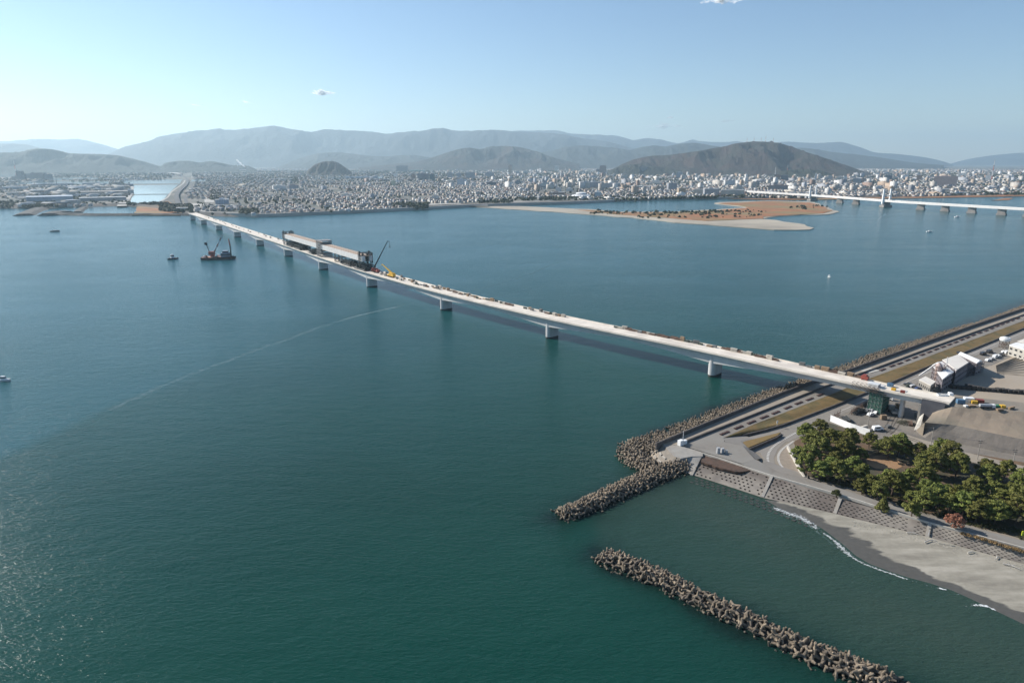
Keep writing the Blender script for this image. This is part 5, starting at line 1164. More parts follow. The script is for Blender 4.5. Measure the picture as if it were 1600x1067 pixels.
# driftwood on the beach
for k, (x, y, a, L, l) in enumerate(((1426, 834, -.3, 3.5, 'pale driftwood log at the left on the upper beach'), (1453, 846, .3, 4.5, 'pale bent driftwood log in the middle of the upper beach'), (1519, 864, .1, 3, 'short driftwood log behind the beach'), (1580, 885, -.7, 4, 'driftwood log at the right end of the beach'), (1560, 872, .5, 2.5, 'small driftwood branch among debris on the beach'))):
    b = MB(); b.tube((-L / 2, 0, .2), (0, .35, .3), .2, .16, k=6); b.tube((0, .35, .3), (L / 2, -.1, .15), .16, .07, k=6); b.tube((0, .3, .3), (L * .2, 1, .4), .09, .04, k=5)
    tag(b.build('driftwood', M('bleached wood', (.5, .47, .42), (.38, .35, .31), 1, .9), None, G(x, y, .75), a), l, 'driftwood')
# ================================================================ TREES
def leaf_mat(name, c1, c2, c3):
    m, t, b = new_mat(name); f = noise_(t, coords(t, 'pos'), .9, 3); col = ramp(t, f, [(.3, c2), (.6, c1), (.8, c3)])
    oi = N(t, 'ShaderNodeObjectInfo').outputs['Random']; k = math_(t, 'ADD', math_(t, 'MULTIPLY', oi, .5), .75); cb = N(t, 'ShaderNodeCombineColor'); [t.links.new(k, cb.inputs[i]) for i in range(3)]
    col = mixc(t, 1.0, col, cb.outputs[0], 'MULTIPLY'); oh = N(t, 'ShaderNodeHueSaturation'); t.links.new(math_(t, 'ADD', math_(t, 'MULTIPLY', oi, .05), .472), oh.inputs['Hue']); t.links.new(col, oh.inputs['Color']); col = oh.outputs[0]; t.links.new(col, b.inputs['Base Color']); b.inputs['Roughness'].default_value = .75; b.inputs['Specular IOR Level'].default_value = .25; return m
m_pine = leaf_mat('pine needles', (.155, .165, .035), (.075, .088, .02), (.24, .22, .05)); m_bark = M('pine bark', (.12, .085, .06), (.07, .05, .04), 2, .95)
def leaves(V, F, c, rad, n, size, r, flat=.75):
    """n small leaf-clump faces over and through an ellipsoid clump"""
    k = r.standard_normal((n, 3)); k /= np.linalg.norm(k, axis=1)[:, None]; rr_ = (.55 + .45 * r.random((n, 1)) ** .5); P = k * rr_; P[:, 2] = np.where(P[:, 2] < -.35, P[:, 2] * .45, P[:, 2])
    P = P * np.array([rad, rad, rad * flat]) + np.array(c)
    nrm = k + r.standard_normal((n, 3)) * .55 + np.array([0, 0, .35]); nrm /= np.linalg.norm(nrm, axis=1)[:, None]
    t = np.cross(nrm, r.standard_normal((n, 3))); t /= np.linalg.norm(t, axis=1)[:, None] + 1e-9; u = np.cross(nrm, t); s = size * (.6 + .8 * r.random((n, 1)))
    q = np.stack([P - t * s - u * s * .5, P + t * s * .3 - u * s, P + t * s + u * s * .5, P - t * s * .3 + u * s], 1).reshape(-1, 3); n0 = sum(len(v) for v in V); V.append(q); F.append(np.arange(4 * n).reshape(n, 4) + n0)
def tree_meshes(kind, seed, h, cr, mat, nleaf=60, size=.34, clumps=26):
    r = np.random.default_rng(seed); rr_ = random.Random(seed); tb = MB(); lean = Vector((rr_.uniform(-.12, .12), rr_.uniform(-.12, .12), 1)) * h; pts = [Vector((0, 0, -.6)), lean * .3 + Vector((rr_.uniform(-.3, .3), 0, 0)), lean * .6, lean * .9]
    rad = [.24, .19, .13, .05]
    for i in range(3): tb.tube(pts[i], pts[i + 1], rad[i], rad[i + 1], k=7)
    V, F = [], []
    for k in range(clumps):
        if kind == 'pine':
            a = k * 2.4 + rr_.uniform(-.4, .4); t = (k + .5) / clumps; rr0 = cr * (math.sqrt(t) * .92); rr0 *= rr_.uniform(.7, 1.12); zc = h * (.42 + .5 * (1 - t ** 1.2)) + rr_.uniform(-.9, .8); rc = cr * rr_.uniform(.13, .30)
        elif kind == 'cone':
            t = (k + .5) / clumps; a = k * 2.4; zc = h * (.15 + .8 * t); rr0 = cr * (1 - t) * .75; rc = cr * (.42 - .2 * t)
        else:
            a = k * 2.4; t = (k + .5) / clumps; rr0 = cr * .75 * math.sqrt(t); zc = h * (.45 + .4 * (1 - t) + rr_.uniform(-.15, .15)); rc = cr * rr_.uniform(.25, .4)
        c = Vector((rr0 * math.cos(a), rr0 * math.sin(a), 0)) + lean * (zc / h); 
        if k % 3 == 0: tb.tube(lean * max(.25, zc / h - .28), c, .08, .03, k=5, caps=False)
        leaves(V, F, tuple(c), rc, nleaf, size, r, .48 if kind == 'pine' else .9)
    return tb, np.concatenate(V), np.concatenate(F)
def make_tree(name, kind, seed, h, cr, mat, label, cat, group=None, **kw):
    t = empty(name); tag(t, label, cat, group); tb, V, F = tree_meshes(kind, seed, h, cr, mat, **kw); tb.build('trunk', m_bark, t); np_mesh('crown', V, F, mat, parent=t); return t
pine_px = [(235, 375), (330, 335), (290, 420), (380, 395), (450, 375), (505, 415), (200, 480), (265, 500), (340, 475), (410, 520), (475, 475), (245, 565), (325, 590), (400, 570), (455, 615), (535, 555), (565, 615), (585, 590), (640, 405), (700, 430), (760, 425), (820, 450), (875, 470), (760, 465),
           (600, 680), (655, 650), (720, 640), (770, 650), (700, 715), (780, 690), (880, 650), (900, 600), (850, 700), (905, 740), (960, 640), (985, 565), (1020, 510), (1100, 480), (1155, 530), (1060, 570), (935, 475), (1180, 580), (1000, 700), (1050, 655), (1070, 760), (985, 780), (1135, 715), (1195, 745), (1265, 730),
           (1150, 800), (1230, 810), (1310, 770), (1365, 575), (1430, 580), (1480, 600), (1390, 620), (1400, 740), (1380, 820), (1460, 780), (1500, 840), (1540, 710), (1580, 790), (1560, 860), (1595, 670), (1310, 850), (1430, 860), (1500, 745), (1640, 760), (1660, 690), (1660, 850), (1720, 800), (1700, 730), (520, 470), (590, 480)]
pines = [make_tree('pine_tree', 'pine', 100 + k, h, cr, m_pine, 'dark green shore pine', 'pine tree', nleaf=105, size=.19, clumps=58) for k, (h, cr) in enumerate(((8.5, 3.9), (7.6, 3.5), (9.2, 4.3), (8.0, 3.7), (7.0, 3.2), (9.0, 4.0)))]
rr = random.Random(77)
def pine_label(x, y):
    sz = 'tall ' if (x * 7 + y * 3) % 3 == 0 else ''
    h_ = 'left half' if (x % 240) < 120 else 'right half'
    if y > 830 and x > 1250: a = 'pine in the dense lower right corner of the grove'
    elif x < 520 and y < 400: a = 'pine at the top left of the grove by the white hoarding'
    elif x < 300: a = 'pine beside the white wall of the road bend'
    elif x < 420: a = 'pine in the dense left mass, right of those by the wall'
    elif x < 520: a = 'pine at the right side of the dense left mass'
    elif x < 900 and y < 520: a = ('pine above the orange clearing by the track, ' + ('left part' if x < 720 else 'right part'))
    elif x < 700: a = 'pine below left of the orange clearing'
    elif x < 900: a = 'pine below right of the orange clearing beside the shore road'
    elif x < 1060 and y < 600: a = 'pine of the clump right of the clearing, near side'
    elif x < 1230 and y < 600: a = 'pine of the clump right of the clearing, far side'
    elif 1340 < x < 1500 and y < 640: a = 'pine of the detached clump near the right edge'
    elif x >= 1500: a = 'pine at the right edge, ' + ('upper part' if y < 745 else 'lower part')
    elif x < 1050: a = 'pine in the lower middle of the grove behind the small conical tree'
    elif y < 770: a = 'pine in the middle row between track and shore road'
    else: a = 'pine along the shore road above the red tree'
    return sz + a
for i, (x, y) in enumerate(pine_px):
    o = pines[i] if i < 6 else copy_thing(pines[rr.randrange(6)]); hh = 5.6; o.location = G(1200 + x / 4, 580 + y / 4, ZG + hh)[:2] + (ZG,); s_ = rr.uniform(.72, 1.2); o.scale = (s_, s_, s_ * rr.uniform(.9, 1.08)); o.rotation_euler = (0, 0, rr.uniform(0, 6.28))
    tag(o, pine_label(x, y), 'pine tree', 'pines of the shore grove')
for (nm, kind, sd, h, cr, mt, lab, px, zb, kw) in (
    ('shrub', 'round', 5, 2.6, 1.7, leaf_mat('shrub leaves', (.07, .085, .025), (.04, .05, .015), (.1, .11, .03)), 'small round green shrub at the top of the lattice slope', (1306, 777), 2.9, dict(nleaf=50, size=.16, clumps=18)),
    ('young_pine', 'cone', 6, 5.4, 2.3, leaf_mat('yellow green needles', (.13, .135, .03), (.07, .075, .02), (.18, .17, .04)), 'small conical yellow green tree on the lattice slope', (1378, 800), 2.4, dict(nleaf=80, size=.2, clumps=24)),
    ('bushy_pine', 'round', 7, 7.0, 3.0, m_pine, 'bushy dark tree overhanging the shore road', (1423, 810), 2.8, dict(nleaf=100, size=.24, clumps=26)),
    ('red_leaved_tree', 'round', 8, 5.6, 3.1, leaf_mat('red leaves', (.30, .15, .08), (.18, .09, .05), (.40, .22, .12)), 'rusty red leaved tree beside the shore road', (1492, 829), 2.8, dict(nleaf=80, size=.2, clumps=24))):
    t = make_tree(nm, kind, sd, h, cr, mt, lab, 'tree' if nm != 'shrub' else 'shrub', **kw); t.location = G(*px, zb)
# dry shrubs and undergrowth by the shore road
r = np.random.default_rng(4); V, F = [], []
for k in range(60):
    x = 1500 + 100 * r.random(); y = lerp_px(REV_T, x) - 1 + r.random() * 2.5; leaves(V, F, G(x, y, 3.5), .7, 26, .14, r)
np_o = np_mesh('dry_bushes', np.concatenate(V), np.concatenate(F), leaf_mat('dry leaves', (.22, .13, .06), (.13, .08, .04), (.28, .17, .08))); tag(np_o, 'low orange brown bushes along the top of the lattice slope', kind='stuff')
V, F = [], []
for k in range(260):
    u = r.random(); x = 1262 + 340 * u; y = lerp_px(SR_out, x) - 3 - r.random() * 14; leaves(V, F, G(x, y, ZG + .3), .8, 22, .15, r, .5)
tag(np_mesh('undergrowth', np.concatenate(V), np.concatenate(F), leaf_mat('undergrowth leaves', (.06, .062, .022), (.035, .038, .014), (.10, .075, .035))), 'low undergrowth below the pines', kind='stuff')
# ================================================================ CITY
def city_mat():
    m, t, b = new_mat('city walls and roofs'); vc = N(t, 'ShaderNodeVertexColor', layer_name='col'); g = N(t, 'ShaderNodeNewGeometry')
    s = N(t, 'ShaderNodeSeparateXYZ'); t.links.new(g.outputs['Position'], s.inputs[0]); nn = N(t, 'ShaderNodeSeparateXYZ'); t.links.new(g.outputs['Normal'], nn.inputs[0])
    fz = math_(t, 'FRACT', math_(t, 'MULTIPLY', s.outputs[2], 1 / 3.2)); wz = math_(t, 'MULTIPLY', math_(t, 'GREATER_THAN', fz, .38), math_(t, 'LESS_THAN', fz, .82))
    # distance along the wall = dot(position, horizontal tangent)
    u = math_(t, 'SUBTRACT', math_(t, 'MULTIPLY', s.outputs[0], nn.outputs[1]), math_(t, 'MULTIPLY', s.outputs[1], nn.outputs[0]))
    fu = math_(t, 'FRACT', math_(t, 'MULTIPLY', u, 1 / 4.1)); wu = math_(t, 'GREATER_THAN', fu, .42)
    up = math_(t, 'LESS_THAN', math_(t, 'ABSOLUTE', nn.outputs[2]), .3)
    w_ = math_(t, 'MULTIPLY', math_(t, 'MULTIPLY', wz, wu), math_(t, 'MULTIPLY', up, vc.outputs['Alpha']))
    f = noise_(t, coords(t, 'pos'), .12, 3); k = ramp(t, f, [(.3, (.82, .82, .82)), (.7, (1.05, 1.05, 1.05))])
    col = mixc(t, 1.0, vc.outputs['Color'], k, 'MULTIPLY'); col = mixc(t, math_(t, 'MULTIPLY', w_, .8), col, (.05, .06, .075))
    t.links.new(col, b.inputs['Base Color']); b.inputs['Roughness'].default_value = .7; return m
m_city = city_mat(); CR = np.random.default_rng(21)
def box_house(n, X, Y, L, Wd, H, A, pitch, wallc, roofc, win):
    """arrays -> V (n,10,3), quads (8 per house), colours per corner"""
    c, s = np.cos(A), np.sin(A); o = []
    for sx, sy in ((-1, -1), (1, -1), (1, 1), (-1, 1)): o.append((X + c * sx * L / 2 - s * sy * Wd / 2, Y + s * sx * L / 2 + c * sy * Wd / 2))
    z0 = np.full(n, Z_LAND - .5); z1 = Z_LAND + H; zr = z1 + pitch
    V = [np.stack([o[k][0], o[k][1], z0], 1) for k in range(4)] + [np.stack([o[k][0], o[k][1], z1], 1) for k in range(4)]
    V += [np.stack([(o[3][0] + o[0][0]) / 2, (o[3][1] + o[0][1]) / 2, zr], 1), np.stack([(o[1][0] + o[2][0]) / 2, (o[1][1] + o[2][1]) / 2, zr], 1)]
    V += [(V[8] + V[4]) / 2, (V[9] + V[6]) / 2]; V = np.stack(V, 1)
    F = np.array([(0, 1, 5, 4), (1, 2, 6, 5), (2, 3, 7, 6), (3, 0, 4, 7), (4, 5, 9, 8), (6, 7, 8, 9), (7, 4, 10, 8), (5, 6, 11, 9)])
    isroof = np.array([0, 0, 0, 0, 1, 1, 0, 0]); C = np.where(isroof[None, :, None] == 1, roofc[:, None, :], wallc[:, None, :]); 
    C = np.concatenate([C, np.where(isroof[None, :, None] == 1, 0, win[:, None, None]) * np.ones((n, 8, 1))], 2)
    return V, F, C
def emit(name, V, F, C, label, cat=None, group=None, kind=None, sel=None):
    if sel is not None: V = V[sel]; C = C[sel]
    n, k = V.shape[:2]; FQ = (F[None] + (np.arange(n) * k)[:, None, None]).reshape(-1, 4); org = np.zeros(3)
    if n == 1: org = np.array([V[0, :, 0].mean(), V[0, :, 1].mean(), Z_LAND]); 
    o = np_mesh(name, (V - org).reshape(-1, 3), FQ, m_city, loc=tuple(org)); ca = o.data.color_attributes.new('col', 'FLOAT_COLOR', 'CORNER')
    ca.data.foreach_set('color', np.repeat(C.reshape(-1, 4), 4, axis=0).astype(np.float32).ravel()); return tag(o, label, cat, group, kind)
no_build = [p for p, _ in ponds] + [spit,
  [(207, 337), (210, 320), (232, 319), (262, 328), (284, 336)], [(196, 325), (203, 303), (203, 286), (262, 286), (272, 272), (300, 270), (305, 290), (294, 305), (302, 322), (312, 337), (240, 333)],
  [(480, 275), (478, 268), (495, 254), (530, 254), (552, 270), (548, 273)], [(600, 326), (610, 321), (760, 316), (800, 313), (900, 310), (915, 319), (800, 322), (700, 325)],
  [(60, 337), (66, 323.5), (215, 322.5), (262, 337)], [(720, 323), (720, 319), (790, 318), (800, 322)]]
def hill_clear(X, Y):
    ok = np.ones(X.shape, bool); px, _ = PX(X, Y, Z_LAND); R = np.hypot(X, Y)
    for ridge, D, wf in HILLS:
        rx = [p[0] for p in ridge]; inside = (px > rx[0]) & (px < rx[-1]) & (R > D - wf * .96) & (R < D + 1200); ok &= ~inside
    return ok
bank_x = [p[0] for p in bank_px]; bank_y = [p[1] for p in bank_px]
def candidates(r0, r1, pitch, th):
    k = int(2 * r1 / pitch) + 1; g = (np.arange(k) - k / 2) * pitch; U, V = np.meshgrid(g, g); U = U.ravel(); V = V.ravel() 
    U = U + np.where((np.round(V / pitch) % 4) == 0, 0, 0); c, s = math.cos(th), math.sin(th)
    # streets: drop every 5th row and every 7th column a little
    ku = np.round(U / pitch).astype(int); kv = np.round(V / pitch).astype(int); keep = ((kv % 5) != 0) & ((ku % 9) != 0); U, V = U[keep], V[keep]
    U = U + CR.uniform(-.2, .2, U.size) * pitch; V = V + CR.uniform(-.2, .2, U.size) * pitch
    X = c * U - s * V; Y = s * U + c * V; R = np.hypot(X, Y); m = (R > r0) & (R < r1) & (Y > 600) & (np.abs(np.arctan2(X, Y)) < math.radians(43)); X, Y = X[m], Y[m]
    px, py = PX(X, Y, Z_LAND); ok = py < np.interp(px, bank_x, bank_y) - .9 - 60. / np.hypot(X, Y) * 12
    for poly in no_build: ok &= ~in_poly(px, py, poly)
    ok &= hill_clear(X, Y); X, Y = X[ok], Y[ok]; return X, Y
WALLC = np.array([(.46, .43, .38), (.62, .60, .56), (.36, .32, .27), (.32, .25, .19), (.34, .34, .34), (.20, .18, .16), (.50, .45, .38), (.42, .33, .25)])
ROOFC = np.array([(.08, .08, .09), (.14, .14, .15), (.12, .09, .075), (.24, .12, .08), (.08, .11, .16), (.26, .26, .26), (.40, .39, .37), (.05, .05, .06), (.14, .11, .10), (.10, .15, .14)])
BWALL = np.array([(.58, .56, .52), (.46, .42, .37), (.38, .30, .23), (.36, .37, .39), (.68, .66, .62), (.24, .16, .12), (.26, .26, .27), (.50, .45, .38), (.40, .29, .20)])
Vs, Cs, Fh = [], [], None
for (r0, r1, pitch, th) in ((1500, 3300, 17, .45), (3300, 5200, 28, .30), (5200, 11500, 48, .12)):
    X, Y = candidates(r0, r1, pitch, th); d = fbm(X / 240, Y / 240, 31, 3); px, py = PX(X, Y, Z_LAND)
    dens = np.interp(px, [0, 250, 300, 600, 900, 1600], [.45, .5, .82, .86, .86, .86]); keep = (CR.random(X.size) < dens) & (d > np.where(px < 280, .46, .355)); X, Y = X[keep], Y[keep]; n = X.size; sc_ = max(1, pitch / 19)
    L = CR.uniform(7, 13, n) * sc_ ** .85; Wd = CR.uniform(5.8, 8.8, n) * sc_ ** .8; H = CR.uniform(3.8, 6.4, n) * sc_ ** .35; A = th + CR.integers(0, 2, n) * math.pi / 2 + CR.uniform(-.06, .06, n); pt = CR.uniform(1.2, 2.4, n) * (CR.random(n) < .8)
    V, F, C = box_house(n, X, Y, L, Wd, H, A, pt, WALLC[CR.integers(0, len(WALLC), n)], ROOFC[CR.integers(0, len(ROOFC), n)] * CR.uniform(.7, 1.25, (n, 1)), CR.random(n) * .6); Vs.append(V); Cs.append(C); Fh = F
V = np.concatenate(Vs); C = np.concatenate(Cs); cen = V[:, :4].mean(1); dist = np.hypot(cen[:, 0], cen[:, 1]); px, py = PX(cen[:, 0], cen[:, 1], cen[:, 2])
size = (V[:, 8, 2] - Z_LAND) * np.linalg.norm(V[:, 1] - V[:, 0], axis=1) / dist ** 2; infr = (px > 5) & (px < 1595)
def colour_word(c):
    r_, g_, b_ = c[:3]; v = (r_ + g_ + b_) / 3
    if v > .5: return 'white'
    if b_ > r_ * 1.15: return 'blue grey'
    if r_ > b_ * 1.35: return 'brown'
    if v > .24: return 'pale grey'
    if v > .12: return 'grey'
    return 'dark'
def where_words(x, y):
    col = ('at the far left', 'left of the ponds', 'beside the highway end', 'behind the bridge end', 'opposite the gantry', 'opposite the boom crane', 'left of the sandbar', 'behind the sandbar root', 'behind the river island', 'left of the white bridge', 'behind the white bridge', 'at the right edge')[min(11, int(np.digitize(x, [90, 200, 300, 400, 520, 640, 760, 880, 1060, 1230, 1460])))]
    by = np.interp(x, bank_x, bank_y) - y
    row = 'by the bank' if by < 5 else 'few rows back' if by < 12 else 'far back' if by < 25 else 'deep inside'
    return col, row
idx = [i for i in np.argsort(-size) if infr[i]][:300]; idxs = set(int(i) for i in idx)
for i in idx:
    a, b_ = where_words(px[i], py[i]); sh = 'flat topped' if V[i, 8, 2] - V[i, 4, 2] < .1 else 'gabled'
    emit('house', V, Fh, C, (f'{colour_word(C[i, 0])} {sh} house, {colour_word(C[i, 4])} roof, {a}, {b_}'), 'house', 'houses of the city across the river', sel=[int(i)])
rest = np.array([i for i in range(len(V)) if i not in idxs]); emit('houses', V, Fh, C, 'dense sea of low houses filling the city behind the river', kind='stuff', sel=rest)
# apartment and office blocks
def tower_geo(n, X, Y, L, Wd, H, A, wc, rc):
    V, F, C = box_house(n, X, Y, L, Wd, H, A, 0 * H + .02, wc, rc, np.ones(n)); z = Z_LAND + H
    V2, _, C2 = box_house(n, X + 1, Y + 1, L * .3, Wd * .45, H + CR.uniform(2, 4, n), A, 0 * H + .02, wc * .95, rc, np.zeros(n)); V2[:, :4, 2] = (z - .2)[:, None]
    V3 = np.concatenate([V, V2], 1); F3 = np.concatenate([F, F + 12]); C3 = np.concatenate([C, C2], 1); return V3, F3, C3
bx_, by_ = [], []; n0 = 6000; az = CR.uniform(math.radians(-37), math.radians(41), n0); R = 1700 + (9300 - 1700) * CR.random(n0) ** .8; X = R * np.sin(az); Y = R * np.cos(az); px, py = PX(X, Y, Z_LAND)
ok = py < np.interp(px, bank_x, bank_y) - 2.2
for poly in no_build: ok &= ~in_poly(px, py, poly)
ok &= hill_clear(X, Y)
dn = np.interp(px, [0, 280, 380, 600, 760, 860, 1500, 1700], [.03, .04, .10, .20, .42, .75, .85, .6]) * np.interp(R, [1600, 2300, 3000, 5500, 9000], [.02, .16, .8, .8, .35]); ok &= CR.random(n0) < dn * (.5 + fbm(X / 500, Y / 500, 8, 2)); X, Y, R, px, py = X[ok], Y[ok], R[ok], px[ok], py[ok]; n = X.size
H = 7 + 22 * CR.random(n) ** 2.2 * np.interp(px, [300, 700, 1000, 1600], [.5, .8, 1.15, 1.0]); slab = CR.random(n) < .35; L = np.where(slab, CR.uniform(28, 58, n), CR.uniform(11, 22, n)); Wd = np.where(slab, CR.uniform(10, 13, n), CR.uniform(10, 17, n)); A = .35 + CR.integers(0, 2, n) * math.pi / 2 + CR.uniform(-.15, .15, n)
wc = BWALL[CR.integers(0, len(BWALL), n)] * CR.uniform(.85, 1.1, (n, 1)); rc = np.array([(.45, .45, .44), (.3, .3, .3), (.6, .59, .56)])[CR.integers(0, 3, n)]
V, FB, C = tower_geo(n, X, Y, L, Wd, H, A, wc, rc); infr = (px > 5) & (px < 1595); size = H * L / R ** 2
idx = [int(i) for i in np.argsort(-size) if infr[i]][:285]; idxs = set(idx)
for i in idx:
    a, b_ = where_words(px[i], py[i]); st = int(round(H[i] / 3.1)); sz = 'long' if slab[i] else ('tall' if H[i] > 24 else 'square'); 
    emit('apartment_building', V, FB, C, f'{sz} {colour_word(C[i, 0])} {st} storey block {a}, {b_}', 'apartment block', 'taller blocks of the city', sel=[i])
emit('apartment_buildings', V, FB, C, 'distant apartment and office blocks of the city centre', kind='stuff', sel=np.array([i for i in range(n) if i not in idxs]))
# landmark buildings: (x centre, base y, width px, height px, colour, roof, label)
def landmark(x, yb, wpx, hpx, wc, rc, label, depth_=18, turn=.0, name='building', cat='building', win=1.0, pent=True, pitch=0.02):
    p = G(x, yb, Z_LAND); D = math.hypot(p[0], p[1]); L = wpx / FPX * D; Hh = hpx / FPX * D; a = math.atan2(-p[0], p[1]) + turn
    t = empty(name, (p[0], p[1] + depth_ / 2, Z_LAND), a); tag(t, label, cat)
    def box(nm, x0, x1, y0, y1, z0, z1, c, w_, pz=0):
        b = MB(); b.box(x0, x1, y0, y1, z0, z1); o = b.build(nm, m_city, t); ca = o.data.color_attributes.new('col', 'FLOAT_COLOR', 'CORNER'); ca.data.foreach_set('color', [v for _ in range(len(o.data.loops)) for v in (*c, w_)]); return o
    box('wall', -L / 2, L / 2, -depth_ / 2, depth_ / 2, -.5, Hh, wc, win); box('roof', -L / 2 - .3, L / 2 + .3, -depth_ / 2 - .3, depth_ / 2 + .3, Hh, Hh + .8, rc, 0)
    if pent: box('stair_head', -L * .2, L * .1, -depth_ * .2, depth_ * .2, Hh + .8, Hh + 4.0, wc, 0)
    return t
WH, CRM, TAN, BRN, GRY, DRK, GRN, BLU = (.74, .73, .70), (.62, .58, .50), (.52, .40, .28), (.28, .19, .15), (.40, .41, .43), (.16, .17, .19), (.16, .36, .30), (.22, .30, .42)
for a in ((628, 269, 17, 9, DRK, GRY, 'wide dark block above the green roofs in the middle distance', 30), (652, 269, 22, 2.5, GRN, GRN, 'long low building with a green roof beside the dark block', 60), (646, 281, 5, 9, BRN, GRY, 'brown block left of the blue grey slab row'), (661, 281, 17, 9, DRK, GRY, 'dark blue grey slab block in the middle of the city'),
          (675, 284, 8, 11, (.10, .16, .18), DRK, 'dark green glass block right of the slab'), (703, 279, 8, 9, GRY, WH, 'pale blue grey block left of the white topped pair'), (717, 279, 7, 8, GRY, WH, 'blue grey block in the middle of the white topped row'), (735, 279, 14, 9, GRY, WH, 'blue grey block with a white roof edge'), (765, 277, 14, 7, GRY, CRM, 'low grey block right of the white topped row'),
          (797, 273, 5, 14, TAN, BRN, 'slim tan tower left of the city centre'), (870, 268, 7, 8, CRM, WH, 'cream tower in the far city centre'), (942, 272, 10, 12, BRN, DRK, 'brown office tower with a stepped dark top'), (934, 274, 5, 9, DRK, GRY, 'dark block beside the brown office tower'), (989, 273, 7, 12, BRN, TAN, 'narrow brown tower of the brown pair'), (1005, 274, 14, 12, (.20, .19, .20), BRN, 'wide dark brown tower of the brown pair'),
          (1062, 279, 9, 9, GRY, WH, 'grey white block in front of the big mountain'), (1110, 272, 9, 9, CRM, WH, 'cream block at the foot of the big mountain'), (1142, 271, 3, 8, WH, WH, 'slim white tower under the mountain'), (1120, 274, 5, 7, WH, GRY, 'small white tower left of the slim one'),
          (919, 294, 6, 8, CRM, WH, 'cream block left of the two long slabs'), (931, 293, 22, 8, GRY, WH, 'long blue grey slab with a white end wall'), (957, 295, 24, 8, GRY, WH, 'second long blue grey slab beside the school field'), (1022, 290, 24, 4, CRM, WH, 'long low cream building with a big roof'), (1025, 289, 10, 6, WH, WH, 'white gym like building above the long roof'), (1050, 298, 14, 11, GRY, CRM, 'tall grey block with a bright end wall near the river', 14, .5),
          (1065, 306, 11, 11, TAN, CRM, 'orange tan apartment block near the river bank', 16, .4), (1092, 305, 13, 8, CRM, WH, 'cream block between the orange block and the blue grey block'), (1112, 306, 22, 10, GRY, WH, 'wide blue grey apartment block near the river bank', 18, .3), (1146, 307, 32, 9, CRM, WH, 'long cream apartment block with a sloping end near the river'), (953, 301, 6, 6, TAN, CRM, 'tan block beside the arena'),
          (935, 309, 10, 8, (.5, .6, .65), WH, 'pale blue building joined to the round arena'), (873, 300, 9, 6, WH, GRY, 'white building with an orange edge left of the arena'), (890, 299, 10, 4, WH, WH, 'low white hall behind the arena'), (870, 304, 24, 3, BRN, WH, 'long low school building left of the arena', 20), (722, 290, 16, 9, (.6, .66, .72), GRY, 'pale blue warehouse block'), (705, 290, 8, 7, CRM, WH, 'cream block beside the pale blue warehouse'), (740, 292, 7, 5, WH, BLU, 'white block right of the pale blue warehouse'), (768, 291, 14, 6, DRK, GRY, 'dark low block among the houses'), (680, 313, 10, 7, WH, CRM, 'white apartment block near the riverside trees'),
          (614, 290, 6, 7, (.62, .6, .4), WH, 'yellowish block left of the dark slab'), (618, 277, 6, 5, WH, WH, 'white hall below the dark block'), (458, 297, 13, 7, GRY, BRN, 'grey brown block left of the houses opposite the gantry'), (435, 298, 18, 7, WH, WH, 'white complex with a blue roof opposite the far end of the gantry', 22, .2), (540, 309, 16, 5, WH, CRM, 'white block among houses opposite the gantry'), (345, 319, 18, 6, (.42, .46, .55), WH, 'pale blue school like building near the bridge end', 20), (1215, 283, 8, 9, BRN, DRK, 'brown tower left of the pair of posts'), (1226, 283, 10, 8, DRK, GRY, 'dark tower beside the brown one'),
          (1217, 298, 25, 7, (.30, .27, .27), BRN, 'wide dark brown building behind the white bridge'), (1275, 283, 3, 10, WH, WH, 'slim white tower at the foot of the low hill'), (1281, 283, 3, 9, CRM, WH, 'second slim tower at the foot of the low hill'), (1313, 286, 10, 8, CRM, GRY, 'cream block of the group above the bridge deck'), (1388, 285, 10, 9, DRK, BLU, 'dark tower right of the white bridge pylon'), (1437, 283, 6, 7, BRN, BRN, 'brown tower on the right side of the city'), (1480, 291, 26, 12, (.38, .30, .28), (.42, .34, .31), 'big brown windowless store on the right', 40),
          (1504, 280, 9, 7, WH, WH, 'white block behind the big brown store'), (1475, 303, 14, 6, CRM, WH, 'cream building near the right river bank'), (1518, 293, 9, 5, DRK, DRK, 'dark low block right of the brown store'), (1545, 282, 6, 6, WH, GRY, 'white block below the red and white mast'), (1340, 286, 10, 6, GRY, WH, 'grey white block behind the white bridge'), (1358, 285, 5, 8, CRM, BRN, 'cream tower left of the pylon'), (1405, 303, 5, 6, TAN, CRM, 'small tan block beside the pylon on the far bank')):
    landmark(*a)
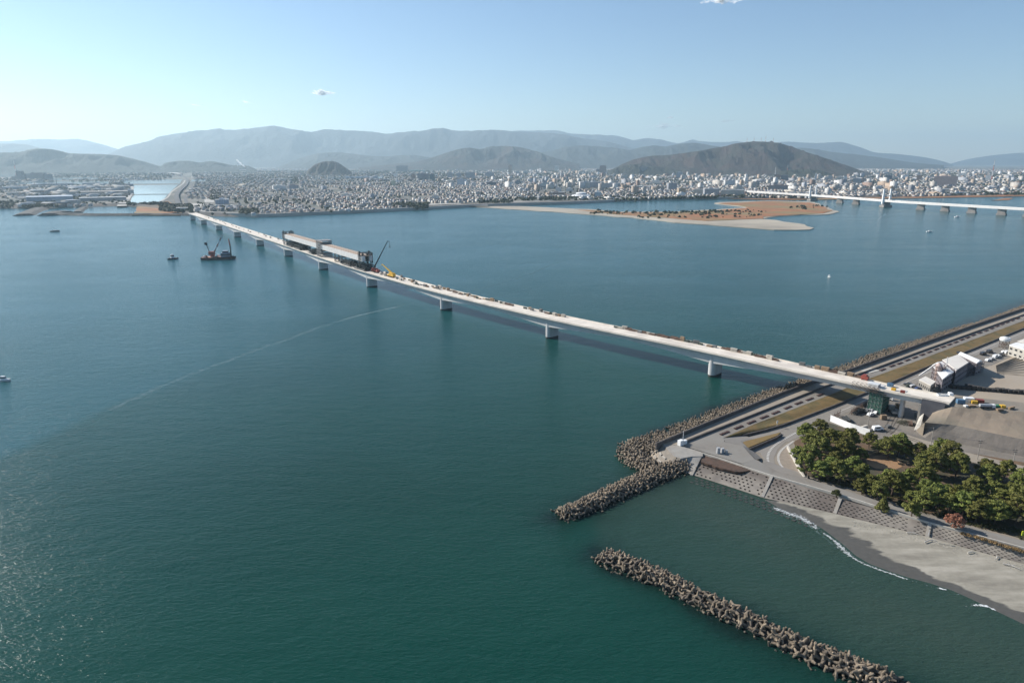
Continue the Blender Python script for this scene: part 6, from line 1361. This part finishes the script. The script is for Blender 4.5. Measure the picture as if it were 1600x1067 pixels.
for a in ((66, 318, 50, 8, (.36, .42, .50), (.42, .47, .53), 'big blue grey shed at the far left river bank', 70), (158, 305, 54, 4.5, (.50, .44, .38), (.60, .52, .44), 'long tan roofed factory beside the dyke road', 45), (155, 314, 54, 4, (.36, .35, .35), (.50, .50, .49), 'long grey factory shed below the tan roofed one', 40), (176, 295, 34, 3, (.5, .46, .4), (.62, .55, .46), 'tan roofed shed near the ponds', 40),
          (120, 296, 30, 3.5, (.4, .44, .48), (.46, .5, .54), 'blue grey shed in the middle of the industrial district', 40), (56, 300, 18, 2.5, (.6, .6, .58), (.7, .69, .66), 'white roofed shed at the far left', 30), (22, 305, 20, 3, (.42, .42, .4), (.52, .5, .46), 'grey shed at the left frame edge', 30), (100, 311, 9, 2.5, (.65, .65, .63), (.72, .71, .69), 'small white roofed shed by the trees', 20), (20, 296, 26, 3, (.38, .42, .46), (.48, .5, .52), 'blue grey shed near the left frame edge', 30),
          (90, 290, 30, 2.4, (.42, .44, .46), (.5, .52, .54), 'low grey shed beside the long canal', 30), (140, 288.5, 20, 2.2, (.4, .42, .44), (.56, .56, .55), 'pale shed by the canal', 30), (1006, 293.5, 40, 2.4, (.55, .54, .5), (.62, .61, .58), 'very long low pale roof in the city', 30), (1500, 303, 40, 2.0, (.5, .5, .48), (.66, .65, .62), 'long white roofed shed along the right river bank', 20), (1250, 304, 26, 2.6, (.5, .5, .5), (.62, .62, .6), 'long pale shed behind the left pylon', 20),
          (283, 331, 15, 5, (.60, .57, .52), (.66, .63, .58), 'pale site building beside the bridge end on the far bank', 14), (560, 279, 40, 2.4, (.3, .36, .42), (.36, .42, .5), 'long blue roofed hall by the river strip', 40), (440, 282, 30, 2.2, (.4, .42, .45), (.6, .6, .58), 'pale hall left of the round hill', 30), (590, 283, 30, 2.5, (.2, .2, .22), (.25, .25, .27), 'dark low hall below the dark block', 40)):
    landmark(*a[:7], a[7], 0, 'warehouse', 'warehouse', .25, False)
rI = np.random.default_rng(12)
X, Y = candidates(1500, 5200, 75, .2); px, py = PX(X, Y, Z_LAND); m = (px < 300) & (rI.random(X.size) < .62); X, Y, px, py = X[m], Y[m], px[m], py[m]; n = X.size
V, F_, C = box_house(n, X, Y, rI.uniform(30, 70, n), rI.uniform(16, 30, n), rI.uniform(6, 12, n), .2 + rI.integers(0, 2, n) * math.pi / 2, np.full(n, .8), WALLC[rI.integers(0, 7, n)] * .8, np.array([(.42, .46, .50), (.5, .47, .42), (.32, .34, .36), (.6, .6, .58), (.25, .27, .3)])[rI.integers(0, 5, n)], np.full(n, .3))
R = np.hypot(X, Y); order = [int(i) for i in np.argsort(R) if 5 < px[i] < 1595][:110]
for i in order:
    a, b_ = where_words(px[i], py[i]); emit('warehouse', V, F_, C, f'{colour_word(C[i, 4])} roofed factory shed {a}, {b_}', 'warehouse', 'factory sheds of the industrial district', sel=[i])
# round arena
p = G(908, 309, Z_LAND); t = empty('arena', p); tag(t, 'round arena with tiered white roofs on the far bank', 'arena')
s_ = math.hypot(p[0], p[1]) / FPX; b = MB(); b.lathe([(14.5 * s_, 0), (14.5 * s_, 2.5 * s_), (.1, 2.6 * s_)], 28); b.build('wall', M('arena wall', (.22, .24, .26), (.18, .2, .22), .1, .8), t)
b = MB(); b.lathe([(15 * s_, 2.7 * s_), (14 * s_, 3.8 * s_), (9 * s_, 4.6 * s_), (9 * s_, 4.7 * s_), (.1, 4.8 * s_)], 28); b.lathe([(8.5 * s_, 6.0 * s_), (7.5 * s_, 7.2 * s_), (4 * s_, 8 * s_), (.1, 8.4 * s_)], 28); b.build('roof', m_whiter, t); b = MB(); b.lathe([(8 * s_, 4.7 * s_), (8 * s_, 6.1 * s_)], 28); b.build('drum', M('arena wall', (1, 1, 1)), t)
# vegetation of the city
def blob_field(name, pts, sizes, mat, label, seed=1):
    r = np.random.default_rng(seed); n = len(pts); K = 9; V, F = [], []
    base = r.standard_normal((n, K, 3)); base /= np.linalg.norm(base, axis=2)[..., None]; base[..., 2] = np.abs(base[..., 2]); c = np.array(pts)[:, None, :] + base * (np.array(sizes)[:, None, None] * np.array([.8, .8, .9]))
    t1 = np.cross(base, r.standard_normal((n, K, 3))); t1 /= np.linalg.norm(t1, axis=2)[..., None]; t2 = np.cross(base, t1); s = np.array(sizes)[:, None, None] * r.uniform(.5, .8, (n, K, 1))
    q = np.stack([c - t1 * s, c - t2 * s, c + t1 * s, c + t2 * s], 2).reshape(-1, 3); f = np.arange(len(q)).reshape(-1, 4); return tag(np_mesh(name, q, f, mat), label, kind='stuff')
m_ct = leaf_mat('city trees', (.045, .058, .022), (.024, .032, .014), (.085, .06, .03))
X, Y = candidates(1500, 8500, 34, .7); px, py = PX(X, Y, Z_LAND); d = fbm(X / 130, Y / 130, 55, 3); m = (CR.random(X.size) < .55) | (d > .56); X, Y = X[m], Y[m]; R = np.hypot(X, Y)
extra = []
for (x0, x1, y0, y1, k) in ((616, 668, 318, 325, 150), (446, 466, 279, 284, 90), (200, 262, 317.5, 319.5, 90), (376, 402, 328, 335, 110), (98, 126, 296, 313, 170), (0, 90, 316, 323, 200), (800, 1120, 308, 313, 260), (250, 300, 320, 332, 150), (330, 345, 296, 312, 130), (745, 800, 312, 318, 60), (1120, 1260, 305, 309, 140), (1460, 1600, 300, 304, 150), (970, 1010, 300, 308, 80)):
    for _ in range(k):
        x = CR.uniform(x0, x1); y = CR.uniform(y0, y1); y = min(y, np.interp(x, bank_x, bank_y) - 1.2); extra.append(G(x, y, Z_LAND + 2))
ok = [not any(bool(in_poly([PX(e[0], e[1], e[2])[0]], [PX(e[0], e[1], e[2])[1]], pl)[0]) for pl, _ in ponds) for e in extra]; extra = [e for e, o_ in zip(extra, ok) if o_]
pts = [(x, y, Z_LAND + 1.5) for x, y in zip(X, Y)] + extra; sizes = list(CR.uniform(3, 5.5, len(X)) * np.clip(R / 3500, 1, 1.7)) + list(CR.uniform(3.5, 6, len(extra))); blob_field('trees', pts, sizes, m_ct, 'dark trees scattered between the houses of the city')
ipts = [G(x, y, 2.5) for x, y in ((960, 331), (1020, 330.5), (1075, 330), (1068, 331), (1120, 329.5), (1165, 332), (1190, 331), (1250, 323), (1256, 322.5), (1262, 325), (1250, 326.5), (1258, 326), (1245, 325), (1263, 323), (1252, 324.5), (1274, 322), (1294, 323), (940, 329), (1100, 333), (985, 331))]
ipts += [G(x_, 331.6 - 3.8 * max(0, (x_ - 1050) / 130) + CR.uniform(0, 2.5), 2) for x_ in CR.uniform(925, 1175, 45)] + [G(x_, CR.uniform(333, 341), 2) for x_ in CR.uniform(1000, 1190, 25)]
blob_field('island_bushes', [(p[0] + CR.uniform(-14, 14), p[1] + CR.uniform(-14, 14), p[2]) for p in ipts for _ in range(3)], [1.6 + .7 * (k * 7 % 4) for k in range(len(ipts) * 3)], m_ct, 'dark bushes dotted over the river island', 3)
# roads and bright open lots of the city
def road(line, wd, label, z=Z_LAND + .3, mat=None, name='road'):
    P = [Vector(p) for p in smooth_line([G(x, y, z) for x, y in line], 8)]; b = MB(); A, B = [], []
    for i, p in enumerate(P):
        d = (P[min(i + 1, len(P) - 1)] - P[max(0, i - 1)]).normalized(); nn = Vector((-d.y, d.x, 0)) * wd / 2; A.append(p + nn); B.append(p - nn)
    b.strip(B, A); [b.strip([q - Vector((0, 0, z)) for q in S][::k], S[::k]) for S, k in ((A, -1), (B, 1))]; return tag(b.build(name, mat or m_asph2), label, kind='structure')
m_hw = M('highway grey', (.10, .10, .10), (.08, .08, .08), .02, .9); m_lot = M('pale lot', (.44, .42, .38), (.36, .34, .3), .01, .9)
road([(283.5, 323.5), (279, 318), (276.5, 311), (276, 304), (281, 297), (289, 290), (292.5, 284), (290.5, 278), (284, 274.5), (276, 272.6)], 13, 'grey highway embankment curving away from the bridge end', 8.5, m_hw)
road([(262, 330), (252, 322), (250, 316), (262, 308), (268, 300), (276, 294), (286, 287), (289, 282)], 6, 'pale service road left of the highway', Z_LAND + .4, m_lot)
road([(297, 331), (292, 318), (290, 308), (297, 299), (300, 291), (297, 284)], 10, 'dark side road right of the highway', Z_LAND + .4, m_hw)
road([(190, 322), (196, 312), (203, 300), (205, 289)], 22, 'straight dyke road left of the ponds', Z_LAND + .5, m_lot)
road([(204, 304.2), (262, 303.8)], 14, 'thin dyke between the two nearer ponds', Z_LAND + .8, m_rock, 'dyke'); road([(196, 288.2), (282, 287.8)], 16, 'dyke between the middle and far ponds', Z_LAND + .8, m_rock, 'dyke')
road([(400, 297), (420, 303), (445, 307), (480, 312)], 14, 'dark raised road among the houses opposite the gantry', 8, m_hw); road([(310, 330), (400, 334), (500, 330.5), (625, 325), (760, 318.5), (900, 314.5), (1025, 309), (1200, 307.4)], 8, 'pale road along the top of the far river bank', Z_LAND + 3.3, m_lot)
sheet('reed_bed', [(244, 318), (262, 314), (276, 322), (284, 333), (262, 331), (250, 326)], Z_LAND + .3, m_reed, 'reddish ground between the highway and the ponds', skirt=.5)
for k, (x0, x1, y0, y1, l) in enumerate(((300, 318, 318, 332, 'pale construction lots right of the highway'), (318, 332, 306, 316, 'pale plots behind the construction lots'), (650, 720, 318, 321, 'white greenhouses on the river bank'), (800, 866, 314.5, 317.5, 'row of pale greenhouse roofs on the far bank'), (700, 760, 319.5, 321.5, 'pale riverside lot right of the trees'), (978, 1010, 299, 302, 'pale school yard'), (1575, 1598, 300, 302.5, 'pale riverside lot at the right edge'), (80, 175, 271.5, 272.8, 'bright far shore left of the ponds'), (330, 440, 287.5, 290, 'pale fields left of the white complex'), (1330, 1400, 304, 306, 'pale riverside ground behind the pylons'))):
    sheet('lot', [(x0, y0), (x1, y0 - .3), (x1 + 3, y1), (x0 + 2, y1 + .3)], Z_LAND + .35 + .02 * k, m_lot if k != 8 else m_sand, l, skirt=.4)
# viaduct of the highway
def viaduct(line, z, wd, name, label, pstep=3, pw=4, mat=None):
    P = [Vector(p) for p in smooth_line([G(x, y, z) for x, y in line], 6)]; t = empty(name, (P[0].x, P[0].y, 0)); tag(t, label, 'bridge'); O_ = Vector((P[0].x, P[0].y, 0)); b = MB(); A, B = [], []
    for i, p in enumerate(P):
        d = (P[min(i + 1, len(P) - 1)] - P[max(0, i - 1)]).normalized(); nn = Vector((-d.y, d.x, 0)) * wd / 2; A.append(p + nn - O_); B.append(p - nn - O_)
    u = Vector((0, 0, -4)); b.strip(B, A); b.strip([a + u for a in A], [q + u for q in B]); b.strip(A, [a + u for a in A]); b.strip([q + u for q in B], B); b.build('deck', mat or m_gird, t)
    for i in range(0, len(P), pstep): p = P[i] - O_; b = MB(); b.cbox(p.x, p.y, -1, pw, pw * 2.2, z - 2.8, .4); b.build('pier', m_pier, t)
    return t
viaduct([(284, 271.0), (270, 269.8), (255, 269.6), (238, 270.5)], 26, 26, 'viaduct', 'curved white viaduct where the highway leaves to the left', 2, 7)
# ---------------------------------------------------------------- the white cable stayed bridge
zb = 17
dl = [(1150, 297.5), (1200, 300.8), (1270, 304.8), (1385, 313.2), (1440, 316.9), (1520, 321.5), (1600, 326), (1700, 331.5), (1900, 343)]
P = [Vector(p) for p in smooth_line([G(x, y, zb) for x, y in dl], 10)]; t = empty('cable_stayed_bridge', (P[0].x, P[0].y, 0)); O_ = Vector((P[0].x, P[0].y, 0)); tag(t, 'long white cable stayed bridge with twin post pylons crossing the river on the right', 'bridge')
b = MB(); A, B = [], []
for i, p in enumerate(P):
    d = (P[min(i + 1, len(P) - 1)] - P[max(0, i - 1)]).normalized(); nn = Vector((-d.y, d.x, 0)) * 9; A.append(p + nn - O_); B.append(p - nn - O_)
u = Vector((0, 0, -3.6)); v_ = Vector((0, 0, 1.2)); b.strip(B, A); b.strip([a + u for a in A], [q + u for q in B]); b.strip([a + v_ for a in A], [a + u for a in A]); b.strip([q + u for q in B], [q + v_ for q in B]); b.build('deck', m_white, t)
def near_p(px_x):
    return min(P, key=lambda p: abs(PX(p.x, p.y, p.z)[0] - px_x))
m_pb = M('pier brown grey', (.34, .31, .28), (.24, .215, .19), .1, .9)
for x in (1309, 1344, 1439, 1478, 1519, 1564, 1612, 1665):
    p = near_p(x) - O_; b = MB(); b.cbox(p.x, p.y, -2, 9, 15, zb - 2, .7); b.cbox(p.x, p.y, -2, 12, 18, 6, .7); b.build('pier', m_pb, t)
for x, zt in ((1274.5, 45), (1388, 46)):
    p = near_p(x) - O_; i = min(range(len(P)), key=lambda k: (P[k] - O_ - p).length); d = (P[i + 1] - P[i - 1]).normalized(); nn = Vector((-d.y, d.x, 0))
    b = MB(); b.cbox(p.x, p.y, -2, 16, 26, 7, math.atan2(d.y, d.x)); b.cbox(p.x, p.y, 5, 9, 18, 9, math.atan2(d.y, d.x)); b.build('pier', m_pb, t)
    for sg in (-1, 1):
        q = p + nn * 10.5 * sg; b = MB(); b.tube((q.x, q.y, 8), (q.x, q.y, zt), 3.4, 2.6, k=4); o = b.build('pylon_post', m_whiter, t)
    b = MB(); qa = p + nn * 10.5; qb = p - nn * 10.5; b.tube((qa.x, qa.y, zt * .62), (qb.x, qb.y, zt * .62), 1.2, k=4); b.tube((qa.x, qa.y, zb - 3), (qb.x, qb.y, zb - 3), 1.6, k=4); b.build('cross_beam', m_whiter, t)
    for sg in (-1, 1):
        q = p + nn * 9.5 * sg; b = MB()
        for k in range(1, 7):
            for e in (-1, 1): w_ = q + d * e * (16 * k); b.tube((q.x, q.y, zt - 2 - k * .4), (w_.x, w_.y, zb + .5), .16, k=3, caps=False)
        b.build('cables', M('dark cable', (.12, .12, .13), (.1, .1, .1), 1, .6), t)
# ---------------------------------------------------------------- masts, chimneys, smoke, plant
def mast(x, yt, yb, wd, label, mat, name='radio_mast', D=None, z0=None):
    p = G(x, yb, Z_LAND) if D is None else at_dist(x, yb, D); dd = math.hypot(p[0], p[1]); h = (yb - yt) / FPX * dd; t = empty(name, p); tag(t, label, name.replace('_', ' '))
    b = MB(); n = 4
    for k in range(n): b.tube((0, 0, h * k / n), (0, 0, h * (k + 1) / n), wd * (1 - .15 * k), wd * (1 - .15 * (k + 1)), k=6, m=k % 2)
    b.build('shaft', mat if isinstance(mat, list) else [mat, mat], t); b = MB(); b.lathe([(wd * 1.8, h * .72), (wd * 1.8, h * .76)], 8); b.lathe([(wd * .6, h * .95), (.05, h * 1.08)], 6); b.build('platform', m_lst, t); return t
m_r2 = M('red mast paint', (.5, .12, .08), (.45, .1, .07), .1, .7)
for x, l in ((1167, 'thin mast at the left end of the mountain top'), (1178, 'short mast near the left of the mountain top'), (1189, 'mast on the middle of the mountain top'), (1196, 'tallest mast on the mountain top'), (1208, 'mast right of the tallest one on the mountain')):
    mast(x, 216 if x != 1196 else 213, 223.5, 1.8, l, [m_r2, m_white], 'radio_mast', 6600)
mast(1549, 258, 283, 2.6, 'tall red and white mast on the right of the city', [m_r2, m_white]); mast(1210.5, 263, 279, 2.4, 'white chimney at the foot of the big mountain', m_whiter, 'chimney'); mast(1229.5, 260, 276, 2.0, 'red and white chimney right of the white one', [m_r2, m_white], 'chimney')
mast(372, 254, 268, 3.5, 'white incinerator chimney in front of the left hills', m_whiter, 'chimney'); mast(26, 257, 278, 3, 'faint red mast above the plant at the far left', [m_r2, m_white]); mast(89, 282, 290, 2, 'small dark mast in the industrial district', m_steel)
landmark(378, 269, 9, 3, WH, WH, 'white incinerator plant below the chimney', 50, 0, 'power_plant', 'plant', .2, False)
p = G(34, 281, Z_LAND); t = empty('cement_plant', p); tag(t, 'dark bulky plant with stepped towers by the far left canal', 'plant'); s_ = math.hypot(p[0], p[1]) / FPX; m_pl = M('plant grey', (.13, .14, .16), (.1, .11, .12), .02, .9)
for nm, x0, x1, h, dp in (('hall', -8, 8, 4, 60), ('tower', -4, 2, 10.5, 30), ('tower', 2, 5, 7, 30), ('hall', 12, 34, 7, 80), ('hall', 14, 30, 8.5, 40)): b = MB(); b.box(x0 * s_, x1 * s_, -dp / 2, dp / 2, -1, h * s_); b.box((x0 + .5) * s_, (x0 + 1.5) * s_, -4, 4, h * s_, (h + .8) * s_); b.build(nm, m_pl, t)
def puff(name, pts, mat_d, label, outside=False, g=.55):
    b = MB(); r = random.Random(3)
    for (x, y, z, rx, ry, rz) in pts:
        n = len(b.v); K = 12; J = 8
        for j in range(J + 1):
            ph = math.pi * j / J
            for i in range(K): th = 2 * math.pi * i / K; w_ = 1 + .22 * mnoise.noise(Vector((math.cos(th) * 1.7 + x * .01, math.sin(th) * 1.7, math.cos(ph) * 2 + z * .01))); b.v.append((x + rx * w_ * math.sin(ph) * math.cos(th), y + ry * w_ * math.sin(ph) * math.sin(th), z + rz * w_ * math.cos(ph)))
        for j in range(J):
            for i in range(K): i2 = (i + 1) % K; b.f.append((n + j * K + i, n + j * K + i2, n + (j + 1) * K + i2, n + (j + 1) * K + i)); b.m.append(0)
    m = bpy.data.materials.new(name); m.use_nodes = True; t = m.node_tree; t.nodes.clear(); v = N(t, 'ShaderNodeVolumePrincipled'); v.inputs['Color'].default_value = (1, 1, 1, 1); v.inputs['Density'].default_value = mat_d; v.inputs['Anisotropy'].default_value = g
    o_ = N(t, 'ShaderNodeOutputMaterial'); t.links.new(v.outputs[0], o_.inputs['Volume']); return tag(b.build(name, m, smooth=True), label, kind='stuff')
def cloud_mat(name, dens, nsc=.006):
    m = bpy.data.materials.new(name); m.use_nodes = True; t = m.node_tree; t.nodes.clear(); d1 = N(t, 'ShaderNodeBsdfDiffuse'); d1.inputs[0].default_value = (.95, .95, .95, 1); d2 = N(t, 'ShaderNodeBsdfTranslucent'); d2.inputs[0].default_value = (.95, .95, .95, 1)
    mx = N(t, 'ShaderNodeMixShader'); mx.inputs[0].default_value = .93; t.links.new(d1.outputs[0], mx.inputs[1]); t.links.new(d2.outputs[0], mx.inputs[2]); tr = N(t, 'ShaderNodeBsdfTransparent'); m2 = N(t, 'ShaderNodeMixShader')
    f = noise_(t, coords(t, 'pos'), nsc, 5, .7); al = ramp(t, f, [(.40, (0, 0, 0)), (.62, (dens, dens, dens))]); t.links.new(al, m2.inputs[0]); t.links.new(tr.outputs[0], m2.inputs[1]); t.links.new(mx.outputs[0], m2.inputs[2])
    o_ = N(t, 'ShaderNodeOutputMaterial'); t.links.new(m2.outputs[0], o_.inputs[0]); return m
def cloud(cx, cy, wpx, hpx, D, dens, n, label, seed):
    r = random.Random(seed); pts = []; n = n * 2
    for k in range(n):
        u = r.gauss(0, .24); x = cx + wpx * u; e = max(.15, 1 - abs(u) * 1.8); y = cy + hpx * (r.uniform(-.4, .15) * e + .1); q = at_dist(x, y, D); sc2 = D / FPX; pts.append((q[0], q[1] + r.uniform(-300, 300), q[2], wpx * sc2 * r.uniform(.04, .11), 300, hpx * sc2 * r.uniform(.08, .2) * e))
    o = puff('cloud', pts, 1e-3, label); o.data.materials[0] = cloud_mat('cloud' + str(seed), dens); return o
Dc = math.hypot(*G(372, 268, Z_LAND)[:2]); pp = []
for k in range(12):
    u = k / 11; q = at_dist(383 - 13 * u, 261.5 - 11.5 * u, Dc - 60); pp.append((q[0], q[1], q[2], 9 + 4 * (1 - abs(2 * u - 1)), 9, 5 + 3 * (1 - abs(2 * u - 1))))
o = puff('steam', pp, .02, 'white steam plume slanting up beside the incinerator chimney')
o.data.materials[0] = cloud_mat('steam', .85, .05)
cloud(502, 145, 40, 12, 34000, .75, 16, 'small bright cloud above the left mountains', 1)
cloud(1128, 1, 50, 9, 31500, .5, 12, 'thin cloud cut by the top of the picture', 2); cloud(1042, 197, 60, 13, 36000, .28, 12, 'faint broken cloud over the middle of the skyline', 3); cloud(1135, 189, 28, 6, 36000, .22, 6, 'very faint cloud right of the broken one', 4); cloud(1048, 184, 24, 5, 36000, .4, 6, 'tiny cloud above the broken cloud', 7)
cloud(385, 160, 14, 4, 34000, .4, 4, 'tiny cloud left of the small bright cloud', 5); cloud(305, 164, 22, 4, 34000, .25, 4, 'faint wisp at the left above the mountains', 6)
# ---------------------------------------------------------------- boats
def hull(b, L, Wd, h, m=0, sh=.35):
    n = 10; secs = []
    for i in range(n + 1):
        t_ = i / n; x = -L / 2 + L * t_; w_ = Wd / 2 * (1 if t_ < .55 else math.sqrt(max(0, 1 - ((t_ - .55) / .45) ** 2))) * (.85 + .15 * min(1, t_ * 5)); secs.append([(x, -w_ * .7, -.4), (x, -w_, h * (1 + sh * max(0, t_ - .5) * 2)), (x, w_, h * (1 + sh * max(0, t_ - .5) * 2)), (x, w_ * .7, -.4)])
    for a, c in zip(secs[:-1], secs[1:]):
        for k in range(4): b.quad(a[k], c[k], c[(k + 1) % 4], a[(k + 1) % 4], m)
    b.quad(*secs[0][::-1], m)
def boat(x, y, L, rz, label, hullm, name='motor_boat', cab=.35, zc=1.9, mastl=0):
    t = empty(name, G(x, y, 0), rz); tag(t, label, 'boat'); b = MB(); hull(b, L, L * .3, L * .11); b.build('hull', hullm, t)
    b = MB(); b.frustum([(-L * .15, -L * .1), (L * cab * .6, -L * .1), (L * cab * .6, L * .1), (-L * .15, L * .1)], L * .1, L * .1 + zc, .8); b.build('cabin', m_whiter, t); b = MB(); b.box(-L * .12, L * cab * .57, -L * .098, L * .098, L * .1 + zc * .45, L * .1 + zc * .75); b.build('windows', m_glass, t)
    if mastl: b = MB(); b.tube((0, 0, L * .1 + zc), (0, 0, L * .1 + zc + mastl), .12, .06, k=5); b.build('mast', m_whiter, t)
    return t
boat(270, 405, 13, -2.2, 'small tug with a white wheelhouse left of the crane barge', M('dark hull', (.06, .065, .075), (.04, .04, .05), .5, .6), 'tug_boat', .3, 4.5, 3); boat(86, 362, 15, .1, 'small dark boat off the lagoon wall at the far left', M('grey hull', (.12, .13, .14), (.09, .1, .1), .5, .6), 'fishing_boat', .3, 1.4)
boat(5, 595, 7.5, .15, 'white boat cut by the left edge of the picture', m_whiter); boat(1295.5, 433, 4.2, 1.9, 'white boat alone on the water beyond the bridge', m_whiter); boat(1452, 362.5, 10, .1, 'small white boat below the long white bridge', m_whiter, zc=1.2); boat(1495.5, 339.5, 12, .2, 'white boat close to the piers of the long white bridge', m_whiter, zc=1.2)
# crane barge
t = empty('crane_barge', G(341, 405, 0), .25); tag(t, 'crane barge with red and white jib and dark spud post', 'barge'); m_bh = M('barge hull', (.13, .10, .09), (.08, .065, .06), .2, .8); m_rw = M('faded red', (.34, .10, .08), (.26, .08, .06), .3, .7)
b = MB(); hull(b, 38, 15, 3.0, 0, .1); b.build('hull', m_bh, t); b = MB(); b.box(-17, 8, -6.6, 6.6, 2.8, 3.1); b.build('deck', M('orange deck', (.42, .22, .15), (.3, .17, .12), .2, .8), t)
b = MB(); b.box(4, 14, -5, 5, 3, 7.5); b.box(6, 12, -4, 4, 7.5, 10); b.build('deckhouse', M('blue grey house', (.20, .24, .30), (.14, .17, .22), .2, .7), t); b = MB(); b.box(3.9, 14.1, -5.1, 5.1, 5, 6.2); b.box(5.9, 12.1, -4.1, 4.1, 8.3, 9.3); b.build('windows', m_glass, t)
b = MB(); b.lathe([(2.6, 3), (2.6, 5.5), (.1, 5.6)], 14, 0, (-6, 0, 0)); b.box(-10, -3, -2.6, 2.6, 5.6, 9.5); b.build('crane_house', m_rw, t); b = MB()
for k in range(6): a = Vector((-4 + k * 2.0, 0, 8 + k * 3.6)); c = Vector((-4 + (k + 1) * 2.0, 0, 8 + (k + 1) * 3.6)); b.tube(a, c, 1.1 - .08 * k, 1.0 - .08 * k, k=4, m=k % 2)
b.build('jib', [m_rw, m_white], t); b = MB(); b.tube((-9, 0, 9), (-12, 0, 20), .5, k=4); b.tube((-12, 0, 20), (8, 0, 29), .12, k=3); b.box(-13.5, -10.5, -1.2, 1.2, 17.5, 20.5); b.build('gantry_frame', m_steel, t)
b = MB(); b.tube((15, 0, -1), (15, 0, 16), .8, k=6, m=0); b.tube((15, 0, 16), (14, 0, 24), .8, .7, k=6, m=1); b.build('spud', [M('dark olive', (.08, .10, .07), (.05, .06, .05), .5, .8), m_rw], t)
for k, (x, y) in enumerate(((-14, 4), (-15, -3), (-12, -5), (0, 5), (-1, -4.5))): b = MB(); b.cbox(x, y, 3.1, 2.2, 1.8, 1.4 + .5 * (k % 2), k); b.build('winch', m_whiter if k % 2 else m_rust, t)
b = MB(); [b.lathe([(1.2, .5), (1.6, 1.5), (1.2, 2.5)], 10, 0, (x, y, 0)) for x, y in ((18.6, 3), (19, 0), (18.6, -3))]; b.build('fender', m_tyre, t)
# ---------------------------------------------------------------- poles, wires and small clutter near the yard
def pole(x, y, z, h, label):
    t = empty('utility_pole', G(x, y, z)); tag(t, label, 'utility pole', 'utility poles'); b = MB(); b.tube((0, 0, 0), (0, 0, h), .16, .1, k=7); b.build('shaft', m_conc, t); b = MB(); b.box(-.9, .9, -.06, .06, h - .8, h - .65); b.box(-.7, .7, -.06, .06, h - 1.5, h - 1.35); b.build('cross_arm', m_steel, t); return Vector(G(x, y, z)) + Vector((0, 0, h - .6))
tops = [pole(x, y, ZG, 8.5, l) for x, y, l in ((1356, 664, 'utility pole behind the white hoarding'), (1454, 698, 'utility pole by the track left of the detached pines'), (1527, 718, 'utility pole by the track above the dense pines'), (1581, 733, 'utility pole by the track near the right edge'))]
b = MB()
for a, c in zip(tops[:-1], tops[1:]):
    for o in (-.6, .6):
        P = [a.lerp(c, k / 10) + Vector((o, 0, -1.0 * 4 * (k / 10) * (1 - k / 10))) for k in range(11)]
        for p, q in zip(P[:-1], P[1:]): b.tube(p, q, .03, k=3, caps=False)
tag(b.build('power_line', m_steel), 'thin sagging wires between the poles by the track', 'wires')
rq = random.Random(31)
for k, (x, y, w_) in enumerate(((1380, 655, 'by the parked silver car'), (1388, 668, 'beside the wheel ruts'), (1422, 663, 'right of the brush heap'), (1336, 668, 'behind the white hoarding'), (1350, 672, 'by the right end of the hoarding'), (1405, 637, 'in the shadow under the deck'), (1432, 650, 'beside the sloping white slab'), (1446, 606, 'in front of the factory shed'), (1419, 604, 'beyond the deck near the lower road'))):
    nm, cat, mats, fn = protos[k % 5]; o = fn(200 + k).build(nm, mats, None, G(x, y, ZG + .05), rq.uniform(0, 3)); o.scale = (1.1, 1.3, 1.4)
    tag(o, f"{cat} lying {w_}", cat, 'building materials in the yard')
# a few fallen blocks, weeds and debris lines on the beach
b = MB()
for k in range(240):
    u = rq.random(); x = 1330 + 270 * u; y = lerp_px(REV_B, x) + rq.uniform(1, 5) + 10 * rq.random() ** 3; p = G(x, y, .62); L = rq.uniform(.15, .7); a = rq.uniform(0, 3.1)
    b.tube((p[0], p[1], .60), (p[0] + L * math.cos(a), p[1] + L * math.sin(a), .68), .05, .03, k=4)
tag(b.build('beach_debris', M('bleached wood', (.5, .47, .42))), 'line of small sticks and debris along the top of the beach', kind='stuff')
